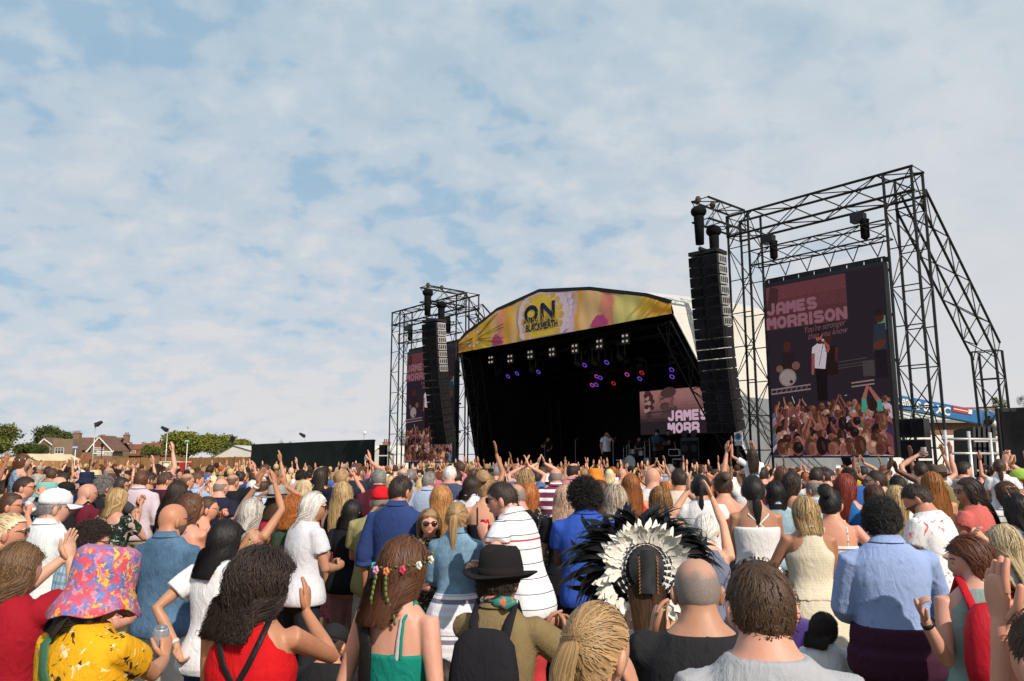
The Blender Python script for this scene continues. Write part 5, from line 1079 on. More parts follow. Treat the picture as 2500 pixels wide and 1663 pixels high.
def blotch(cols, scale, lo=.5, hi=.54, voro=False):
 def f(nt, v, base):
  for i, c in enumerate(cols):
   mp = N(nt, 'ShaderNodeMapping'); mp.inputs['Location'].default_value = (3.1 * i + 1, 1.7 * i, 2.3 * i); nt.links.new(v, mp.inputs[0])
   if voro:
    n = N(nt, 'ShaderNodeTexVoronoi', i_Scale=scale * (1 + .2 * i)); nt.links.new(mp.outputs[0], n.inputs[0]); fac = ramp(nt, n.outputs['Distance'], [(lo, 1.0), (hi, 0.0)])
   else: fac = ramp(nt, noise(nt, mp.outputs[0], scale * (1 + .25 * i), 3, .6, .8), [(lo, 0.0), (hi, 1.0)])
   base = mixc(nt, fac, base, c)
  return base
 return f
def plaid(c, period):
 def f(nt, v, base):
  for ax, k in ((0, .35), (2, .35), (0, .12)): base = mixc(nt, .5, base, stripes(c, period if k > .2 else period * .5, k, ax)(nt, v, base))
  return base
 return f
def denim(nt, v, base):
 n1 = noise(nt, v, 6, 6, .7); n2 = noise(nt, coords(nt, (40, 40, 8)), 5, 2); k = mth(nt, 'ADD', mth(nt, 'MULTIPLY', n1, .7), mth(nt, 'MULTIPLY', n2, .3))
 return mixc(nt, 1.0, base, ramp(nt, k, [(.35, .62), (.68, 1.5)]), 'MULTIPLY')
def combo(*fs):
 def f(nt, v, base):
  for g in fs: base = g(nt, v, base)
  return base
 return f
W_, K_ = (.80, .80, .80), (.012, .012, .014)
MC = {'plain': cloth_mat('cloth_plain'), 'denim': cloth_mat('cloth_denim', .9, denim), 'thinstripe': cloth_mat('cloth_thin_stripe', .85, combo(stripes((.03, .035, .07), .088, .055), stripes((.45, .05, .05), .60, .018, 2, .30))), 'bandstripe': cloth_mat('cloth_band_stripe', .85, combo(stripes((.85, .82, .82), .10, .36), stripes((.10, .03, .08), .10, .12, 2, .03))),
   'skirtstripe': cloth_mat('cloth_skirt_stripe', .85, combo(stripes((.20, .19, .25), .27, .30), stripes((.80, .79, .84), .055, .42))), 'camistripe': cloth_mat('cloth_cami_stripe', .85, stripes((.10, .08, .09), .060, .16)), 'polkadot': cloth_mat('cloth_white_dots', .85, blotch([(.75, .72, .68)], 36, .24, .30, True)), 'darkdot': cloth_mat('cloth_dark_dots', .85, blotch([(.03, .02, .03)], 48, .26, .32, True)),
   'darkfloral': cloth_mat('cloth_dark_floral', .85, blotch([(.45, .34, .30), (.02, .09, .05), (.55, .48, .46)], 11, .60, .63)), 'whitefloral': cloth_mat('cloth_white_floral', .85, blotch([(.62, .12, .15), (.10, .14, .20), (.70, .30, .32)], 9, .63, .67)), 'goldfloral': cloth_mat('cloth_gold_floral', .85, blotch([(.40, .31, .12), (.30, .22, .10)], 30, .56, .60)), 'bluefloral': cloth_mat('cloth_blue_floral', .85, blotch([(.06, .10, .26), (.20, .38, .50), (.25, .12, .35)], 12, .55, .58)),
   'tropical': cloth_mat('cloth_tropical', .85, blotch([(.70, .72, .66), (.02, .02, .03), (.55, .16, .10)], 13, .57, .60)), 'savanna': cloth_mat('cloth_savanna_print', .85, blotch([(.03, .018, .01), (.05, .03, .015), (.72, .62, .36)], 15, .63, .66)), 'tiedye': cloth_mat('cloth_tie_dye', .85, combo(blotch([(.45, .50, .12)], 7, .5, .6), stripes((.03, .03, .05), .07, .22))), 'redprint': cloth_mat('cloth_red_print', .85, blotch([(.55, .35, .33), (.12, .01, .02)], 42, .58, .62)),
   'plaid': cloth_mat('cloth_plaid', .85, plaid((.08, .22, .40), .05)), 'check': cloth_mat('cloth_fine_check', .85, plaid((.20, .27, .42), .016)), 'bluewhite': cloth_mat('cloth_blue_white_print', .85, combo(blotch([(.55, .58, .62)], 42, .30, .36, True), stripes((.58, .6, .64), .30, .03))), 'leopard': cloth_mat('cloth_leopard', .85, blotch([(.05, .02, .02), (.45, .05, .06)], 30, .30, .38, True)), 'lace': cloth_mat('cloth_lace', .9, blotch([(.62, .54, .44), (.20, .15, .10)], 26, .2, .3, True)),
   'hatprint': cloth_mat('cloth_hat_print', .45, blotch([(.10, .16, .42), (.72, .46, .04), (.60, .22, .30), (.13, .20, .50)], 19, .55, .58), .2), 'redline': cloth_mat('cloth_red_line_check', .85, combo(stripes((.7, .6, .58), .05, .3), stripes((.5, .45, .43), .05, .2, 0))), 'skirtpom': cloth_mat('cloth_cream_gauze', .9, combo(stripes((.72, .62, .30), .055, .10, 0), stripes((.60, .54, .42), .02, .3, 2)))}
def skin_mat():
 m, nt, b = mat('skin', 0.48, 0.35); oi = N(nt, 'ShaderNodeObjectInfo'); v = coords(nt)
 c = mixc(nt, 1.0, oi.outputs['Color'], ramp(nt, noise(nt, v, 7, 5, .6), [(.3, (.86, .80, .78)), (.7, (1.10, 1.08, 1.08))]), 'MULTIPLY'); nt.links.new(c, b.inputs['Base Color'])
 b.inputs['Subsurface Weight'].default_value = 0.12; b.inputs['Subsurface Radius'].default_value = (.012, .005, .003); b.inputs['Subsurface Scale'].default_value = 1.0
 bump(nt, b, noise(nt, v, 90, 3), .12, .004); return m
M['skin'] = skin_mat()
def hair_mat():
 m, nt, b = mat('hair', 0.50, 0.35); oi = N(nt, 'ShaderNodeObjectInfo'); g = N(nt, 'ShaderNodeNewGeometry'); v = coords(nt)
 k = mth(nt, 'ADD', mth(nt, 'MULTIPLY', g.outputs['Random Per Island'], .75), mth(nt, 'MULTIPLY', noise(nt, v, 14, 3), .5))
 nt.links.new(mixc(nt, 1.0, oi.outputs['Color'], ramp(nt, k, [(.15, .62), (.55, 1.05), (1.0, 1.65)]), 'MULTIPLY'), b.inputs['Base Color']); return m
M['hair'] = hair_mat()
def streak_hair():
 m, nt, b = mat('streaked_hair', 0.50, 0.35); oi = N(nt, 'ShaderNodeObjectInfo'); g = N(nt, 'ShaderNodeNewGeometry')
 nt.links.new(mixc(nt, ramp(nt, g.outputs['Random Per Island'], [(.25, 0.0), (.65, 1.0)]), mixc(nt, 1.0, oi.outputs['Color'], (.45, .40, .35), 'MULTIPLY'), oi.outputs['Color']), b.inputs['Base Color']); return m
M['hair_streak'] = streak_hair()
def stubble_mat():
 m, nt, b = mat('stubble', .6, .3); v = coords(nt); sp = N(nt, 'ShaderNodeSeparateXYZ'); nt.links.new(v, sp.inputs[0])
 top = mth(nt, 'ADD', mth(nt, 'MULTIPLY', sp.outputs[2], 9.0), mth(nt, 'MULTIPLY', noise(nt, v, 30, 3), .5)); f = mth(nt, 'MAXIMUM', ramp(nt, top, [(.72, .08), (1.0, .85)]), ramp(nt, noise(nt, v, 220, 2, .7), [(.45, 0.0), (.7, .5)]))
 nt.links.new(mixc(nt, f, N(nt, 'ShaderNodeObjectInfo').outputs['Color'], (.50, .27, .18)), b.inputs['Base Color']); return m
M['stubble'] = stubble_mat()
def objcol(name, rough, spec, metal=0): m, nt, b = mat(name, rough, spec, metal); nt.links.new(N(nt, 'ShaderNodeObjectInfo').outputs['Color'], b.inputs['Base Color']); return m
M['felt'] = cloth_mat('felt', .95, None, .1); M['straw'] = cloth_mat('straw', .8, lambda nt, v, b: mixc(nt, 1.0, b, ramp(nt, noise(nt, coords(nt, (30, 30, 90)), 3, 2), [(.3, .6), (.7, 1.2)]), 'MULTIPLY'), .3); M['gloss'] = objcol('gloss_plastic', .18, .6); M['satin'] = objcol('satin', .4, .4); M['can_metal'] = objcol('can_metal', .25, .5, .55); M['leather'] = cloth_mat('leather', .45, None, .25)
M['dark_glass'] = objcol('dark_lens', .08, .7)

# ---- hair
def scalp_ok(d, back=False, line=0.0):
 x, y, z = d[:, 0], d[:, 1], d[:, 2]; lim = np.where(y > .55, .56, np.where(y > .05, .02 + (y - .05) / .5 * .54, np.where(y > -.55, .02 + (y - .05) / .6 * .60, -.58))) + line
 return z > lim
HAIRS = {}
def hair_mesh(style, detail=1, seed=0, hat=False):
 """locks as thin three-sided strands flowing from the crown, over a close cap; head centre at the origin"""
 key = (style, detail, seed, hat)
 if key in HAIRS: return HAIRS[key]
 rs = np.random.RandomState(seed * 7 + len(style) + detail); R = HEAD_R * 1.03
 n = {0: 700, 1: 2500, 2: 5200}[detail]; wid = {0: .0056, 1: .0026, 2: .0018}[detail]; steps = {0: 5, 1: 8, 2: 12}[detail] + (6 * detail if style.startswith('curly') else 0); R = HEAD_R * 1.035
 P = dict(short=(.034, .0025, .02), crop=(.014, .003, .03), spiky=(.042, .010, .5), curlyshort=(.030, .009, .22), afro=(.052, .016, .8), bob=(.25, .012, 0), long=(.43, .012, 0), longwavy=(.39, .015, 0), curlylong=(.31, .046, .1), shoulder=(.31, .014, 0), pony=(.18, .006, 0), bun=(.16, .006, 0), lowpony=(.2, .006, 0), balding=(.020, .003, .06), braid=(.18, .006, 0), updo=(.13, .014, .2), curlybob=(.24, .030, .12))[style]
 Ln, vol, lift = P; d = rs.normal(size=(n * 4, 3)); d /= np.linalg.norm(d, axis=1)[:, None]; d = d[scalp_ok(d)]
 if hat: d = d[d[:, 2] < .22]; vol = min(vol, .010)
 if style == 'balding': d = d[(d[:, 2] < .72) & (d[:, 1] < .5)]
 d = d[:n]; n = len(d); crown = np.array([.12 if seed % 2 else -.12, -.30, .94]); crown /= np.linalg.norm(crown)
 if style in ('bob', 'long', 'longwavy', 'shoulder', 'curlylong', 'curlybob'): crown = np.array([0.10 if seed % 2 else -.1, .25, .97]); crown /= np.linalg.norm(crown)
 fl = d - np.outer(d @ crown, crown); fl += rs.normal(size=fl.shape) * (.035 if style in ('short', 'crop', 'balding') else .16)
 if style in ('bob', 'long', 'longwavy', 'shoulder'): fl[:, 1] -= .55 * (d[:, 1] > .1)       # swept off the face
 fl -= d * np.sum(fl * d, 1)[:, None]; fl /= np.linalg.norm(fl, axis=1)[:, None] + 1e-9
 out = rs.rand(n) ** .7 * vol + (rs.rand(n) < .05) * .010; p = d * (R + .002); pts = [p.copy()]; lens = Ln * rs.uniform(.86, 1.06, n) * ((.40 + .75 * np.clip(d[:, 2], 0, 1)) if style in ('short', 'curlyshort', 'crop') else 1); ds = (lens / (steps - 1))[:, None]; dirv = fl * (1 - lift) + d * lift
 tie = np.array([0, -.112, .035 if style in ('pony', 'braid') else .075 if style in ('bun', 'updo') else -.055]); tied = style in ('pony', 'bun', 'lowpony', 'braid', 'updo')
 zend = {'bob': -.145, 'curlybob': -.15, 'shoulder': -.20, 'curlylong': -.17}.get(style, -9)
 for k in range(1, steps):
  f = k / (steps - 1)
  if tied:
   tgt = tie + rs.normal(size=(n, 3)) * .006; q = d * R * (1 - f) + tgt * f; q = q / np.maximum(np.linalg.norm(q / (R + .004 + out[:, None]), axis=1), .35)[:, None] if False else q
   e = np.linalg.norm(q / (R + .003 + out[:, None] * .6), axis=1); q = np.where((e < 1)[:, None] & (f < .92), q / e[:, None], q); p = q
  else:
   g = np.array([0, 0, -1.0]) * (.0 if Ln < .1 else .75 + 1.2 * f); dv = dirv + g; nr = p / R ** 2; nr /= np.linalg.norm(nr, axis=1)[:, None]; free = style in ('afro', 'spiky', 'curlyshort'); dv = dv if free else dv - nr * np.maximum(0, np.sum(dv * nr, 1))[:, None]
   if Ln > .1: dv[:, :2] *= np.where(p[:, 2] < -.02, .8 if style.startswith('curly') else .22, 1)[:, None]
   dv /= np.linalg.norm(dv, axis=1)[:, None] + 1e-9; p = p + dv * ds
   e = np.linalg.norm(p / (R + .003 + out[:, None]), axis=1); ins = (e < 1) & (p[:, 2] > -.12) if free else (p[:, 2] > -.12) if Ln < .1 else (p[:, 2] > -.035); p = np.where(ins[:, None], p / e[:, None], p)
   if Ln > .1:
    fc = (p[:, 1] > .030) & (np.abs(p[:, 0]) < .074) & (p[:, 2] < .06); p[:, 0] = np.where(fc, np.sign(p[:, 0] + 1e-6) * .076, p[:, 0]); p[:, 1] = np.where(fc, p[:, 1] * .8, p[:, 1])
    sb = (p[:, 2] < .055) & (p[:, 1] > .012); p[:, 1] = np.where(sb, p[:, 1] * (.58 if steps > 6 else .4), p[:, 1])
    lo = p[:, 2] < -.05; cu = style.startswith('curly'); p[:, 0] = np.where(lo, p[:, 0] * (1.0 if cu else .972), p[:, 0]); p[:, 1] = np.where(lo & (p[:, 1] > -.095), p[:, 1] + (-.095 - p[:, 1]) * (.10 if zend > -1 else .20), p[:, 1])
    bk = (p[:, 2] < -.05) & (np.abs(p[:, 0]) < .13) & (p[:, 1] < -.03); yb = np.interp(p[:, 2], [-.32, -.20, -.12, -.05], [-.200, -.170, -.128, -.096]) - out * .4; p[:, 1] = np.where(bk, np.minimum(p[:, 1], yb), p[:, 1])
   stop = p[:, 2] < zend + rs.uniform(-.012, .012, n); p = np.where(stop[:, None], pts[-1] * .96 + p * .04, p)
   dirv = fl * (max(0, 1 - 1.2 * f) if Ln > .1 else 1) * (1 - lift) + d * lift
  pts.append(p.copy())
 Q = np.stack(pts, 1)                                                     # n, steps, 3
 amp = {'curlyshort': .009, 'afro': .010, 'curlylong': .016, 'longwavy': .009, 'curlybob': .012, 'spiky': .004, 'bob': .003, 'long': .004, 'shoulder': .006, 'updo': .007, 'short': .0006}.get(style, .0015)
 fq = {'curlylong': 19, 'curlybob': 16, 'afro': 14, 'curlyshort': 14, 'longwavy': 13}.get(style, 7); t = np.linspace(0, 1, steps)[None, :]; ph = rs.rand(n, 1) * 6.28; ph2 = rs.rand(n, 1) * 6.28; env = np.minimum(1, t * 2.2) * (1 - t * .2)
 A = rs.normal(size=(n, 3)); A /= np.linalg.norm(A, axis=1)[:, None]; B = np.cross(A, fl); Q = Q + (np.sin(fq * t + ph) * env * amp)[..., None] * A[:, None] + (np.cos(fq * t + ph2) * env * amp)[..., None] * B[:, None]
 if tied and style in ('pony', 'lowpony', 'braid'):                       # the tail
  nt_ = max(30, n // 4); tt = np.linspace(0, 1, steps); L = {'pony': .27, 'lowpony': .20, 'braid': .34}[style] * rs.uniform(.8, 1.05, nt_); a = rs.rand(nt_) * 6.28; rr = rs.rand(nt_) ** .5
  prof = np.interp(tt, [0, .12, .4, 1], [.014, .030, .034, .010]);
  if style == 'braid': prof = .017 + .006 * np.sin(tt * 26)
  X = tie + np.stack([np.outer(np.cos(a) * rr, prof), np.outer(np.sin(a) * rr * .7, prof) - np.minimum(tt * 3, 1)[None] * .035 + .0 * L[:, None], -np.outer(L, tt ** 1.15)], -1); Q = np.concatenate([Q, X], 0)
 if style in ('bun', 'updo'):
  nb = max(40, n // 3); u = rs.normal(size=(nb, 3)); u /= np.linalg.norm(u, axis=1)[:, None]; v = np.cross(u, rs.normal(size=(nb, 3))); v /= np.linalg.norm(v, axis=1)[:, None]; an = np.linspace(0, 3.2, steps); rb = .040 if style == 'bun' else .055
  X = tie + np.array([0, -.025, .02 if style == 'bun' else .035]) + rb * (u[:, None] * np.cos(an)[None, :, None] + v[:, None] * np.sin(an)[None, :, None]) * rs.uniform(.8, 1.05, (nb, 1, 1)); Q = np.concatenate([Q, X], 0)
 n = len(Q); T = np.gradient(Q, axis=1); T /= np.linalg.norm(T, axis=2)[..., None] + 1e-9; U = np.cross(T, Q / (np.linalg.norm(Q, axis=2)[..., None] + 1e-9)); U /= np.linalg.norm(U, axis=2)[..., None] + 1e-9; Wv = np.cross(T, U)
 prof = (1 - .75 * np.linspace(0, 1, steps) ** 2.2)[None, :, None] * wid * rs.uniform(.7, 1.3, (n, 1, 1)); prof[:, 0] *= .7
 V = np.stack([Q + U * prof, Q - U * prof, Q + Wv * prof * -.55], 2)       # n, steps, 3 sides
 base = (np.arange(n) * steps * 3)[:, None, None] + (np.arange(steps - 1) * 3)[None, :, None]; i0 = np.arange(3)[None, None]; i1 = (i0 + 1) % 3
 F = np.stack([base + i0, base + i1, base + i1 + 3, base + i0 + 3], -1).reshape(-1, 4); Vc = V.reshape(-1, 3); Fs = [F]
 hp = head_points('f', 32, 24); dd = hp / HEAD_R; dd = dd / np.linalg.norm(dd, axis=2)[..., None]; ok = scalp_ok(dd.reshape(-1, 3), line=-.03).reshape(dd.shape[:2])
 if style == 'balding': ok &= (dd[..., 2] < .74) & (dd[..., 1] < .5)
 cap = dd * (HEAD_R * 1.04 + (.003 + vol * .5) * np.ones(3) * (0.0 if style == 'balding' else 1)); m_, n_ = ok.shape; Fc = []
 for i in range(m_ - 1):
  for j in range(n_):
   j2 = (j + 1) % n_
   if ok[i, j] and ok[i, j2] and ok[i + 1, j] and ok[i + 1, j2]: Fc.append((i * n_ + j, i * n_ + j2, (i + 1) * n_ + j2, (i + 1) * n_ + j))
 a0 = np.cross(V[:, :, 1] - V[:, :, 0], T); a0 /= np.linalg.norm(a0, axis=2)[..., None] + 1e-9; ctr = V.mean(2, keepdims=True); tn = V - ctr; tn /= np.linalg.norm(tn, axis=3)[..., None] + 1e-9
 sh = V / R ** 2; sh[..., 2] *= np.where(V[..., 2] < -.03, .15, 1); sh /= np.linalg.norm(sh, axis=3)[..., None] + 1e-9; ks = .34 if style in ('afro', 'curlyshort', 'curlybob', 'curlylong') else .60 if style in ('short', 'crop', 'balding', 'longwavy') else .72; nn = sh * ks + tn * (1 - ks); nn /= np.linalg.norm(nn, axis=3)[..., None]
 cs = cap.reshape(-1, 3) / R ** 2; cs /= np.linalg.norm(cs, axis=1)[:, None]; NN = np.vstack([nn.reshape(-1, 3), cs]).astype(np.float32)
 if hat: Fc = [f for f in Fc if dd.reshape(-1, 3)[f[0], 2] < .25]
 Fs.append(np.array(Fc, np.int32).reshape(-1, 4) + len(Vc)); me = fast_mesh('hair_' + style, np.vstack([Vc, cap.reshape(-1, 3)]), Fs, True, [M['hair']]); at_ = me.attributes.new('custom_normal', 'FLOAT_VECTOR', 'POINT'); at_.data.foreach_set('vector', NN.ravel()); me.update(); HAIRS[key] = me; return me
# ------------------------------------------------------------------ people: bodies, clothes, hats, assembly
BODY, GARM, POSES, MISC = {}, {}, {}, {}
VOX = {0: .020, 1: .0125, 2: .0074}; SMO = {0: 2, 1: 2, 2: 4}
def arm_pts(P, i): side, sh, el, w, hv, c = P.arms[i]; return side, sh, el, w, hv, c
def body_mesh(key, P, det):
 k = (key, det)
 if k in BODY: return BODY[k]
 G, X = Geo(), Geo(); n = 20 if det else 14
 for_t = torso_rings(P.T, .45, .905, 0, P.wide, n, 22)
 G.rings([P.bend(r) for r in for_t]); add_head(G, P, X); lr = P.lr
 for i in (0, 1):
  side, sh, el, w, hv, c = P.arms[i]; inn = sh + np.array([-side * .03, 0, -.005]); fa = el + (w - el) * .3
  G.tube([inn, sh, sh + (el - sh) * .35, sh + (el - sh) * .7, el, fa, el + (w - el) * .7, w], [.040 * lr, .051 * lr, .047 * lr, .041 * lr, .037 * lr, .0385 * lr, .031 * lr, .0255 * lr], 12)
  hand_geo(G if det else G, X, w, hv, side, c, .95 if P.sex == 'f' else 1.05)
 z = P.legp
 for hip, kn, an, toe in z:
  hip, kn, an, toe = [np.array(q, float) for q in (hip, kn, an, toe)]; cf = kn + (an - kn) * .3 + np.array([0, -.012, 0])
  G.tube([hip + [0, 0, .02], hip + (kn - hip) * .3, hip + (kn - hip) * .7, kn, cf, kn + (an - kn) * .7, an], [.080 * P.wide, .079 * lr, .063 * lr, .052 * lr, .054 * lr, .041 * lr, .034 * lr], 12)
  if P.legs in ('stand', 'walk'): G.tube([an + [0, -.03, -.045], an + [0, .03, -.04], (an + toe) / 2 + [0, .02, -.01], toe + [0, .02, .014]], [.034, .040, .038, .026], 10, (np.array([0, 0, 1.]), .75))
  else: G.tube([an, (an + toe) / 2, toe], [.034, .038, .026], 10)
 me = raw_mesh('body', G, VOX[det], SMO[det], X, 0, 0, M['skin']); BODY[k] = me; return me
TOPS = {}
def surf(P, x, z, back, g=.006):
 T = P.T; w, d, y = [np.interp(z, T[:, 0], T[:, k]) * H0 for k in (1, 2, 3)]; w *= P.wide; q = max(0, 1 - min(1, abs(x) / w) ** 2.35) ** (1 / 2.35); return np.array([x, y + (-1 if back else 1) * (d * q + g), z * H0])
def strap_path(P, xf, xt, xb, zf=.765, zb=.765):
 return P.bend(np.array([surf(P, xf, zf, 0), surf(P, (xf + xt) / 2, (zf + .815) / 2, 0), surf(P, xt, .815, 0), [xt, -.006, .862 * H0 - abs(xt) * .28], surf(P, xt, .815, 1), surf(P, (xb + xt) / 2, (zb + .815) / 2, 1), surf(P, xb, zb, 1)]))
def top_mesh(key, P, det, kind, fit, hem, material, seed):
 k = (key, det, kind, fit, hem, material.name)
 if k in GARM: return GARM[k]
 G, X = Geo(), Geo(); T = P.T.copy(); zt, sleeve, collar = .856, None, False
 if kind in ('tee', 'blouse', 'lowtee'): sleeve = .56
 if kind == 'polo': sleeve, collar = .58, True
 if kind == 'shortshirt': sleeve, collar = .72, True
 if kind == 'rolled': sleeve, collar = 1.22, True
 if kind == 'long': sleeve, collar = 1.9, True
 if kind == 'jumper': sleeve = 1.9
 if kind == 'jacket': sleeve, collar = 1.8, True
 if kind == 'capsleeve': sleeve = .28
 if kind in ('tank', 'halter', 'vest'):
  zt = .846; m = T[:, 0] > .77; T[m, 1] *= np.interp(T[m, 0], [.77, .80, .845], [.97, .80, .74] if kind != 'halter' else [.80, .55, .80])
 if kind in ('cami', 'bandeau'): zt = .762
 if kind == 'lowback': zt = .74
 if kind == 'offshoulder': zt, sleeve = .785, .62
 if kind == 'lowtee': zt = .842
 loose = (lambda z: .030 * sst(.66, .50, z)) if kind in ('blouse', 'halter', 'offshoulder') else (lambda z: .014 * sst(.70, .52, z)) if kind in ('shortshirt', 'rolled', 'long', 'tee', 'polo') else None
 R = torso_rings(T, hem, zt, fit, P.wide, 22, max(8, int((zt - hem) / .02)), loose); G.rings([P.bend(r) for r in R])
 if sleeve:
  for i in (0, 1):
   side, sh, el, w, hv, c = P.arms[i]; lr = P.lr; inn = sh + np.array([-side * .035, 0, -.008]); e = .016 + fit; up, fo = el - sh, w - el
   pts = [inn, sh + up * .02]; rad = [.045 * lr + fit, .054 * lr + fit]
   if sleeve <= 1: pts += [sh + up * sleeve * .5, sh + up * sleeve]; rad += [.050 * lr + e * .9, .047 * lr + e * 1.05]
   else:
    pts += [sh + up * .5, sh + up * .95, el + fo * .12, el + fo * (sleeve - 1) * .9]; rad += [.047 * lr + e * .8, .040 * lr + e * .9, .040 * lr + e * .9, .036 * lr + e * .75]
    if kind == 'rolled': pts += [el + fo * ((sleeve - 1) * .9 + .02), el + fo * ((sleeve - 1) * .9 + .13)]; rad += [.040 * lr + e * 1.25, .039 * lr + e * 1.25]
   G.tube(pts, rad, 12, rounded=False)
   if kind == 'offshoulder': pass
 if collar:
  th = np.arange(24) * 2 * math.pi / 24; hw = .052 * H0 * (1 if P.sex == 'm' else .88); rr = []
  for dz, g in ((-.020, .024), (.022, .004), (.026, .008), (-.012, .034)): rr.append(P.bend(np.stack([np.cos(th) * (hw + g - .030), np.sin(th) * (hw + g - .028) - .012 + .010 * np.sin(th) * 0, np.full(24, .866 * H0 + dz) - .012 * (np.sin(th) > .2)], 1)))
  X.rings(rr, cap=False)
 sl = []
 if kind == 'cami': sl = [(q * .075, q * .075, q * .062) for q in (-1, 1)]
 if kind == 'crosscami': sl = []
 for a in sl: X.tube(strap_path(P, *a, zf=.758, zb=.758), [.0065] * 7, 6)
 if kind == 'lowback':
  for q in (-1, 1): X.tube(strap_path(P, q * .08, q * .085, q * .085, zf=.74, zb=.735), [.007] * 7, 6)
 fold = .011 if det == 2 else .0095
 nm = {'tee': 't_shirt', 'lowtee': 't_shirt', 'polo': 'polo_shirt', 'shortshirt': 'shirt', 'rolled': 'shirt', 'long': 'shirt', 'jumper': 'jumper', 'jacket': 'jacket', 'tank': 'tank_top', 'vest': 'tank_top', 'cami': 'camisole', 'lowback': 'camisole', 'bandeau': 'bandeau_top', 'halter': 'halter_top', 'offshoulder': 'blouse', 'blouse': 'blouse', 'capsleeve': 't_shirt'}[kind]
 me = raw_mesh(nm, G, VOX[det] * 1.12, SMO[det], X, fold, seed, material); GARM[k] = me; return me
def leg_mesh(key, P, det, kind, material, seed):
 k = (key, det, kind, material.name)
 if k in GARM: return GARM[k]
 if kind in ('trousers', 'jeans', 'shorts', 'loose'):
  G = Geo(); R = torso_rings(P.T, .452, .575, .010, P.wide, 22, 7); G.rings([P.bend(r) for r in R]); lr = P.lr; g = .012 if kind == 'jeans' else .022
  for hip, kn, an, toe in P.legp:
   hip, kn, an = [np.array(q, float) for q in (hip, kn, an)]; pts = [hip + [0, 0, .02], hip + (kn - hip) * .35, hip + (kn - hip) * .8]; rad = [.080 * P.wide + .010, .080 * lr + g, .064 * lr + g + (.02 if kind == 'shorts' else 0)]
   if kind == 'shorts': pts.append(hip + (kn - hip) * 1.02); rad.append(.064 * lr + g + .022)
   else: pts += [kn, kn + (an - kn) * .5, kn + (an - kn) * .97]; rad += [.054 * lr + g, .050 * lr + g, .040 * lr + g + (.018 if kind == 'loose' else .006)]
   G.tube(pts, rad, 12, rounded=False)
  nm = {'trousers': 'trousers', 'jeans': 'jeans', 'shorts': 'shorts', 'loose': 'trousers'}[kind]
  me = raw_mesh(nm, G, VOX[det] * 1.15, SMO[det], None, .011, seed, material)
 else:                                                                    # skirts: pleated cone from the waist
  z1, fl = {'skirtshort': (.36, .075), 'skirtmid': (.255, .085), 'skirtlong': (.06, .12), 'denimskirt': (.36, .02), 'dressskirt': (.10, .15), 'wrap': (.30, .05)}[kind]; n = 64; m = 16; R = []; rs = np.random.RandomState(seed); th = np.arange(n) * 2 * math.pi / n; ph = rs.rand() * 6
  for i in range(m + 1):
   f = i / m; z = .60 * (1 - f) + z1 * f; zz = max(z, .515); w = np.interp(zz, P.T[:, 0], P.T[:, 1]) * H0 * P.wide + .016 + fl * f; d = np.interp(zz, P.T[:, 0], P.T[:, 2]) * H0 * P.wide + .016 + fl * f * .9
   pl = 1 + (.045 * np.sin(11 * th + ph + .4 * np.sin(3 * f)) + .022 * np.sin(23 * th + 2 * f)) * f * (fl > .03); R.append(P.bend(np.stack([np.cos(th) * w * pl, np.sin(th) * d * pl - .008, np.full(n, z * H0)], 1)))
  G = Geo(); G.rings(R, cap=False); G.rings([r * np.array([.97, .97, 1]) for r in R[::-1]], cap=False); V, F = G.arrays(); me = fast_mesh('skirt', V, F, True, [material])
 GARM[k] = me; return me
def misc(key, fn, material, smooth=True):
 if key not in MISC: k = MB(); fn(k); me_ = fast_mesh(key.split(':')[0], np.vstack(k.V), k.F, smooth, [material]); flat_caps(me_); MISC[key] = me_
 return MISC[key]
X3 = np.eye(3)
def sunglasses_geo(k):
 for q in (-1, 1):
  k.lathe([(.002, .006), (.018, .004), (.025, 0), (.024, -.004), (.002, -.003)], (q * .033, .0985, .010), (np.array([1., 0, 0]), np.array([0, 0, 1.]), np.array([0, 1., 0])), 14, 1.15, .92); k.bar((q * .058, .092, .018), (q * .079, -.005, .014), .006, .004)
 k.bar((-.012, .104, .016), (.012, .104, .016), .005, .005)
def glasses_geo(k):
 for q in (-1, 1):
  c = np.array([q * .033, .100, .008]); P = [c + np.array([math.cos(a) * .026, 0, math.sin(a) * .019]) for a in np.linspace(0, 2 * math.pi, 13)]
  for a, b in zip(P, P[1:]): k.cyl(a, b, .0022, n=5)
  k.bar((q * .058, .096, .014), (q * .079, -.005, .012), .005, .003)
 k.bar((-.01, .104, .012), (.01, .104, .012), .004, .004)
def cap_geo(k):
 k.lathe([(.086, .028), (.0885, .05), (.084, .085), (.066, .115), (.034, .132), (.006, .137)], (0, -.004, 0), None, 24, .95, 1.20); P = []
 for i in range(4):
  f = i / 3; P.append([(math.sin(a) * (.072 + .004 * f), .088 + math.cos(a) * .088 * f * .95 - (1 - math.cos(a)) * .05, .034 - .012 * f - .02 * f * math.sin(a) ** 2) for a in np.linspace(-1.25, 1.25, 11)])
 P = np.array(P); k.grid(P); k.grid((P - [0, 0, .005])[:, ::-1]); k.sphere((0, -.004, .138), .006, 8, 4)
def backcap_geo(k):
 k.lathe([(.086, .028), (.0885, .05), (.084, .085), (.066, .115), (.034, .132), (.006, .137)], (0, -.004, 0), None, 24, .95, 1.20); P = []
 for i in range(4):
  f = i / 3; P.append([(math.sin(a) * .072, -.09 - math.cos(a) * .08 * f + (1 - math.cos(a)) * .05, .030 - .02 * f) for a in np.linspace(-1.2, 1.2, 11)])
 P = np.array(P); k.grid(P[:, ::-1]); k.grid(P - [0, 0, .005])
def bucket_geo(k): k.lathe([(.092, .010), (.150, -.038), (.152, -.036), (.096, .022), (.094, .06), (.090, .115), (.080, .126), (.01, .128)], (0, -.005, .012), None, 30, .98, 1.16)
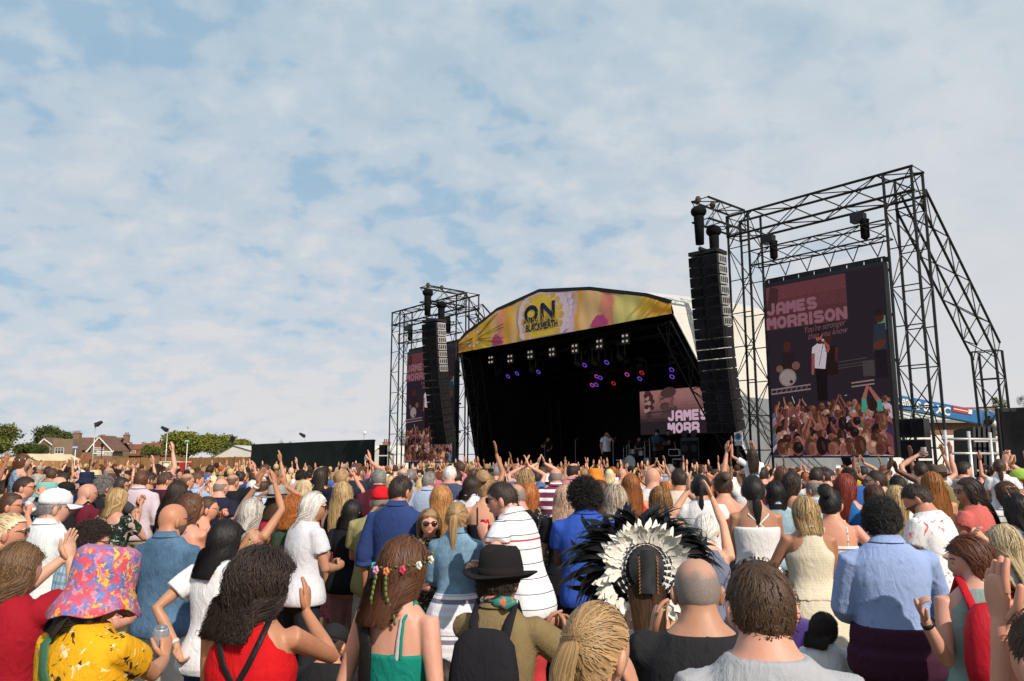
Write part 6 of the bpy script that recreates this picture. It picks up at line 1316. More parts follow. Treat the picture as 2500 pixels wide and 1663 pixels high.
def bigbucket_geo(k):
 n = 40; th = np.arange(n) * 2 * math.pi / n; R = []
 for r, z, wv in ((.094, .000, 0), (.116, -.040, .008), (.138, -.074, .018), (.141, -.070, .018), (.120, -.030, .008), (.101, .014, 0), (.103, .06, .002), (.102, .115, .003), (.096, .152, .004), (.076, .168, .004), (.01, .170, 0)):
  R.append(np.stack([np.cos(th) * r * 1.0, np.sin(th) * r * 1.18, z + wv * np.sin(2 * th + 1.0) + wv * .6 * np.sin(5 * th)], 1))
 for a, b in zip(R, R[1:]): pass
 V = np.vstack(R); k.add(V, [(i * n + j, i * n + (j + 1) % n, (i + 1) * n + (j + 1) % n, (i + 1) * n + j) for i in range(len(R) - 1) for j in range(n)])
def fedora_geo(k, br=.150):
 n = 36; th = np.arange(n) * 2 * math.pi / n; R = []
 for r, z, kd, roll in ((.088, .02, 0, 0), (.120, .014, 0, .004), (br, .020, 0, .018), (br + .003, .026, 0, .018), (.120, .024, 0, .004), (.092, .032, 0, 0), (.091, .07, 0, 0), (.084, .125, .0, 0), (.066, .150, .012, 0), (.040, .150, .022, 0), (.006, .138, .010, 0)):
  R.append(np.stack([np.cos(th) * r * (1 - .12 * (z > .1) * (np.sin(th) > .3)), np.sin(th) * r * 1.18, z + roll * np.abs(np.cos(th)) - kd * np.abs(np.sin(th)) * .5 - (.02 * np.exp(-(np.cos(th) * r / .02) ** 2) if z > .145 else 0)], 1))
 V = np.vstack(R); k.add(V, [(i * n + j, i * n + (j + 1) % n, (i + 1) * n + (j + 1) % n, (i + 1) * n + j) for i in range(len(R) - 1) for j in range(n)])
def straw_geo(k): fedora_geo(k, .175)
def band_geo(k): k.lathe([(.0935, .030), (.0945, .032), (.0935, .058), (.092, .058)], (0, 0, 0), None, 30, 1.0, 1.18)
def beard_geo(k):
 hp = head_points('m', 32, 26); m, n = hp.shape[:2]; d = hp / HEAD_R; z = d[..., 2]; y = d[..., 1]; V = (hp * 1.035 + np.array([0, .003, -.003])).reshape(-1, 3); F = []
 for i in range(m - 1):
  for j in range(n):
   j2 = (j + 1) % n; ok = all((z[a, b] < -.22 and y[a, b] > -.05 and z[a, b] > -1.2 and not (abs(d[a, b, 0]) < .26 and -.56 < z[a, b] < -.42)) for a, b in ((i, j), (i, j2), (i + 1, j), (i + 1, j2)))
   if ok: F.append((i * n + j, i * n + j2, (i + 1) * n + j2, (i + 1) * n + j))
 k.add(V, F)
def stubble_geo(k):
 hp = head_points('m', 32, 26); m, n = hp.shape[:2]; dd = hp / HEAD_R; dd = dd / np.linalg.norm(dd, axis=2)[..., None]; ok = scalp_ok(dd.reshape(-1, 3), line=-.02).reshape(dd.shape[:2]); V = (hp * 1.012 + dd * .0015).reshape(-1, 3)
 k.add(V, [(i * n + j, i * n + (j + 1) % n, (i + 1) * n + (j + 1) % n, (i + 1) * n + j) for i in range(m - 1) for j in range(n) if ok[i, j] and ok[i, (j + 1) % n] and ok[i + 1, j] and ok[i + 1, (j + 1) % n]])
def fringe_geo(k):                                                              # ring of short hair left round a bald crown
 hp = head_points('m', 32, 26); m, n = hp.shape[:2]; dd = hp / HEAD_R; dd = dd / np.linalg.norm(dd, axis=2)[..., None]; V = (hp * 1.02 + dd * .003).reshape(-1, 3); z, y = dd[..., 2], dd[..., 1]; ok = scalp_ok(dd.reshape(-1, 3)).reshape(z.shape) & (z < .5) & (y < .35)
 k.add(V, [(i * n + j, i * n + (j + 1) % n, (i + 1) * n + (j + 1) % n, (i + 1) * n + j) for i in range(m - 1) for j in range(n) if ok[i, j] and ok[i, (j + 1) % n] and ok[i + 1, j] and ok[i + 1, (j + 1) % n]])
def eye_geo(q, k): k.sphere((q * .031, .0800, .003), (.0125, .0100, .0060), 12, 8)
def iris_geo(q, k): k.sphere((q * .031, .0872, .003), (.0055, .0040, .0055), 8, 6)
def brow_geo(k):
 for q in (-1, 1): k.bar((q * .014, .0945, .021), (q * .033, .0900, .027), .006, .006); k.bar((q * .033, .0900, .027), (q * .049, .0790, .022), .005, .005)
def lips_geo(k): k.sphere((0, .0905, -.057), (.022, .0058, .0052), 12, 6); k.sphere((0, .0900, -.064), (.019, .006, .0048), 12, 6)
def flower_crown_geo(k):
 rs = random.Random(3)
 for i in range(26):
  a = -1.9 + 5.4 * i / 26 - 1.2; x, y = math.cos(a) * .106, math.sin(a) * .127; z = .035 - .03 * math.sin(a) * -1
  k.sphere((x, y, z + rs.uniform(-.006, .006)), (.009, .009, .005), 6, 4)
def backpack(label, root, P, k, col, big=1.0, red=False):
 """worn on the back: top-level, hung from both shoulders"""
 b = thing('backpack', label, 'backpack', (0, 0, 0)); b.matrix_basis = root.matrix_basis.copy(); T = P.bend
 w, h, d = .15 * big, .22 * big, .085 * big; yb = -.066 * H0 - .02
 m = MB(); R = []; n = 24; th = np.arange(n) * 2 * math.pi / n; cz = .70 * H0
 G = Geo(); rr = []
 for f, sx, sy in ((-1, .75, .7), (-.92, .95, .95), (-.4, 1.05, 1.1), (.2, 1.0, 1.0), (.7, .88, .75), (.95, .6, .45), (1.0, .3, .2)):
  c, s_ = np.cos(th), np.sin(th); kk = (np.abs(c) ** 3.2 + np.abs(s_) ** 3.2) ** (-1 / 3.2); rr.append(T(np.stack([w * sx * c * kk, yb - d * .95 + d * sy * s_ * kk, np.full(n, cz + h * f)], 1)))
 G.rings(rr); V, F = G.arrays(); me = fast_mesh('bag_body', V, F, True, [MC['plain'] if not red else M['leather']]); o = bpy.data.objects.new('bag_body', me); COL.objects.link(o); o.parent = b; o.color = (*col, 1)
 G = Geo(); rr = []
 for f, sx, sy in ((-.9, .7, .5), (-.8, .85, .9), (-.1, .85, 1.0), (.05, .7, .6), (.09, .4, .2)):
  c, s_ = np.cos(th), np.sin(th); kk = (np.abs(c) ** 3 + np.abs(s_) ** 3) ** (-1 / 3); rr.append(T(np.stack([w * sx * c * kk, yb - d * 2.0 + d * .35 * sy * s_ * kk, np.full(n, cz + h * f)], 1)))
 if not red: G.rings(rr); V, F = G.arrays(); o = bpy.data.objects.new('bag_pocket', fast_mesh('bag_pocket', V, F, True, [MC['plain']])); COL.objects.link(o); o.parent = b; o.color = (*[c_ * 1.25 for c_ in col], 1)
 for q in (-1, 1):
  G = Geo(); x = q * .078; G.tube(T(np.array([surf(P, x * 1.1, .66, 0, .04), surf(P, x, .76, 0, .042), surf(P, x, .82, 0, .034), [x, -.008, .870 * H0 + .004], surf(P, x, .825, 1, .036), surf(P, x * .9, .80, 1, .040), surf(P, x * .8, .775, 1, .035)])), [.021] * 7, 8, (np.array([0, 1., .3]), .35)); V, F = G.arrays()
  o = bpy.data.objects.new('shoulder_strap', fast_mesh('shoulder_strap', V, F, True, [MC['plain']])); COL.objects.link(o); o.parent = b; o.color = (*col, 1)
 return b
def sling(label, root, P, col, x0=.085, x1=-.14, wid=.016, cat='bag strap', bagcol=None):
 b = thing('sling_bag', label, 'bag', (0, 0, 0)); b.matrix_basis = root.matrix_basis.copy(); G = Geo()
 pts = [surf(P, x1, .56, 0, .03), surf(P, x1 * .5, .66, 0, .03), surf(P, x0 * .5, .76, 0, .03), surf(P, x0, .815, 0, .036), [x0, -.004, .872 * H0 + .012 - abs(x0) * .2], surf(P, x0, .815, 1, .036), surf(P, x0 * .55, .76, 1, .034), surf(P, x1 * .45, .66, 1, .034), surf(P, x1, .56, 1, .028)]
 G.tube(P.bend(np.array(pts)), [wid] * 9, 8, (np.array([0, 1., .1]), .28)); V, F = G.arrays(); o = bpy.data.objects.new('strap', fast_mesh('strap', V, F, True, [M['leather']])); COL.objects.link(o); o.parent = b; o.color = (*col, 1)
 G = Geo(); c = P.bend(np.array([[x1 * 1.35, -.02, .50 * H0]]))[0]; G.ell(c, (.05, .11, .09)); V, F = G.arrays(); o = bpy.data.objects.new('bag_body', fast_mesh('bag_body', V, F, True, [M['leather']])); COL.objects.link(o); o.parent = b; o.color = (*(bagcol or col), 1)
 return b
def child(root, name, me, loc, M3, sc, col):
 o = bpy.data.objects.new(name, me); COL.objects.link(o); o.parent = root; m = np.eye(4); m[:3, :3] = np.asarray(M3) * sc; m[:3, 3] = loc; o.matrix_basis = Matrix(m.tolist()); o.color = (*col, 1); return o
SKIN = {'pale': (.64, .38, .28), 'fair': (.58, .32, .215), 'tan': (.45, .225, .135), 'olive': (.40, .20, .115), 'brown': (.22, .095, .05), 'dark': (.085, .038, .022), 'pink': (.61, .31, .22)}
HC = {'black': (.010, .008, .008), 'dark': (.022, .013, .009), 'brown': (.055, .028, .015), 'chestnut': (.085, .034, .016), 'auburn': (.13, .038, .013), 'ginger': (.32, .10, .022), 'red': (.16, .022, .012), 'lightbrown': (.17, .095, .045), 'darkblond': (.29, .18, .085), 'blond': (.52, .36, .17), 'paleblond': (.66, .52, .32), 'grey': (.30, .28, .26), 'silver': (.55, .53, .50), 'salt': (.16, .15, .145), 'pinkblond': (.60, .40, .30)}
PEOPLE = []; HATS = ('bucket', 'cap', 'backcap', 'straw', 'trilby', 'fedora', 'bigbucket')
def person(label, px, py, D, f=0, sex='f', skin='fair', hair=('short', 'brown', 0), top=('tee', 'plain', (.7, .7, .7)), bot=('jeans', 'denim', (.03, .05, .11)), arms=('down', 'down'), head=(0, 0), lean=0, build=1.0, legs='stand', h=None, acc=(), group='people watching the concert', det=None, fit=.014, hem=None, child_=False, roll=0, face=False, base=None, haired=None):
 det = det if det is not None else (2 if D < 4.9 else 1 if D < 10.2 else 0)
 hairpad = {'afro': .075, 'curlyshort': .036, 'curlylong': .05, 'curlybob': .04}.get(hair[0] if hair else '', .022) + (.035 if any(a[0] in HATS for a in acc) else 0)
 topw = at(px, py, D); P0 = Pose(sex, build, lean, 'down', 'down', legs, child=child_); hl = P0.head; tl = hl[2] + .113 * P0.hs + hairpad
 foot = {'stand': 0, 'walk': 0, 'sit': .478 * H0 - .10, 'ride': 0, 'kneel': .478 * H0 - .46}[legs]
 if h: k = h / (H0 + hairpad); rz = topw[2] - tl * k
 else:
  gz = base or 0.0; k = (topw[2] - gz) / (tl - foot); rz = gz - foot * k
 R3 = rotz(-R_(f)); hw = np.array([topw[0], D, 0]); off = R3 @ hl * k; rp = np.array([hw[0] - off[0], hw[1] - off[1], rz])
 def conv(a, side):
  if isinstance(a, tuple) and a and a[0] == 'px':
   _, ax_, ay_, dD = a[:4]; w = (R3.T @ (at(ax_, ay_, D + dD) - rp)) / k; pole = a[4] if len(a) > 4 and a[4] is not None else ((1, .0, -.5)); cu = a[5] if len(a) > 5 else .25; hd = a[6] if len(a) > 6 else None
   if hd is not None: hd = R3.T @ np.array(hd, float)
   return (tuple(w), pole, None if hd is None else tuple(hd), cu, 'abs')
  return a
 arms = tuple(conv(a, s) for a, s in zip(arms, (-1, 1))); key = (sex, build, lean, arms, legs, head, roll, child_)
 P = POSES.get(key) or Pose(sex, build, lean, arms[0], arms[1], legs, head[0], head[1], roll, child_); POSES[key] = P
 rt = thing('person', label, 'person', rp, group); m = np.eye(4); m[:3, :3] = R3 * k; m[:3, 3] = rp; rt.matrix_basis = Matrix(m.tolist()); I3 = np.eye(3); seed = int(px * 7 + py) % 5
 sk = SKIN[skin] if isinstance(skin, str) else skin; sk = tuple(np.array(sk) * (.88 + .22 * ((px * 13 + py * 7) % 10) / 10) * np.array([1, 1 + .06 * math.sin(px), 1 + .10 * math.sin(px)])); child(rt, 'body', body_mesh(key, P, det), (0, 0, 0), I3, 1, sk)
 hcol = None
 if hair:
  hcol = HC[hair[1]] if isinstance(hair[1], str) else hair[1]; sd = hair[2] if len(hair) > 2 else 0
  if hair[0] in ('stubble', 'fringe'): child(rt, 'hair', misc('hair_close:' + hair[0], stubble_geo if hair[0] == 'stubble' else fringe_geo, M['stubble']), P.head, P.HR, P.hs, hcol)
  else:
   ho = child(rt, 'hair', hair_mesh(hair[0], det, sd, any(a[0] in HATS for a in acc)), P.head, P.HR, P.hs, hcol)
   if len(hair) > 3: ho.material_slots[0].link = 'OBJECT'; ho.material_slots[0].material = M['hair_streak']
 if top:
  hm = hem if hem is not None else (.595 if top[0] in ('tank', 'cami', 'bandeau') and bot and bot[0] in ('skirtshort', 'skirtmid', 'skirtlong') else .56 if bot and bot[0] == 'dressskirt' else .485)
  me = top_mesh(key, P, det, top[0], fit, hm, MC[top[1]], seed); child(rt, 'dress_bodice' if bot and bot[0] == 'dressskirt' else me.name.split('.')[0], me, (0, 0, 0), I3, 1, top[2])
 if bot: me = leg_mesh(key, P, det, bot[0], MC[bot[1]], seed); child(rt, 'dress_skirt' if bot[0] == 'dressskirt' else me.name.split('.')[0], me, (0, 0, 0), I3, 1, bot[2])
 if legs in ('stand', 'walk') and D < 8:
  for q in (0, 1):
   a = np.array(P.legp[q][2]); G = Geo(); G.tube([a + [0, -.035, -.047], a + [0, .03, -.046], a + [0, .10, -.050], a + [.012 * (1 if q else -1), .165, -.052]], [.042, .046, .044, .032], 12, (np.array([0, 0, 1.]), .70)); V, F = G.arrays()
   if 'shoe%d' % q not in MISC: MISC['shoe%d' % q] = {}
   child(rt, 'shoe', MISC.setdefault(('shoe', key, q), fast_mesh('shoe', V, F, True, [M['leather']])), (0, 0, 0), I3, 1, (.6, .6, .58) if seed % 2 else (.03, .025, .025))
 if face:
  [(child(rt, 'eye', misc('eye:%d' % q_, lambda k_: eye_geo(q_, k_), M['gloss']), P.head, P.HR, P.hs, (.42, .37, .34)), child(rt, 'iris', misc('iris:%d' % q_, lambda k_: iris_geo(q_, k_), M['gloss']), P.head, P.HR, P.hs, (.05, .035, .02))) for q_ in (-1, 1)]; child(rt, 'eyebrows', misc('eyebrows:1', brow_geo, M['hair']), P.head, P.HR, P.hs, hcol or HC['brown'])  # eye whites toned down: socket shade put into their colour
  child(rt, 'lips', misc('lips:1', lips_geo, M['satin']), P.head, P.HR, P.hs, tuple(np.array(sk) * (.95, .62, .62)))
 info = dict(root=rt, P=P, k=k, R3=R3, rp=rp, D=D, px=px)
 for a in acc:
  n = a[0]; col = a[1] if len(a) > 1 else (.02, .02, .02); hatg = {'cap': (cap_geo, MC['plain']), 'backcap': (backcap_geo, MC['plain']), 'bucket': (bucket_geo, MC['plain']), 'bigbucket': (bigbucket_geo, MC['hatprint']), 'fedora': (fedora_geo, M['felt']), 'trilby': (fedora_geo, M['felt']), 'straw': (straw_geo, M['straw'])}
  if n in hatg: child(rt, 'hat', misc('hat:' + n, *hatg[n]), P.head, P.HR, P.hs * 1.04, col)
  if n in ('straw', 'trilby', 'fedora'): child(rt, 'hat_band', misc('hat_band:1', band_geo, M['felt']), P.head, P.HR, P.hs * 1.045, (.015, .012, .012))
  if n == 'sunglasses': child(rt, 'sunglasses', misc('sunglasses:1', sunglasses_geo, M['dark_glass']), P.head, P.HR, P.hs, col)
  if n == 'headsun': child(rt, 'sunglasses', misc('sunglasses:1', sunglasses_geo, M['dark_glass']), P.head + P.HR @ np.array([0, -.03, .085]), P.HR @ rotx(.75), P.hs * 1.03, col)
  if n == 'glasses': child(rt, 'glasses', misc('glasses:1', glasses_geo, M['satin']), P.head, P.HR, P.hs, col)
  if n == 'beard': child(rt, 'beard', misc('beard:1', beard_geo, M['stubble'] if len(a) > 2 else M['hair']), P.head, P.HR, P.hs, col)
  if n == 'necklace':
   G = Geo(); hw = .050 * H0; th = np.linspace(0, 2 * math.pi, 25); pts = P.bend(np.stack([np.cos(th) * hw, np.sin(th) * hw * .95 - .01, .852 * H0 - .014 * np.sin(th)], 1))
   k_ = MB()
   for p_ in pts[:-1]: k_.sphere(p_, .008, 6, 4)
   child(rt, 'necklace', fast_mesh('necklace', np.vstack(k_.V), k_.F, True, [M['satin']]), (0, 0, 0), I3, 1, col)
  if n == 'crossstraps':
   for q in (-1, 1): G = Geo(); G.tube(strap_path(P, q * .07, q * .075, -q * .06, .76, .745), [.0062] * 7, 6); V, F = G.arrays(); child(rt, 'shoulder_strap', fast_mesh('shoulder_strap', V, F, True, [MC['plain']]), (0, 0, 0), I3, 1, col)
  if n == 'crown':
   child(rt, 'leaf_crown', misc('leaf_crown:1', flower_crown_geo, M['satin']), P.head, P.HR, P.hs, (.10, .13, .03)); rs = random.Random(5)
   for i, c_ in enumerate(((.75, .72, .66), (.12, .50, .60), (.65, .30, .42), (.70, .20, .08), (.60, .05, .12), (.75, .72, .66), (.70, .66, .6))):
    an = -3.0 + i * .55; q = np.array([math.cos(an) * .110, math.sin(an) * .131, .030 + .035 * math.sin(an)]); kk = MB()
    for j in range(5): kk.sphere(q + np.array([math.cos(j * 1.256) * .009, math.sin(an) * .004, math.sin(j * 1.256) * .009]), (.009, .007, .009), 6, 4)
    child(rt, 'flower', fast_mesh('flower', np.vstack(kk.V), kk.F, True, [M['satin']]), P.head, P.HR, P.hs, c_)
   for i in range(2):
    kk = MB(); p_ = np.array([.02 * (1 if i else -1), -.134, -.01])
    for j in range(9 + 6 * (1 - i)): p_ = p_ + np.array([(.008 if i else -.006) + rs.uniform(-.006, .006), -.002 if p_[2] > -.1 else .004, -.020]); kk.sphere(p_, (.009, .005, .012), 6, 4)
    child(rt, 'leaf_trail', fast_mesh('leaf_trail', np.vstack(kk.V), kk.F, True, [M['satin']]), P.head, P.HR, P.hs, (.11, .14, .04))
  if n == 'watch':
   side, sh, el, w, hv, c = P.arms[a[2]]; d = (w - el) / np.linalg.norm(w - el); q = w - d * .03; kk = MB(); kk.cyl(q - d * .010, q + d * .010, .0285 * P.lr + .004, n=12); child(rt, 'watch', fast_mesh('watch', np.vstack(kk.V), kk.F, True, [M['satin']]), (0, 0, 0), I3, 1, col)
  if n == 'scarf':
   G = Geo(); th = np.linspace(0, 2 * math.pi, 20); pts = P.bend(np.stack([np.cos(th) * .062, np.sin(th) * .064 - .008, .872 * H0 - .010 * np.sin(th)], 1)); G.tube(pts, [.018] * 20, 8); q = P.bend(np.array([[.03, -.085, .872 * H0]]))[0]; G.ell(q, (.035, .018, .022)); G.tube([q, q + [.04, -.02, -.01], q + [.075, -.01, .01]], [.012, .018, .010], 8); V, F = G.arrays(); child(rt, 'neck_scarf', fast_mesh('neck_scarf', V, F, True, [MC['tropical']]), (0, 0, 0), I3, 1, (.05, .22, .18))
  if n == 'waistjumper':
   G = Geo(); R = torso_rings(P.T, .36, .615, .050, P.wide, 28, 14, lambda z: .026 * sst(.60, .40, z) + .006 * math.sin(z * 190)); G.rings(R); G2 = raw_mesh('waist_jumper', G, .012, 3, None, .011, 3, MC['plain']); child(rt, 'waist_jumper', G2, (0, 0, 0), I3, 1, col)
  if n == 'waistjacket':
   G = Geo(); R = torso_rings(P.T, .40, .58, .045, P.wide, 28, 10, lambda z: .030 * sst(.60, .42, z)); G.rings(R); G2 = raw_mesh('waist_jacket', G, .013, 3, None, .011, 3, MC['denim']); child(rt, 'waist_jacket', G2, (0, 0, 0), I3, 1, col)
  if n == 'brastrap':
   G = Geo(); G.tube(strap_path(P, .08, .078, .070, .74, .735), [.010] * 7, 6, (np.array([0, 1., 0]), .3)); V, F = G.arrays(); child(rt, 'bra_strap', fast_mesh('bra_strap', V, F, True, [MC['plain']]), (0, 0, 0), I3, 1, col)
  if n == 'tattoo':
   kk = MB(); c0 = surf(P, a[2], .785, 1, .001)
   for i in range(7): an = i * .9; kk.sphere(c0 + np.array([math.cos(an) * .014, 0, math.sin(an) * .014]), (.009, .003, .009), 6, 4)
   child(rt, 'tattoo', fast_mesh('tattoo', np.vstack(kk.V), kk.F, True, [M['satin']]), (0, 0, 0), I3, 1, (.12, .07, .06))
  if n == 'backpack': backpack(a[2], rt, P, k, col, a[3] if len(a) > 3 else 1.0, len(a) > 4)
  if n == 'sling': sling(a[2], rt, P, col, *(a[3] if len(a) > 3 else ()))
  if n in ('can', 'cup', 'phone'): held(n, a[2], info, a[3], col, a[4] if len(a) > 4 else None)
 PEOPLE.append((rp[0], rp[1], info)); return info
def held(kind, label, info, ai, col, extra=None):
 side, sh, el, w, hv, c = info['P'].arms[ai]; inward = np.array([-side, 0.0, 0.0]) if abs(hv[0]) < .8 else np.array([0, -1.0, .3]); pn = inward - hv * (inward @ hv); pn /= np.linalg.norm(pn)
 q = w + hv * .085 + pn * (.034 if kind != 'phone' else .018); p = info['R3'] @ q * info['k'] + info['rp']
 name = {'can': 'drink_can', 'cup': 'paper_cup', 'phone': 'phone'}[kind]; t = thing(name, label, {'can': 'drink can', 'cup': 'cup', 'phone': 'phone'}[kind], p - [0, 0, .06]); kk = MB(); tz = np.array([0, 0, 1.0]);
 if kind == 'can':
  ax = frame_of(tz + (np.array(extra) if extra is not None else 0)); ax = (ax[0], ax[1], ax[2]); kk.lathe([(.024, -.062), (.031, -.055), (.033, -.048), (.033, .040), (.027, .056), (.026, .060)], p, ax, 20); o = kk.build('can_body', M['can_metal'], t, smooth=True); o.color = (*col, 1)
  kk = MB(); kk.lathe([(.0255, .0605), (.022, .058), (.002, .0585)], p, ax, 20); kk.build('can_lid', M['grey_steel'], t, smooth=True); kk = MB(); kk.box(p + ax[2] * .0605 + ax[0] * .004, (.012, .020, .002), ax); kk.build('pull_tab', M['galv'], t); info['can'] = (t, p, ax)
 elif kind == 'cup': kk.lathe([(.028, -.055), (.038, .055), (.040, .057), (.036, .055), (.027, -.05)], p, None, 16); o = kk.build('cup_body', M['satin'], t, smooth=True); o.color = (*col, 1)
 else:
  a = info['R3'] @ np.array([1., 0, 0]); b = info['R3'] @ np.array([0, .95, -.3]); u = np.cross(a, b); kk.box(p, (.072, .009, .145), (a, b, u)); o = kk.build('phone_case', M['gloss'], t); o.color = (.02, .02, .02, 1); kk = MB(); kk.box(p - b * .006, (.064, .002, .13), (a, b, u)); o = kk.build('phone_screen', M['gloss'], t); o.color = (*col, 1)
# ------------------------------------------------------------------ people: the ones the photograph shows large
J = ('jeans', 'denim', (.03, .05, .11)); JB = ('trousers', 'plain', (.018, .018, .022)); KH = ('trousers', 'plain', (.52, .40, .24)); WHT = (.70, .70, .71); BLK = (.016, .016, .019); NAV = (.018, .022, .050)
UPC = ('px',)
def front_rows():
 p = person
 # --- nearest row
 p('person in yellow tree print top and printed bucket hat holding a silver can', 254, 1338, 2.95, 22, 'f', 'tan', ('bob', 'dark', 1), ('blouse', 'savanna', (.70, .36, .012)), J, ('belly', ('px', 402, 1610, .35, (.9, -.2, -.9), .95, (-.1, .25, 1))), (24, 6), 4, 1.08, acc=(('bigbucket', (.62, .085, .13)), ('can', (.50, .55, .62), 'silver drink can in the hand of the person in yellow', 1, (.1, -.25, 0)), ('sling', (.05, .13, .07), 'green strap across the back of the yellow tree print top', (-.06, .16, .026), (.05, .13, .07))))
 p('person with long wavy brown hair in a deep red top clapping at head height', 52, 1320, 3.5, 12, 'f', 'fair', ('longwavy', 'lightbrown', 2, 1), ('blouse', 'plain', (.30, .008, .018)), J, (('px', 156, 1362, .35, (-.9, .2, -.8), .10, (0, .1, 1)), ('px', 172, 1372, .35, (.9, .2, -.8), .10, (-.05, .1, 1))), (18, 0), 0, 1.12)
 p('person with dark curls in a red racer tank top crossed by black straps', 640, 1325, 3.0, 6, 'f', 'tan', ('curlylong', 'dark', 3), ('tank', 'plain', (.52, .008, .012)), J, ('belly', ('px', 748, 1496, .30, (.9, -.2, -.9), .15, (.1, .2, 1))), (24, 0), 2, 1.06, acc=(('sunglasses', (.05, .03, .02)), ('sling', (.012, .012, .014), 'black leather strap over the red tank top', (.085, -.12, .012)), ('sling', (.012, .012, .014), 'second black strap crossing the other way on the red tank top', (-.085, .12, .012))))
 p('person with auburn hair, a flower crown and a teal strappy top', 988, 1306, 3.15, 26, 'f', 'pink', ('shoulder', 'chestnut', 4), ('lowback', 'plain', (.008, .22, .17)), J, ('down', 'down'), (8, 4), 0, .98, acc=(('crown',), ('brastrap', (.55, .5, .52)), ('sling', (.012, .012, .014), 'black bag on the far shoulder of the teal strappy top', (-.10, -.16, .03))))
 p('person in black felt trilby and olive shirt with a patterned neck scarf', 1222, 1315, 3.3, 14, 'f', 'tan', ('curlyshort', 'dark', 2), ('shortshirt', 'plain', (.21, .155, .075)), J, (('px', 1330, 1530, .3, (-.6, -.3, -1), .6), ('px', 1385, 1545, .25, (.9, -.2, -.9), .6)), (22, 0), 2, 1.02, acc=(('fedora', (.014, .013, .014)), ('scarf',), ('backpack', (.016, .015, .020), 'black backpack with a pale small logo on the olive shirt', .95)))
 p('person with dark blond ponytail at the bottom edge holding a blue can', 1455, 1461, 2.0, 30, 'f', 'fair', ('pony', 'darkblond', 5), ('tee', 'plain', (.02, .02, .022)), J, ('down', ('px', 1556, 1700, .12, (.9, -.3, -.9), .95, (-.25, .1, 1))), (12, 4), 4, acc=(('can', (.10, .22, .42), 'blue and silver energy drink can beside the ponytail', 1, (-.42, 0, 0)),))
 p('person with grey stubbled balding head in a black T-shirt clapping', 1698, 1350, 2.75, 2, 'm', 'tan', ('stubble', 'salt', 0), ('lowtee', 'plain', (.020, .020, .023)), J, (('px', 1592, 1555, .35, (-.9, -.2, -.9), .3, (.1, .2, 1)), ('px', 1742, 1545, .4, (.9, -.2, -.9), .3, (-.1, .2, 1))), (2, 0), 0, 1.08)
 p('person with short brown hair in a light grey T-shirt at the bottom edge', 1850, 1355, 2.1, 4, 'm', 'pink', ('short', 'brown', 6), ('tee', 'plain', (.36, .37, .40)), J, ('down', 'down'), (-6, 4), 0, .98)
 p('person in a pale blue shirt with rolled sleeves and plum jumper round the waist', 2148, 1206, 4.35, 8, 'm', 'brown', ('curlyshort', 'black', 7), ('rolled', 'plain', (.28, .37, .62)), JB, ('front', ('px', 2268, 1525, .25, (.9, -.4, -.8), .7)), (20, 8), 2, 1.04, acc=(('glasses', (.012, .012, .012)), ('waistjumper', (.045, .012, .030))))
 p('person in profile with tawny bob, grey green vest and bright red rucksack', 2364, 1303, 3.75, 12, 'f', 'pink', ('shoulder', 'auburn', 8, 1), ('tank', 'plain', (.24, .32, .30)), ('loose', 'plain', (.10, .15, .15)), (('px', 2258, 1512, -.16, (.05, -.25, -1), .6), 'down'), (-84, 6), 3, 1.06, acc=(('backpack', (.46, .012, .025), 'bright red rucksack on the back of the person in grey green', .92, 1), ('watch', (.02, .02, .02), 0)), face=True)
 p('person with long pale blond hair and lace waistcoat touching a head', 2444, 1278, 4.7, -12, 'f', 'fair', ('long', 'paleblond', 9, 1), ('tank', 'lace', (.46, .38, .29)), J, (('px', 2405, 1318, -.1, (-.8, .2, .2), .55, (-.9, -.1, .35)), 'down'), (-8, 0), 0, 1.05, acc=(('sling', (.012, .012, .014), 'black bag strap over the lace waistcoat', (.085, -.1, .014)),))
 p('person mostly cut off by the edge in navy with one forearm raised', 2562, 1470, 1.75, -8, 'm', 'pink', ('short', 'brown', 1), ('tee', 'plain', (.020, .022, .045)), J, (('px', 2446, 1530, .16, (.02, .0, -1), .12, (-.05, .1, 1)), 'down'), (0, 0), 0)
 # --- second row, left
 p('person with pale blond curls and dark sunglasses at the picture edge', 30, 1250, 4.9, 55, 'f', 'pink', ('updo', 'paleblond', 1, 1), ('blouse', 'plain', (.66, .62, .56)), J, ('front', 'front'), (15, 0), 0, 1.05, acc=(('sunglasses', (.03, .02, .02)),), face=True)
 p('person with dark curly greying hair and glasses in a light blue plaid shirt', 226, 1263, 4.5, 35, 'm', 'pink', ('curlyshort', 'dark', 2), ('shortshirt', 'plaid', (.48, .60, .68)), J, ('front', 'front'), (24, 8), 0, acc=(('sunglasses', (.012, .012, .012)),))
 p('person in white cap with blue edging and a white linen shirt', 140, 1182, 5.7, 25, 'm', 'pink', ('short', 'salt', 3), ('shortshirt', 'plain', (.66, .69, .71)), J, ('front', 'belly'), (26, 4), 0, 1.05, acc=(('cap', (.72, .72, .76)), ('glasses', (.02, .02, .02))))
 p('bearded bald person in a denim shirt and white shorts', 425, 1222, 5.3, 14, 'm', 'tan', None, ('rolled', 'denim', (.075, .145, .24)), ('shorts', 'plain', (.66, .60, .56)), ('front', 'front'), (24, 0), 0, 1.03, acc=(('beard', (.10, .07, .06), 1), ('glasses', (.012, .012, .012))))
 p('person with black shoulder hair in a white T-shirt, hand in back pocket', 555, 1266, 4.6, 18, 'f', 'tan', ('shoulder', 'black', 4), ('tee', 'plain', (.74, .73, .76)), J, ('back', 'front'), (10, 0), 2, 1.04, acc=(('watch', (.5, .5, .5), 0),))
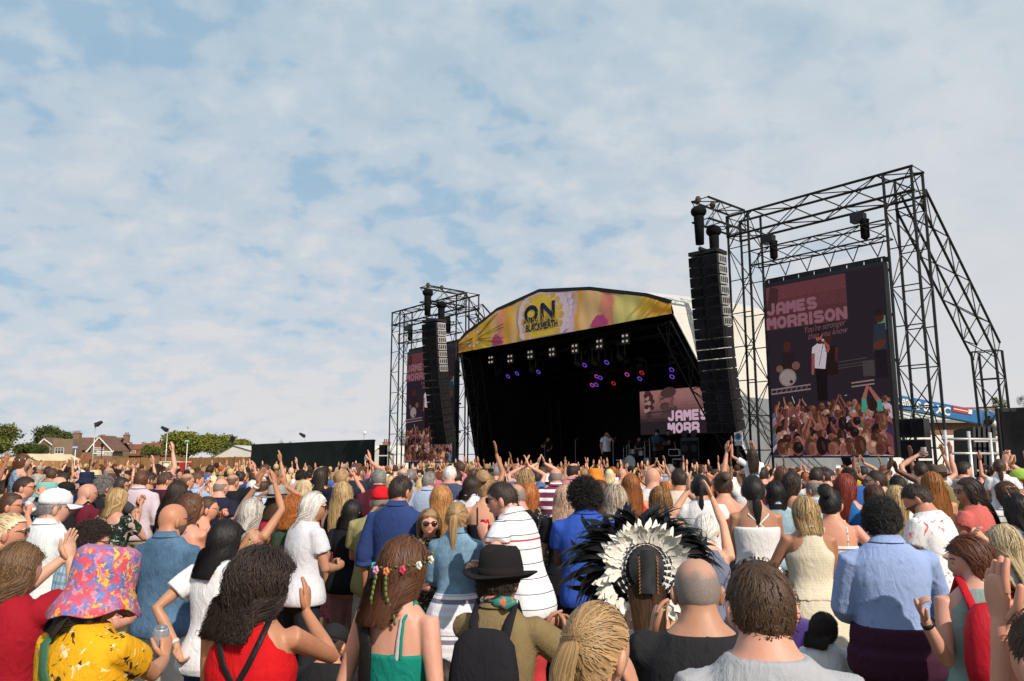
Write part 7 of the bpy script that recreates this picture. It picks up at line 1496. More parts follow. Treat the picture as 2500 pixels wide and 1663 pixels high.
 p('person with brown tied hair and sunglasses drinking from a white can', 30, 1200, 7.0, 50, 'f', 'pink', ('lowpony', 'brown', 1), ('cami', 'plain', (.48, .25, .20)), J, ('front', ('px', 66, 1258, .2, (.9, 0, -.9), .95, (.3, .3, .8))), (18, 0), 0, acc=(('sunglasses', (.02, .015, .012)), ('can', (.75, .75, .76), 'white drink can tipped at the mouth near the picture edge', 1, (-.9, 0, 0))))
 p('person with undercut and sunglasses in a grey navy shirt behind the white cap', 62, 1160, 8.6, 45, 'm', 'pink', ('crop', 'dark', 2), ('polo', 'plain', (.10, .11, .15)), J, ('front', 'mouth'), (22, 0), 0, acc=(('sunglasses', (.012, .012, .012)),))
 p('child with long brown hair and flower band riding on shoulders', 58, 1106, 9.6, 35, 'f', 'pink', ('longwavy', 'chestnut', 5), ('tank', 'bluefloral', (.16, .34, .38)), ('shorts', 'denim', (.10, .16, .26)), ('front', 'front'), (30, 0), 0, legs='ride', h=1.38, acc=(('crown',),))
 p('dark haired person carrying the child with the flower band', 18, 1168, 9.7, 30, 'f', 'tan', ('bun', 'dark', 2), ('tee', 'tropical', (.10, .30, .34)), J, ('up', 'upbent'), (25, 0), 0)
 p('bald person in a maroon T-shirt with a black backpack strap', 216, 1176, 8.6, 24, 'm', 'pink', None, ('tee', 'plain', (.12, .012, .025)), J, ('front', 'front'), (24, 0), 0, 1.05, acc=(('glasses', (.012, .012, .012)), ('backpack', (.014, .014, .016), 'black backpack on the maroon T-shirt', .95)))
 p('person with wavy grey hair in a black polo shirt', 256, 1158, 9.0, 15, 'm', 'pink', ('curlyshort', 'salt', 1), ('polo', 'plain', BLK), J, ('front', 'front'), (15, 0), 0, 1.1)
 p('person with streaked blond bob in a dark leaf print off shoulder blouse', 290, 1190, 8.0, 18, 'f', 'pink', ('bob', 'blond', 4, 1), ('offshoulder', 'darkfloral', (.012, .022, .018)), ('denimskirt', 'denim', (.05, .09, .17)), ('clap', 'clap'), (12, 0), 0, 1.05, acc=(('waistjacket', (.06, .11, .19)),))
 p('auburn haired person in a pale pink linen shirt and khaki trousers', 346, 1146, 10.6, -4, 'm', 'pink', ('short', 'chestnut', 3), ('rolled', 'plain', (.55, .46, .52)), KH, ('down', 'down'), (-18, 0), 0, 1.04)
 p('person with long dark wavy hair before the plum T-shirt', 437, 1171, 8.4, 8, 'f', 'tan', ('longwavy', 'dark', 6), ('tank', 'plain', (.10, .08, .09)), J, ('clap', 'clap'), (20, 0), 0)
 p('person with auburn long hair and blue floral halter, back bare', 470, 1201, 6.3, 24, 'f', 'pink', ('long', 'chestnut', 7), ('lowback', 'bluefloral', (.30, .38, .48)), ('dressskirt', 'bluefloral', (.30, .38, .48)), ('front', ('px', 495, 1330, .3, (.9, -.3, -.9), .9)), (16, 0), 0, 1.08, acc=(('cup', (.7, .7, .7), 'clear plastic cup held by the person in blue floral halter', 1),))
 p('person with dark beard in a navy T-shirt next to the plum T-shirt', 368, 1150, 11.4, 18, 'm', 'tan', ('short', 'dark', 5), ('tee', 'plain', NAV), J, ('front', 'clap'), (28, 0), 0, acc=(('beard', (.02, .014, .01)),))
 p('person in a plum T-shirt with brown hair and sunglasses', 406, 1149, 10.9, 22, 'm', 'pink', ('short', 'brown', 4), ('tee', 'plain', (.045, .012, .026)), JB, ('down', 'front'), (22, 0), 0, acc=(('sunglasses', (.02, .015, .012)),))
 p('person in a navy bucket hat and navy shirt', 214, 1148, 12.4, 10, 'm', 'pink', ('short', 'brown', 1), ('tee', 'plain', (.014, .022, .055)), J, ('front', 'front'), (10, 0), 0, acc=(('bucket', (.014, .020, .050)),))
 p('person in a cream straw hat behind the navy bucket hat', 234, 1145, 14.6, 15, 'm', 'pink', ('short', 'salt', 1), ('shortshirt', 'plain', (.10, .20, .42)), J, ('front', 'front'), (10, 0), 0, acc=(('straw', (.62, .50, .33)),))
 p('dark haired person in sunglasses between the grey curls and pink linen', 297, 1162, 10.2, 40, 'f', 'tan', ('shoulder', 'dark', 1), ('tee', 'plain', (.05, .05, .06)), J, ('clap', 'clap'), (25, 0), 0, acc=(('sunglasses', (.012, .012, .012)),))
 p('person with a shaved head, glasses and navy T-shirt by the fence panels', 458, 1153, 11.2, 24, 'm', 'pink', ('stubble', 'brown', 0), ('tee', 'plain', NAV), J, ('clap', 'clap'), (26, 0), 0, acc=(('glasses', (.012, .012, .012)),))
 p('auburn haired person in a light blue and yellow shirt', 482, 1149, 11.6, 28, 'm', 'pink', ('short', 'chestnut', 2), ('polo', 'plain', (.30, .42, .62)), J, ('front', 'clap'), (28, 0), 0)
 p('person with grey curls behind the person drinking', 92, 1153, 11.5, 30, 'f', 'pink', ('curlybob', 'grey', 1), ('tee', 'plain', (.45, .45, .48)), J, ('clap', 'clap'), (30, 0), 0)
 p('bald person with black glasses behind the white cap', 146, 1160, 10.4, 35, 'm', 'pink', None, ('tee', 'plain', (.28, .30, .34)), J, ('front', 'front'), (25, 0), 0, acc=(('glasses', (.012, .012, .012)),))
 p('person in tropical print sun hat near the white cap', 118, 1172, 9.3, 60, 'f', 'pink', ('bob', 'brown', 2), ('tee', 'tropical', (.10, .32, .36)), J, ('front', 'front'), (10, 0), 0, acc=(('bucket', (.20, .46, .42)),))
 p('person in a black cap right beside the tropical print sun hat', 164, 1170, 9.8, 55, 'm', 'pink', ('short', 'dark', 2), ('tee', 'plain', BLK), J, ('front', 'front'), (15, 0), 0, acc=(('cap', (.014, .014, .016)),))
 p('person taking a photo with both arms up in front of the pale fence', 158, 1152, 12.6, 5, 'm', 'pink', ('short', 'dark', 1), ('tee', 'plain', (.60, .36, .03)), J, ('phone', 'phone'), (0, 0), 0, acc=(('phone', (.35, .42, .5), 'phone held up before the pale fence', 1),))
 # --- second row, middle left
 p('white haired person with sunglasses in a loose pale grey T-shirt', 768, 1199, 6.4, 48, 'f', 'tan', ('bob', 'silver', 3), ('tee', 'plain', (.62, .63, .68)), ('loose', 'plain', (.020, .022, .028)), ('front', 'front'), (28, 0), 4, 1.22, acc=(('sunglasses', (.012, .012, .012)),), face=True)
 p('person with bright ginger curls and a green top beside the white haired one', 718, 1203, 6.9, 20, 'f', 'tan', ('curlybob', 'ginger', 5), ('tank', 'plain', (.05, .09, .05)), J, (('px', 670, 1312, .2, (-.8, -.4, -.9), .9, (0, .4, .9)), 'front'), (10, 0), 0, 1.05, acc=(('can', (.62, .63, .64), 'silver can in front of the ginger curls', 0),))
 p('grey blond person in a yellow green tie dye vest with both arms raised', 616, 1214, 6.4, 16, 'f', 'tan', ('shoulder', 'silver', 6, 1), ('lowback', 'tiedye', (.34, .36, .13)), J, (('px', 630, 1182, .15, (-.7, 0, -.9), .15, (.15, .1, 1)), ('px', 672, 1186, .20, (1, .1, -.5), .15, (-.15, .1, 1))), (10, 0), 0, acc=(('watch', (.6, .6, .62), 0),))
 p('older bald person in a navy T-shirt seen from behind', 541, 1165, 9.8, 12, 'm', 'pink', ('fringe', 'salt', 0), ('tee', 'plain', (.016, .018, .040)), JB, ('down', 'down'), (14, 0), 0, 1.12)
 p('person with cropped hair in black T-shirt raising an arm behind the bald navy one', 569, 1155, 11.4, 14, 'm', 'pink', ('stubble', 'brown', 1), ('tee', 'plain', (.012, .012, .016)), J, ('front', 'upbent'), (14, 0), 0, 1.06)
 p('brown haired person in black with clasped hands at the mouth', 508, 1209, 7.2, 45, 'f', 'pink', ('lowpony', 'brown', 3), ('tank', 'plain', BLK), J, ('mouth', 'clap'), (20, 0), 0, acc=(('glasses', (.30, .22, .08)),))
 p('person in a grey straw hat and coral tank top clapping overhead', 678, 1180, 8.3, 14, 'f', 'tan', ('shoulder', 'brown', 1), ('tank', 'plain', (.52, .035, .075)), ('skirtmid', 'plain', (.020, .020, .055)), (('px', 676, 1190, .1, (-.9, 0, -.6), .12, (.1, .1, 1)), ('px', 698, 1188, .15, (1, 0, -.6), .12, (-.05, .1, 1))), (6, 0), 0, acc=(('straw', (.34, .32, .30)),))
 p('person with sleek pale blond hair in a light blue top', 744, 1169, 9.4, 18, 'f', 'pink', ('long', 'paleblond', 7, 1), ('tee', 'plain', (.46, .54, .66)), J, ('front', 'front'), (18, 0), 0, acc=(('sunglasses', (.02, .015, .012)),))
 p('dark haired person in a sleeveless black keyhole top', 784, 1139, 11.6, 2, 'f', 'pink', ('shoulder', 'dark', 3), ('tank', 'plain', (.010, .010, .012)), JB, ('down', 'down'), (4, 0), 0, 1.05)
 p('blond person in a black crop top and pink spotted skirt', 838, 1173, 8.0, 6, 'f', 'fair', ('long', 'blond', 8, 1), ('tank', 'plain', (.010, .010, .014)), ('skirtmid', 'darkdot', (.50, .12, .14)), ('belly', 'front'), (-4, 0), 0)
 p('tall person in a navy T-shirt pointing one finger at the sky', 871, 1128, 12.0, 10, 'm', 'pink', ('short', 'chestnut', 4), ('tee', 'plain', (.022, .026, .045)), JB, ('down', ('px', 905, 1128, .1, (1, .1, -.3), -1, (0, .05, 1))), (14, 0), 0, 1.1)
 p('person with dark bob in a black T-shirt and dusty pink trousers', 862, 1217, 7.2, 14, 'f', 'tan', ('bob', 'black', 5), ('tee', 'plain', (.014, .014, .018)), ('loose', 'plain', (.40, .20, .20)), ('down', 'front'), (10, 0), 2, 1.02)
 p('person in a red cap, olive short sleeved shirt and beige cargo shorts', 932, 1178, 6.9, 4, 'm', 'pink', ('fringe', 'salt', 0), ('shortshirt', 'plain', (.34, .30, .13)), ('shorts', 'plain', (.50, .45, .38)), ('front', 'belly'), (2, 0), 3, 1.16, acc=(('cap', (.62, .012, .02)), ('glasses', (.02, .02, .02))))
 p('person with dark brown hair in a royal navy shirt', 980, 1157, 6.5, 18, 'm', 'tan', ('short', 'dark', 5), ('rolled', 'plain', (.026, .050, .165)), JB, ('down', 'front'), (22, 2), 0, 1.05)
 p('person in sunglasses with blond hair facing the camera in a gold print dress', 1049, 1240, 6.2, 176, 'f', 'pink', ('shoulder', 'darkblond', 2, 1), ('blouse', 'goldfloral', (.018, .018, .016)), ('dressskirt', 'goldfloral', (.018, .018, .016)), ('down', 'front'), (-6, 0), 0, 1.04, acc=(('sunglasses', (.03, .015, .012)),), face=True)
 p('person with gold ponytail in a denim jacket and white striped skirt', 1117, 1222, 5.9, 4, 'f', 'pink', ('pony', 'darkblond', 4), ('jacket', 'denim', (.16, .27, .38)), ('skirtmid', 'skirtstripe', (.70, .68, .74)), ('front', 'front'), (4, 0), 0, hem=.565)
 p('person in a thin striped white polo and red trousers holding a red can', 1226, 1170, 5.6, -62, 'm', 'pink', ('short', 'dark', 8), ('polo', 'thinstripe', (.76, .75, .78)), ('trousers', 'plain', (.50, .045, .055)), (('px', 1192, 1318, -.22, (1.0, -.35, -.7), .95, (-.3, 0, .9)), 'front'), (-16, 0), 14, 1.02, acc=(('sunglasses', (.012, .012, .012)), ('can', (.52, .010, .018), 'red drink can with white lettering held by the striped polo person', 0)), face=True)
 p('person with tied blond hair and a bare back in a dark strap top', 1187, 1155, 7.5, -6, 'f', 'fair', ('updo', 'darkblond', 5), ('lowback', 'plain', (.018, .016, .022)), J, ('front', 'down'), (18, 0), 0, 1.06, acc=(('headsun', (.02, .02, .02)),))
 p('bald person in glasses behind the striped polo', 1258, 1177, 7.2, -55, 'm', 'pink', ('stubble', 'salt', 1), ('tee', 'plain', (.012, .012, .014)), JB, ('belly', 'belly'), (-10, 0), 0, 1.05, acc=(('glasses', (.02, .02, .02)),))
 p('ginger bobbed person in a black floral blouse', 1291, 1177, 7.6, 8, 'f', 'pink', ('bob', 'ginger', 6), ('tee', 'darkfloral', (.014, .015, .016)), ('skirtmid', 'darkfloral', (.014, .015, .016)), ('down', 'front'), (6, 0), 2, 1.08)
 p('person with strawberry blond waves in a white dotted black top', 1077, 1181, 7.4, -4, 'f', 'pink', ('longwavy', (.36, .17, .055), 2), ('tee', 'polkadot', (.014, .014, .018)), JB, ('front', 'front'), (-4, 0), 0)
 p('person with grey hair in a light blue check shirt', 1048, 1149, 10.4, 10, 'm', 'pink', ('short', 'salt', 6), ('shortshirt', 'check', (.42, .50, .66)), J, ('down', 'front'), (14, 0), 0, 1.08)
 p('broad person with short white hair in a faded navy T-shirt', 1099, 1135, 11.6, 4, 'm', 'pink', ('crop', 'silver', 3), ('tee', 'plain', (.050, .062, .125)), JB, ('down', 'down'), (10, 0), 0, 1.2)
 p('person in a white shirt with dark hair behind the bare back', 1152, 1160, 9.6, 20, 'f', 'pink', ('bob', 'dark', 1), ('shortshirt', 'plain', (.70, .70, .74)), J, ('down', 'front'), (22, 0), 0, acc=(('glasses', (.02, .02, .02)),))
 p('person with blond hair fading to pink in a black dress', 1380, 1182, 6.9, 4, 'f', 'fair', ('longwavy', 'pinkblond', 3, 1), ('tee', 'plain', (.010, .010, .013)), ('dressskirt', 'plain', (.010, .010, .013)), ('front', 'front'), (6, 0), 0)
 p('tall person with black afro in a royal blue polo shirt', 1427, 1153, 6.0, -2, 'm', 'brown', ('afro', 'black', 4), ('polo', 'plain', (.030, .085, .42)), JB, ('cross', 'front'), (-4, 0), 0, 1.0)
 p('bald person in a maroon and white striped polo', 1357, 1139, 10.6, 2, 'm', 'pink', ('fringe', 'salt', 1), ('polo', 'bandstripe', (.20, .03, .08)), JB, ('down', 'down'), (4, 0), 0, 1.12)
 p('dark haired balding person in a pink shirt', 1400, 1127, 12.0, 12, 'm', 'pink', ('balding', 'dark', 2), ('shortshirt', 'plain', (.55, .25, .27)), JB, ('front', 'front'), (22, 0), 0, 1.08)
 p('dark haired person in a white T-shirt left of the striped polo', 1312, 1143, 11.6, 6, 'm', 'pink', ('short', 'dark', 2), ('tee', 'plain', WHT), JB, ('clap', 'clap'), (8, 0), 0)
 p('person in a white cap between the white and striped shirts', 1331, 1152, 13.4, 5, 'm', 'tan', ('short', 'dark', 1), ('tee', 'plain', (.30, .31, .33)), J, ('front', 'front'), (5, 0), 0, acc=(('backcap', (.74, .74, .76)),))
 p('person with cropped greying hair in a black T-shirt below the stage', 1210, 1130, 12.6, 2, 'm', 'pink', ('crop', 'salt', 4), ('tee', 'plain', (.014, .014, .018)), JB, ('front', 'front'), (2, 0), 0, 1.06)
 p('blond wavy haired person clapping with both hands above the head', 1284, 1141, 11.0, 6, 'f', 'pink', ('curlybob', 'darkblond', 2), ('tee', 'plain', (.10, .14, .30)), J, ('clapup', 'clapup'), (6, 0), 0)
 p('person in an orange bucket hat', 1453, 1139, 11.6, 12, 'm', 'pink', ('short', 'salt', 1), ('tee', 'plain', (.10, .10, .12)), J, ('front', 'front'), (16, 0), 0, acc=(('bucket', (.66, .22, .03)), ('glasses', (.02, .02, .02))))
 p('person with straight brown hair behind the afro', 1464, 1169, 8.9, -2, 'f', 'pink', ('long', 'chestnut', 1), ('tee', 'plain', (.05, .06, .09)), J, ('down', 'front'), (0, 0), 0)
 p('ash blond bobbed person with bare shoulders next to the blue polo', 1502, 1182, 6.7, 6, 'f', 'fair', ('shoulder', (.50, .42, .33), 5, 1), ('cami', 'plain', (.10, .14, .20)), ('skirtmid', 'plain', (.05, .05, .07)), ('front', 'front'), (4, 0), 0, acc=(('necklace', (.5, .5, .52)),))
 p('ginger person in a scarlet sleeveless dress', 1539, 1154, 9.0, -2, 'f', 'pink', ('long', (.22, .075, .02), 2), ('tank', 'plain', (.62, .022, .012)), ('dressskirt', 'plain', (.62, .022, .012)), ('down', 'down'), (-4, 0), 0, 1.08)
 p('bald person in a plain white T-shirt seen from behind', 1592, 1137, 9.2, 0, 'm', 'pink', None, ('tee', 'plain', WHT), JB, ('cross', 'cross'), (2, 0), 0, 1.12)
 p('person with straight golden brown hair in a white strap top', 1611, 1183, 7.0, 2, 'f', 'tan', ('long', (.26, .13, .045), 3, 1), ('lowback', 'plain', WHT), J, ('front', 'front'), (2, 0), 0)
 p('dark haired person in a cream T-shirt', 1657, 1141, 9.0, -4, 'm', 'tan', ('short', 'dark', 3), ('tee', 'plain', (.66, .56, .46)), ('trousers', 'plain', (.12, .12, .12)), ('down', 'down'), (-2, 0), 0, 1.06)
 p('person with a long black braid in a white cotton blouse', 1710, 1155, 7.6, 4, 'f', 'tan', ('braid', 'black', 4), ('capsleeve', 'plain', WHT), J, ('front', 'front'), (10, 0), 0, 1.02, fit=.022)
 p('low grey blond person with two bare arms raised high', 1722, 1249, 5.4, 10, 'f', 'fair', ('lowpony', 'silver', 5), ('tank', 'plain', (.16, .18, .26)), J, (('px', 1678, 1200, .10, (-1, 0, -.4), .12, (0, .1, 1)), ('px', 1735, 1205, .30, (1, .1, -.2), .12, (-.3, .1, 1))), (10, 0), 0)
 p('person with brown bun and a red printed strapless top', 1763, 1151, 7.9, 2, 'f', 'pink', ('bun', 'brown', 5), ('bandeau', 'redprint', (.36, .012, .028)), ('skirtlong', 'plain', (.010, .010, .012)), (('px', 1738, 1180, .1, (-.9, 0, -.8), .15), 'front'), (0, 0), 0, 1.08)
 p('dark haired person in a cross strapped white camisole and navy print skirt', 1836, 1156, 6.6, 2, 'f', 'tan', ('lowpony', 'black', 6), ('bandeau', 'plain', WHT), ('skirtlong', 'bluewhite', (.045, .080, .19)), ('belly', 'front'), (4, 0), 0, 1.05, acc=(('crossstraps', WHT),), hem=.56, fit=.02)
 p('child in a white T-shirt with dark ponytail carried on shoulders', 1835, 1093, 10.8, 2, 'f', 'tan', ('longwavy', 'dark', 2), ('tee', 'plain', WHT), ('shorts', 'denim', (.16, .22, .34)), ('wide', 'front'), (8, 0), 0, legs='ride', h=1.22)
 p('balding person in a white polo carrying the child in white', 1815, 1141, 10.9, -20, 'm', 'pink', ('fringe', 'brown', 1), ('polo', 'plain', WHT), J, ('up', 'up'), (-20, 0), 0, acc=(('glasses', (.02, .02, .02)),))
 p('person with black bob in a pale denim shirt', 1890, 1172, 8.2, 4, 'f', 'tan', ('bob', 'black', 2), ('shortshirt', 'denim', (.30, .44, .52)), J, ('front', 'front'), (4, 0), 0)
 p('dark haired person in a maroon T-shirt beside the carried child', 1858, 1133, 10.8, 10, 'm', 'pink', ('short', 'dark', 6), ('tee', 'plain', (.13, .014, .035)), J, ('front', 'front'), (12, 0), 0, 1.05)
 p('person in sunglasses and a black bandeau with wavy dark hair, in profile', 1934, 1150, 8.8, 65, 'f', 'pink', ('longwavy', 'dark', 4), ('bandeau', 'plain', (.010, .010, .012)), ('skirtlong', 'plain', (.010, .010, .012)), ('front', 'drink'), (15, 0), 0, acc=(('sunglasses', (.30, .30, .32)), ('cup', (.75, .72, .7), 'white paper cup held by the person in the black bandeau', 1)))
 p('person with brown hair in a purple T-shirt before the big screen', 1908, 1135, 11.8, 10, 'f', 'pink', ('shoulder', 'chestnut', 3), ('tee', 'plain', (.12, .085, .16)), J, ('clap', 'clap'), (10, 0), 0)
 # --- second row, right
 p('person with straight blond bob in a long cream halter dress', 1964, 1207, 5.9, 2, 'f', 'tan', ('bob', 'blond', 7, 1), ('halter', 'skirtpom', (.64, .57, .46)), ('dressskirt', 'skirtpom', (.64, .57, .46)), ('drink', 'front'), (2, 0), 0, 1.08, acc=(('necklace', (.34, .33, .34)), ('cup', (.72, .66, .58), 'cream paper cup held by the person in the halter dress', 0)), hem=.56)
 p('person with black hair, striped strap top and a shoulder tattoo', 2027, 1192, 6.4, 14, 'f', 'pink', ('updo', 'black', 3), ('lowback', 'camistripe', (.70, .64, .60)), ('loose', 'camistripe', (.72, .70, .70)), ('front', 'hip'), (26, 4), 0, 1.1, acc=(('tattoo', (0, 0, 0), -.06), ('sunglasses', (.02, .015, .02))))
 p('person with long dark red hair in a cobalt blue vest', 2062, 1153, 7.8, 30, 'f', 'pink', ('long', 'red', 4), ('tank', 'plain', (.018, .12, .36)), JB, ('front', 'belly'), (14, 0), 0, 1.05, acc=(('glasses', (.012, .012, .012)),))
 p('person with balding grey head in a pale blue shirt', 1987, 1167, 8.7, -10, 'm', 'tan', ('balding', 'salt', 4), ('shortshirt', 'plain', (.46, .56, .68)), JB, ('front', 'down'), (-20, 0), 0, 1.05)
 p('dark haired person in a white T-shirt under the big screen', 1992, 1138, 10.6, 14, 'm', 'tan', ('crop', 'dark', 1), ('tee', 'plain', WHT), J, ('front', 'front'), (20, 0), 0)
 p('person with dark beard and black T-shirt looking aside', 2018, 1140, 10.9, 45, 'm', 'pink', ('short', 'dark', 7), ('tee', 'plain', BLK), JB, ('front', 'front'), (25, 0), 0, acc=(('beard', (.02, .012, .01)),))
 p('person with flat top hair, sunglasses and cream T-shirt facing the stage', 2137, 1145, 8.8, -50, 'm', 'pink', ('crop', 'dark', 6), ('tee', 'plain', (.70, .66, .60)), J, ('front', 'front'), (-15, 0), 0, 1.05, acc=(('sunglasses', (.012, .012, .012)),))
 p('person with smooth brown hair behind the pale blue shirt', 2131, 1179, 7.8, -4, 'f', 'pink', ('long', 'brown', 5), ('tee', 'plain', (.20, .16, .15)), J, ('front', 'front'), (-4, 0), 0)
 p('blond person in a cream T-shirt with a red strap bag', 2187, 1182, 7.3, 14, 'f', 'pink', ('long', 'blond', 6, 1), ('tee', 'plain', (.70, .66, .60)), ('denimskirt', 'denim', (.05, .08, .15)), ('down', 'front'), (14, 0), 0, acc=(('sling', (.42, .012, .03), 'red strap bag hanging over the cream T-shirt', (-.085, .15, .016), (.45, .012, .03)),))
 p('person bowing the head in a white T-shirt printed with pink flowers', 2235, 1175, 6.4, -36, 'm', 'pink', ('short', 'dark', 9), ('tee', 'whitefloral', (.74, .74, .76)), ('jeans', 'denim', (.02, .06, .09)), ('belly', 'down'), (-20, 22), 12, 1.12, acc=(('beard', (.05, .03, .02), 1),))
 p('person with long straight ginger hair, bare shouldered', 2273, 1149, 8.2, 2, 'f', 'pink', ('long', (.24, .09, .022), 7), ('cami', 'plain', (.05, .05, .06)), J, ('down', 'front'), (2, 0), 0)
 p('person in a brown trilby and olive jacket', 2288, 1130, 10.6, 16, 'm', 'pink', ('short', 'salt', 2), ('jacket', 'plain', (.20, .17, .075)), J, ('front', 'front'), (18, 0), 0, acc=(('trilby', (.10, .075, .05)),))
 p('person in a coral T-shirt and sunglasses looking sideways', 2362, 1162, 6.9, -30, 'f', 'tan', ('long', 'dark', 8), ('capsleeve', 'plain', (.55, .13, .115)), JB, ('front', 'down'), (-48, 0), 0, 1.06, acc=(('sunglasses', (.012, .016, .06)),), face=True)
 p('child in white T-shirt and floral trousers carried high, hair tied', 2438, 1119, 8.2, 16, 'f', 'fair', ('lowpony', 'brown', 6), ('tee', 'plain', (.72, .72, .74)), ('trousers', 'whitefloral', (.66, .58, .50)), ('front', 'loose'), (12, 0), 0, legs='ride', h=1.20)
 p('person holding the child in floral trousers, in a striped skirt', 2452, 1172, 8.0, -10, 'f', 'pink', ('longwavy', 'brown', 3), ('tee', 'camistripe', (.62, .60, .60)), ('skirtlong', 'camistripe', (.60, .58, .58)), ('front', 'front'), (-10, 0), 0)
 p('person with long glossy black hair in a white tank top', 2476, 1200, 6.3, -6, 'f', 'tan', ('long', 'black', 9), ('tank', 'plain', (.76, .76, .78)), J, ('belly', 'front'), (-6, 0), 0, acc=(('headsun', (.20, .10, .06)),))
 p('dark skinned person clapping over the head before the speaker stack', 2190, 1157, 9.2, 2, 'm', 'dark', ('crop', 'black', 2), ('polo', 'plain', (.56, .62, .70)), J, ('clapup', 'clapup'), (0, 0), 0)
 p('dark haired person raising a white cup beside the scaffold tower', 2246, 1125, 11.2, 4, 'm', 'pink', ('short', 'dark', 8), ('tee', 'plain', (.60, .60, .62)), J, (('px', 2240, 1112, .1, (-.8, 0, -.5), .9), 'wide'), (10, 0), 0, acc=(('glasses', (.012, .012, .012)), ('cup', (.76, .76, .76), 'white cup held up beside the scaffold tower', 0)))
 p('person in a lime green cap at the picture edge', 2490, 1137, 8.6, -25, 'm', 'pink', ('short', 'brown', 3), ('tee', 'plain', (.62, .64, .66)), J, ('clapup', 'clapup'), (-20, 0), 0, acc=(('cap', (.36, .56, .10)),))
 p('person in profile with dark receding hair clapping before the railing', 2352, 1124, 11.8, 70, 'm', 'pink', ('crop', 'dark', 5), ('tee', 'plain', (.50, .42, .42)), J, ('clap', 'clap'), (15, 0), 0)
 p('child with dark curls in a white T-shirt seated in a pushchair', 2008, 1492, 4.6, 18, 'f', 'tan', ('curlybob', 'dark', 1), ('tee', 'plain', (.74, .74, .77)), ('shorts', 'plain', (.03, .06, .22)), ('front', 'front'), (30, 8), 4, legs='sit', h=1.15, fit=.02)
 p('person on the ground in a black T-shirt with yellow badge and backwards cap', 815, 1512, 4.9, 10, 'm', 'pink', ('crop', 'brown', 2), ('tee', 'plain', (.016, .016, .018)), ('shorts', 'plain', (.03, .03, .035)), ('sitknee', 'sitknee'), (8, 18), 14, legs='sit', h=1.62, acc=(('backcap', (.018, .018, .02)),))
 p('blond person in leopard print sitting low beside the orange lounger', 362, 1440, 5.7, -30, 'f', 'pink', ('shoulder', 'blond', 2), ('blouse', 'leopard', (.58, .50, .46)), J, ('front', 'front'), (20, 0), 8, legs='sit', h=1.62)
 p('dark haired person sitting on the grass below the striped skirt', 1080, 1608, 4.6, -20, 'f', 'tan', ('long', 'dark', 3), ('tee', 'plain', (.02, .02, .024)), JB, ('front', 'sitknee'), (-10, 6), 4, legs='sit', h=1.60)
 # headdress wearer
 return p('person wearing a large black and white feather headdress, in a white top', 1568, 1336, 3.9, 0, 'f', 'fair', ('long', 'brown', 8), ('cami', 'plain', (.70, .68, .68)), J, ('front', 'front'), (0, 0), 0, h=1.58)
HEADDRESS = front_rows()
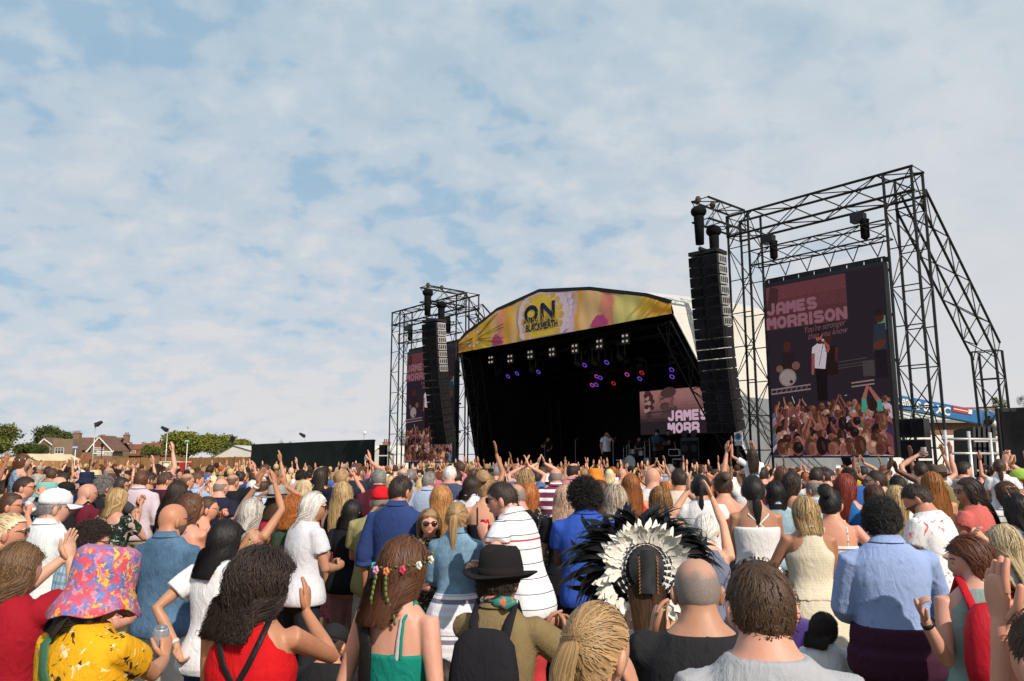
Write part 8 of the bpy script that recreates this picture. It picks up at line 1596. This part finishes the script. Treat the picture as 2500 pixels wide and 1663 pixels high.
def on_stage():
 p = person; zz = DECK
 def sp(px, b): t = plane_hit(px, 1100, b)[0]; return S(t, b, 0)[1]
 p('singer in a white T-shirt and dark trousers holding a microphone', 1481, 1052, sp(1481, 4.4), 150, 'm', 'tan', ('crop', 'dark', 3), ('tee', 'plain', (.82, .82, .82)), ('trousers', 'plain', (.012, .012, .014)), ('mic', 'down'), (0, 0), 0, group='musicians on the stage', det=1, acc=(('beard', (.05, .03, .02), 1),), base=zz)
 p('guitarist in a denim jacket and cap standing by the drums', 1604, 1046, sp(1604, 5.9), 160, 'm', 'pink', ('short', 'dark', 1), ('jacket', 'denim', (.07, .13, .20)), ('trousers', 'plain', (.02, .02, .025)), ('neck', 'guitar'), (0, 10), 0, group='musicians on the stage', det=1, acc=(('cap', (.02, .02, .02)),), base=zz)
 p('musician in a black T-shirt standing next to the guitarist', 1632, 1048, sp(1632, 6.6), 185, 'm', 'pink', ('short', 'dark', 2), ('tee', 'plain', (.012, .012, .014)), ('trousers', 'plain', (.02, .02, .02)), ('down', 'front'), (0, 0), 0, group='musicians on the stage', det=1, base=zz)
 p('musician in black half lost in the dark middle of the stage', 1338, 1066, sp(1338, 5.8), 150, 'm', 'pink', ('short', 'brown', 2), ('tee', 'plain', (.02, .02, .02)), ('trousers', 'plain', (.02, .02, .02)), ('guitar', 'neck'), (0, 0), 0, group='musicians on the stage', det=1, base=zz)
 p('drummer seated behind the drum kit', 1560, 1066, sp(1560, 7.2), 170, 'm', 'pink', ('short', 'brown', 4), ('tee', 'plain', (.03, .03, .04)), JB, ('front', 'front'), (0, 0), 0, group='musicians on the stage', det=1, base=zz)
 # guitar and microphone
 i = [q for q in PEOPLE if q[2]['px'] == 1604][0][2]; k, R3, rp = i['k'], i['R3'], i['rp']; w = lambda v: R3 @ np.array(v) * k + rp
 g = thing('guitar', 'brown electric guitar across the denim jacket guitarist', 'guitar', w((0, .22, 1.0))); m = MB(); a, b_, d = R3 @ np.array([.8, 0, .35]), R3 @ np.array([0, 1., 0]), R3 @ np.array([-.35, 0, .8]); a /= np.linalg.norm(a); d /= np.linalg.norm(d)
 m.lathe([(.02, -.03), (.16, -.03), (.16, .03), (.02, .03)], w((-.02, .21, .98)), (a, d, b_), 16, 1.2, .85); m.lathe([(.02, -.03), (.12, -.03), (.12, .03), (.02, .03)], w((.13, .21, 1.05)), (a, d, b_), 16); m.build('guitar_body', mottled('guitar_wood', (.16, .05, .02), .3, 5, .3, .5), g); m = MB(); m.bar(w((.12, .24, 1.05)), w((.56, .24, 1.24)), .05, .03); m.bar(w((.56, .24, 1.24)), w((.70, .24, 1.30)), .08, .03); m.build('guitar_neck', M['bark'], g)
 i = [q for q in PEOPLE if q[2]['px'] == 1481][0][2]; side, sh, el, wr, hv, c = i['P'].arms[0]; q0 = i['R3'] @ (wr + hv * .10) * i['k'] + i['rp']; d = i['R3'] @ np.array([.25, -.75, .6]); mi = thing('microphone', 'black microphone at the mouth of the singer', 'microphone', q0); m = MB(); m.cyl(q0 - d * .11, q0 + d * .07, .014, .020, 10); m.sphere(q0 + d * .10, .028, 10, 8); m.build('microphone_body', M['grey_steel'], mi, smooth=True)
on_stage()

# ------------------------------------------------------------------ headdress, balloon, lounger and other loose things
def headdress():
 i = HEADDRESS; P, k, R3, rp = i['P'], i['k'], i['R3'], i['rp']; c = R3 @ (P.head + np.array([0, -.03, .02])) * k + rp
 t = thing('feather_headdress', 'feather headdress with black plume ring, white down and dark cap', 'headdress', c); rs = random.Random(9)
 blk = mottled('black_feather', (.005, .005, .006), .5, 20, .5, .3, 0, .4, 60, .004, (1, 1, 1)); wht = mottled('white_feather', (.74, .71, .64), .12, 25, .85, .15, 0, .5, 60, .004); lea = mottled('dark_leather', (.022, .024, .028), .5, 18, .55, .35, 0, .4, 30, .004); org = mottled('orange_thread', (.45, .14, .02), .2, 30, .7, .2); wrap = mottled('quill_wrap', (.03, .034, .045), .5, 40, .5, .3)
 X, Yb, Zu = R3 @ np.array([1., 0, 0]), R3 @ np.array([0, -1., 0]), np.array([0, 0, 1.0])       # Yb: towards the viewer side (the back of the head)
 def W(x, y, z): return c + X * x + Yb * y + Zu * z
 m = MB(); n = 30; R_l = []
 for r, y in ((.092, .055), (.090, .085), (.078, .105), (.05, .118), (.005, .124)): R_l.append([W(math.cos(a) * r * .92, y + (.012 * abs(math.cos(a)) if r > .02 else 0), math.sin(a) * r * 1.12 + .02) for a in np.linspace(0, 2 * math.pi, n, endpoint=False)])
 V = np.vstack(R_l); m.add(V, [(q * n + j, q * n + (j + 1) % n, (q + 1) * n + (j + 1) % n, (q + 1) * n + j) for q in range(4) for j in range(n)]); m.build('leather_cap', lea, t, smooth=True)
 m = MB(); m.grid([[W(x * (.036 + .008 * f), .128 + .018 * math.cos(x * 1.4) - .01 * f, .11 - .20 * f) for x in np.linspace(-1, 1, 7)] for f in np.linspace(0, 1, 9)]); m.build('leather_flap', lea, t, smooth=True)
 for s in (-1, 1):
  m = MB()
  for j in range(11): z = .08 - .16 * j / 10; m.bar(W(s * .040, .136, z), W(s * .046, .136, z - .011), .004, .003)
  m.build('stitching', org, t)
 def feather(mb, p, d, out, L, w, curl, n=9, fray=0.0, seg=3):
  """a vane of two curved halves about a quill; out: the way it bends"""
  d = d / np.linalg.norm(d); out = out - d * (out @ d); out /= np.linalg.norm(out) + 1e-9; sd = np.cross(d, out); rows = []; p = np.array(p, float)
  for j in range(n):
   f = j / (n - 1); ang = curl * f; q = p + (d * math.sin(ang) / curl + out * (1 - math.cos(ang)) / curl) * L if abs(curl) > 1e-3 else p + d * L * f
   wj = w * (math.sin(math.pi * min(1, f * .93 + .07)) ** .6) * (1 - .35 * f); jit = 1 + fray * (rs.random() - .5)
   rows.append([q - sd * wj * jit + out * .004, q + out * -.002 * 0, q + sd * wj * (1 + fray * (rs.random() - .5)) + out * .004])
  mb.grid(rows)
 N_ = 130
 for q in range(N_):
  a = math.pi * (-.62 + 2.24 * q / (N_ - 1)) - math.pi * 0 ; a = math.radians(-62 + 304 * q / (N_ - 1)); e = np.array([math.cos(a), math.sin(a)]); r0 = .15
  L = (.165 + .12 * abs(e[0])) * rs.uniform(.85, 1.15); m = MB(); d = X * e[0] + Zu * e[1] + Yb * rs.uniform(-.15, .15); feather(m, W(e[0] * r0, .01 + rs.uniform(-.02, .03), e[1] * r0 + .01), d, (X * e[1] - Zu * e[0]) * rs.choice((-1, 1)) * .6 + (-Yb) * .8 - Zu * .3, L * 1.05, .026, rs.uniform(1.1, 2.2), 11, .15)
  d2 = X * e[0] + Zu * e[1] + Yb * rs.uniform(-.1, .3); feather(m, W(e[0] * (r0 + .05), -.01 + rs.uniform(-.03, .02), e[1] * (r0 + .05) + .01), d2, (X * e[1] - Zu * e[0]) * (1 if e[0] > 0 else -1) - Zu * .4, L * .9, .016, rs.uniform(1.2, 2.5), 11, .15)
  m.build('black_feather', blk, t, smooth=True)
 for q in range(46):
  a = math.radians(-95 + 370 * (q + rs.random() * .5) / 46); e = np.array([math.cos(a), math.sin(a)]); low = e[1] < -.25; r0 = .125 if not low else .18
  m = MB(); d = X * e[0] + Zu * e[1] + Yb * .25
  for v in range(3): feather(m, W(e[0] * r0 + rs.uniform(-.01, .01), .045 + .01 * v, e[1] * r0 + .01), d + X * rs.uniform(-.2, .2) + Zu * rs.uniform(-.2, .2), Yb * rs.choice((-1, 1)) + X * rs.uniform(-.5, .5), (.105 if not low else .085) * rs.uniform(.8, 1.2), .021, rs.uniform(.2, .9), 8, .9)
  m.build('white_feather', wht, t, smooth=True)
 for q in range(26):
  a = math.radians(-90 + 360 * (q + .5) / 26); e = np.array([math.cos(a), math.sin(a)]); L = .055 if e[1] > 0 else .075
  m = MB(); m.cyl(W(e[0] * .084, .060, e[1] * .098 + .015), W(e[0] * (.084 + L), .056, e[1] * (.098 + L) + .015), .0095, .0085, 8)
  m.build('wrapped_quill', wrap, t, smooth=True)
  m = MB()
  for u in range(3): f = .2 + .3 * u; m.cyl(W(e[0] * (.084 + L * f), .058, e[1] * (.098 + L * f) + .015), W(e[0] * (.084 + L * f + .005), .058, e[1] * (.098 + L * f + .005) + .015), .0103, n=8)
  m.build('quill_thread', wht, t)
 m = MB(); pts = [W(-.10 + .2 * f, .06, -.235 - .05 * math.sin(f * 3.14)) for f in np.linspace(0, 1, 9)]
 for a_, b_ in zip(pts, pts[1:]): m.cyl(a_, b_, .003, n=5)
 m.build('tie_cord', wht, t)
headdress()
def loose_things():
 p = at(1948, 1590, 4.9); t = thing('balloon', 'purple balloon behind the grey T-shirt', 'balloon', p); m = MB(); pr = [(.005, -.245), (.02, -.225)] + [(.20 * math.sin(a) ** .9 + .002, -.20 * math.cos(a) * (1.08 if math.cos(a) > 0 else 1)) for a in np.linspace(.15, math.pi - .02, 14)]; m.lathe(pr, p, None, 24); o = m.build('balloon_skin', M['gloss'], t, smooth=True); o.color = (.22, .06, .42, 1)
 c = at(395, 1640, 5.6); t = thing('air_lounger', 'orange inflated lounger on the ground behind the denim shirt', 'lounger', (c[0], 5.6, 0))
 for q in (-1, 1):
  m = MB(); G = Geo(); pts = [np.array([c[0] + .55 * f, 5.75 + q * .21, .30 + .10 * abs(f) ** 2]) for f in np.linspace(-1.2, 1.2, 9)]; G.tube(pts, [.12, .24, .28, .29, .29, .29, .28, .24, .12], 16); V, F = G.arrays(); o = bpy.data.objects.new('air_tube', fast_mesh('air_tube', V, F, True, [MC['plain']])); COL.objects.link(o); o.parent = t; o.location = (-c[0], -5.6, 0); o.color = (.72, .14, .012, 1)
 # pushchair under the seated child: frame, hood, wheels
 for (px, py, Y, lab, hood) in ((2000, 1640, 4.75, 'grey framed pushchair carrying the child in white', (.05, .05, .06)), (1985, 1300, 8.6, 'red and black pushchair hood among the crowd by the halter dress', (.48, .02, .03))):
  b = at(px, py, Y); x0 = b[0]; t = thing('pushchair', lab, 'pushchair', (x0, Y, 0)); zs = .42
  m = MB()
  for q in (-.24, .24):
   m.cyl((x0 + q, Y - .35, .12), (x0 + q, Y + .25, .75), .014, n=8); m.cyl((x0 + q, Y + .40, .12), (x0 + q, Y - .30, .55), .014, n=8)
  m.cyl((x0 - .24, Y - .30, .55), (x0 + .24, Y - .30, .55), .016, n=8); m.build('frame', M['grey_steel'], t)
  for q in (-.24, .24):
   for yy in (-.38, .42): m = MB(); m.cyl((x0 + q - .02, Y + yy, .11), (x0 + q + .02, Y + yy, .11), .11, n=16); m.build('wheel', M['black_plastic'], t)
  m = MB(); m.box((x0, Y + .02, zs), (.42, .40, .05)); m.build('seat', M['black_cloth'], t)
  G = [];
  for i in range(7):
   a = R_(20 + 100 * i / 6); G.append([(x0 + .27 * math.cos(u), Y - .10 + .36 * math.cos(a) * math.sin(u) , .78 + .34 * math.sin(a) * math.sin(u)) for u in np.linspace(0, math.pi, 13)])
  if hood[0] > .1: m = MB(); m.grid(G); m.grid([[np.array(q_) - [0, 0, .008] for q_ in r] for r in G][::-1]); o = m.build('hood', MC['redprint'], t, smooth=True); o.color = (*hood, 1)
 # lettering on the red can, logo on the rucksack, badge on the black T-shirt
 def label_on(info_label, txt, off, size, col, up, right, width=None, parent_label=None, name='lettering'):
  root = next(o for o in COL.objects if o.get('label') == info_label); m_ = objcol('print_' + name, .5, .3) if 'print_' + name not in M else M['print_' + name]; M['print_' + name] = m_
  o = text_obj(txt, (0, 0, 0), size, m_, None, right, up, width=width, name=name, shear=.2 if name == 'can_lettering' else 0); o.parent = root; mb = o.matrix_basis.copy(); mb.translation = Vector(off); o.matrix_basis = mb; o.color = (*col, 1); return o
 label_on('red drink can with white lettering held by the striped polo person', 'Coca-Cola', (-.027, -.0345, .030), .030, (.85, .85, .85), (0, 0, 1), (1, .0, 0), width=.056, name='can_lettering')
 label_on('blue and silver energy drink can beside the ponytail', 'Red Bull', (-.02, -.036, .05), .020, (.6, .02, .03), (0.0, 0, 1), (1, 0, 0), width=.045, name='red_lettering')
loose_things()
# ------------------------------------------------------------------ the rest of the crowd
def fill_crowd():
 rs = random.Random(21); done = [(q[0], q[1], q[2]['px']) for q in PEOPLE]; used = set()
 HH = [('short', 'brown', 'short brown hair', 'm'), ('short', 'dark', 'short dark hair', 'm'), ('crop', 'salt', 'cropped greying hair', 'm'), ('crop', 'brown', 'cropped brown hair', 'm'), ('curlyshort', 'dark', 'dark curly hair', 'm'), (None, '', 'a bald head', 'm'), ('fringe', 'salt', 'a bald crown', 'm'), ('short', 'chestnut', 'chestnut hair', 'm'), ('short', 'darkblond', 'sandy hair', 'm'), ('balding', 'brown', 'thinning brown hair', 'm'),
    ('long', 'brown', 'long brown hair', 'f'), ('long', 'blond', 'long blond hair', 'f'), ('bob', 'dark', 'a dark bob', 'f'), ('shoulder', 'chestnut', 'chestnut shoulder hair', 'f'), ('longwavy', 'dark', 'wavy dark hair', 'f'), ('pony', 'brown', 'a brown ponytail', 'f'), ('bun', 'dark', 'a dark bun', 'f'), ('shoulder', 'paleblond', 'pale blond hair', 'f'), ('bob', 'silver', 'a silver bob', 'f'), ('long', 'ginger', 'long ginger hair', 'f'), ('curlybob', 'auburn', 'auburn curls', 'f'), ('lowpony', 'darkblond', 'tied sandy hair', 'f')]
 TT = [(WHT, 'white'), (BLK, 'black'), (NAV, 'navy'), ((.30, .32, .36), 'grey'), ((.35, .46, .62), 'pale blue'), ((.40, .02, .03), 'red'), ((.10, .015, .03), 'maroon'), ((.55, .30, .28), 'salmon'), ((.62, .40, .03), 'mustard'), ((.03, .10, .35), 'royal blue'), ((.10, .13, .05), 'olive'), ((.60, .52, .42), 'cream'), ((.02, .20, .17), 'teal'), ((.20, .10, .25), 'purple'), ((.45, .12, .20), 'raspberry'), ((.06, .06, .07), 'charcoal')]
 AA = [(('front', 'front'), ''), (('clap', 'clap'), ' clapping'), (('down', 'front'), ''), (('clapup', 'clapup'), ' clapping overhead'), (('down', 'up'), ' raising one arm'), (('wide', 'wide'), ' with both arms up'), (('phone', 'phone'), ' lifting a phone')]
 LM = [(170, 'by the pale fence'), (330, 'before the house'), (500, 'before the largest tree'), (620, 'before the marquee'), (760, 'where the hoarding starts'), (915, 'before the dark hoarding'), (1120, 'below the hidden screen'), (1260, 'below the banner lettering'), (1420, 'before the dark stage'), (1570, 'below the singer'), (1720, 'below the drums'), (1870, 'below the speaker column'), (2020, 'under the big screen'), (2190, 'by the screen edge'), (2320, 'before the speaker stack'), (9999, 'before the silver railing')]
 cand = []
 y = 8.8
 while y < 40:
  n = int(y * 1.40 / .70);
  for i in range(n): cand.append((-y * .70 + (i + .5 + rs.uniform(-.32, .32)) * .70, y + rs.uniform(-.3, .3)))
  y += .80
 cand.sort(key=lambda c: c[1]); ok = lambda x, y: (np.array([x, y, 0]) - ST_O) @ SWV < -.2 and not (x < -.10 * y and y > 33) and not (x > y * .44 and y > 17.2) and not (-.345 * y < x < -.17 * y and y > 40) and y < 55
 far, made = [], 0
 for x, y in cand:
  if not ok(x, y): continue
  px = 1250 + FPX * x / (y * math.cos(PITCH));
  if abs(px - 1250) > 1290: continue
  w = FPX * .12 / y
  if any((x - a) ** 2 + (y - b) ** 2 < .40 or (abs(px - p_) < w and y < b + .2 and b - y < 5) for a, b, p_ in done): continue
  if made >= 181: far.append((x, y)); continue
  for _ in range(300):
   st, hc, hn, sex = rs.choice(HH); tc, tn = rs.choice(TT); ar, an = AA[rs.choice((0, 0, 0, 1, 1, 2, 2, 3, 4, 5, 6) if px > 950 else (0, 0, 0, 0, 1, 1, 2, 2, 2, 4, 6))]; lm = next(l for k_, l in LM if px < k_); kd = rs.choice(('tee', 'tee', 'shortshirt') if sex == 'm' else ('tee', 'tank', 'tank', 'shortshirt')); kn = {'tee': 'T-shirt', 'tank': 'vest', 'shortshirt': 'shirt'}[kd]; hn = hn.replace('a ', '') if len(hn.split()) > 3 else hn; lab = f'person with {hn} in {tn} {kn}{an} {lm}'
   if (hn, tn, kn, lm) not in used: break
  used.add((hn, tn, kn, lm)); h = rs.gauss(1.78 if sex == 'm' else 1.66, .06); D = y; top = proj((x, y, h + .022)); acc = []
  if an.endswith('phone'): acc.append(('phone', (.4, .48, .55), f'phone raised by the person in {tn} with {hn} {lm}', 1))
  hair = None if st is None else (st, hc, rs.randrange(3) if st not in ('stubble', 'fringe') else 0)
  person(lab, top[0], top[1], y, rs.choice((-8, 0, 0, 6, 14)) + (12 if px < 900 else 0), sex, rs.choice(('pale', 'fair', 'pink', 'pink', 'tan', 'tan', 'olive', 'brown')), hair, (kd, 'plain', tuple(np.array(tc) * rs.uniform(.8, 1.15))), J if rs.random() < .6 else JB, ar, (rs.choice((-32, -12, 0, 12, 30)), 0), rs.choice((0, 0, 4)), rs.choice((.96, 1.0, 1.12)), det=0 if y > 9.5 else 1, acc=acc, base=None)
  done.append((x, y, px)); made += 1
 # beyond those: one far crowd, many simple figures
 y = max(c[1] for c in far) if far else 40
 yy = 26.0
 while yy < 56:
  n = int(yy * 1.40 / .95)
  for i in range(n):
   x = -yy * .70 + (i + .5 + rs.uniform(-.4, .4)) * .95; y_ = yy + rs.uniform(-.4, .4)
   if yy > 39 and ok(x, y_) and (x < -.1 * yy): far.append((x, y_))
  yy += .95
 G = Geo(); C = []; sk = list(SKIN.values()); hc = [HC[k] for k in ('dark', 'brown', 'black', 'chestnut', 'blond', 'darkblond', 'grey', 'ginger', 'brown', 'dark')]
 def put(fn, col): a = G.n; fn(); C.append(np.tile(col, (G.n - a, 1)))
 for x, y in far:
  sex = 'm' if rs.random() < .5 else 'f'; h = rs.gauss(1.77 if sex == 'm' else 1.65, .07); k = h / H0; c = np.array([x, y, 0.0]); s = rs.choice(sk[:5]); t = rs.choice(TT)[0]; hr = rs.choice(hc); T = TORSO_M if sex == 'm' else TORSO_F; low = y < 34; n = 10 if low else 7
  put(lambda: G.rings([c + r * k for r in torso_rings(T, .40 if low else .55, .835, .014, 1.0, n, 7)]), t); put(lambda: G.tube([c + np.array([0, 0, .80]) * H0 * k, c + np.array([0, .01, .90]) * H0 * k], [.06, .055], 6, rounded=False), s)
  hd = c + np.array([0, .022, .917]) * H0 * k; put(lambda: G.ell(hd, HEAD_R * k, None, n, 6), s);
  if rs.random() < .88: put(lambda: G.ell(hd + [0, -.012, .022 if sex == 'm' else -.03], np.array([.086, .102, .104 if sex == 'm' else .155]) * k, None, n, 6), hr)
  if rs.random() < (.16 if x < -.16 * y else .40):
   m = rs.choice((0, 0, 1, 2)); v = rs.uniform(-.08, .08)
   for q in ((-1, 1) if m < 2 else (1,)):
    sh = c + np.array([q * .17, 0, 1.38]) * k; el = sh + np.array([q * .16, .12, 0.02 + v]) * k; ha = el + np.array([-q * (.16 if m == 0 else .02), .04, .25 + v]) * k
    put(lambda: G.tube([sh, el, ha], [.045, .037, .026], 6, rounded=False), s); put(lambda: G.tube([ha, ha + np.array([-q * .01, .01, .09]), ha + np.array([-q * .015, .02, .18])], [.026, .036, .012], 6, (np.array([0, 1., 0]), .45), False), s)
 V, F = G.arrays(); m, nt, b = mat('far_crowd', .8, .2); vc = N(nt, 'ShaderNodeVertexColor'); vc.layer_name = 'col'; nt.links.new(vc.outputs[0], b.inputs['Base Color'])
 o = bpy.data.objects.new('crowd', fast_mesh('crowd', V, F, True, [m], None, np.vstack(C))); COL.objects.link(o); tag(o, 'dense far crowd of heads and raised hands between the stage and fence', 'crowd', kind='stuff')
 print('generic', made, 'far', len(far), 'limit y', done[-1][1])
fill_crowd()
bake_pending()
print('people', len(PEOPLE), 'labels dup', [l for l, n in LABELS.items() if n > 1][:5])
for q in PEOPLE:
 k = q[2]['k'] * H0
 if not 1.45 < k < 1.95: print('tall?', round(k, 2), q[2]['root']['label'][:50], q[2]['px'], q[2]['D'])
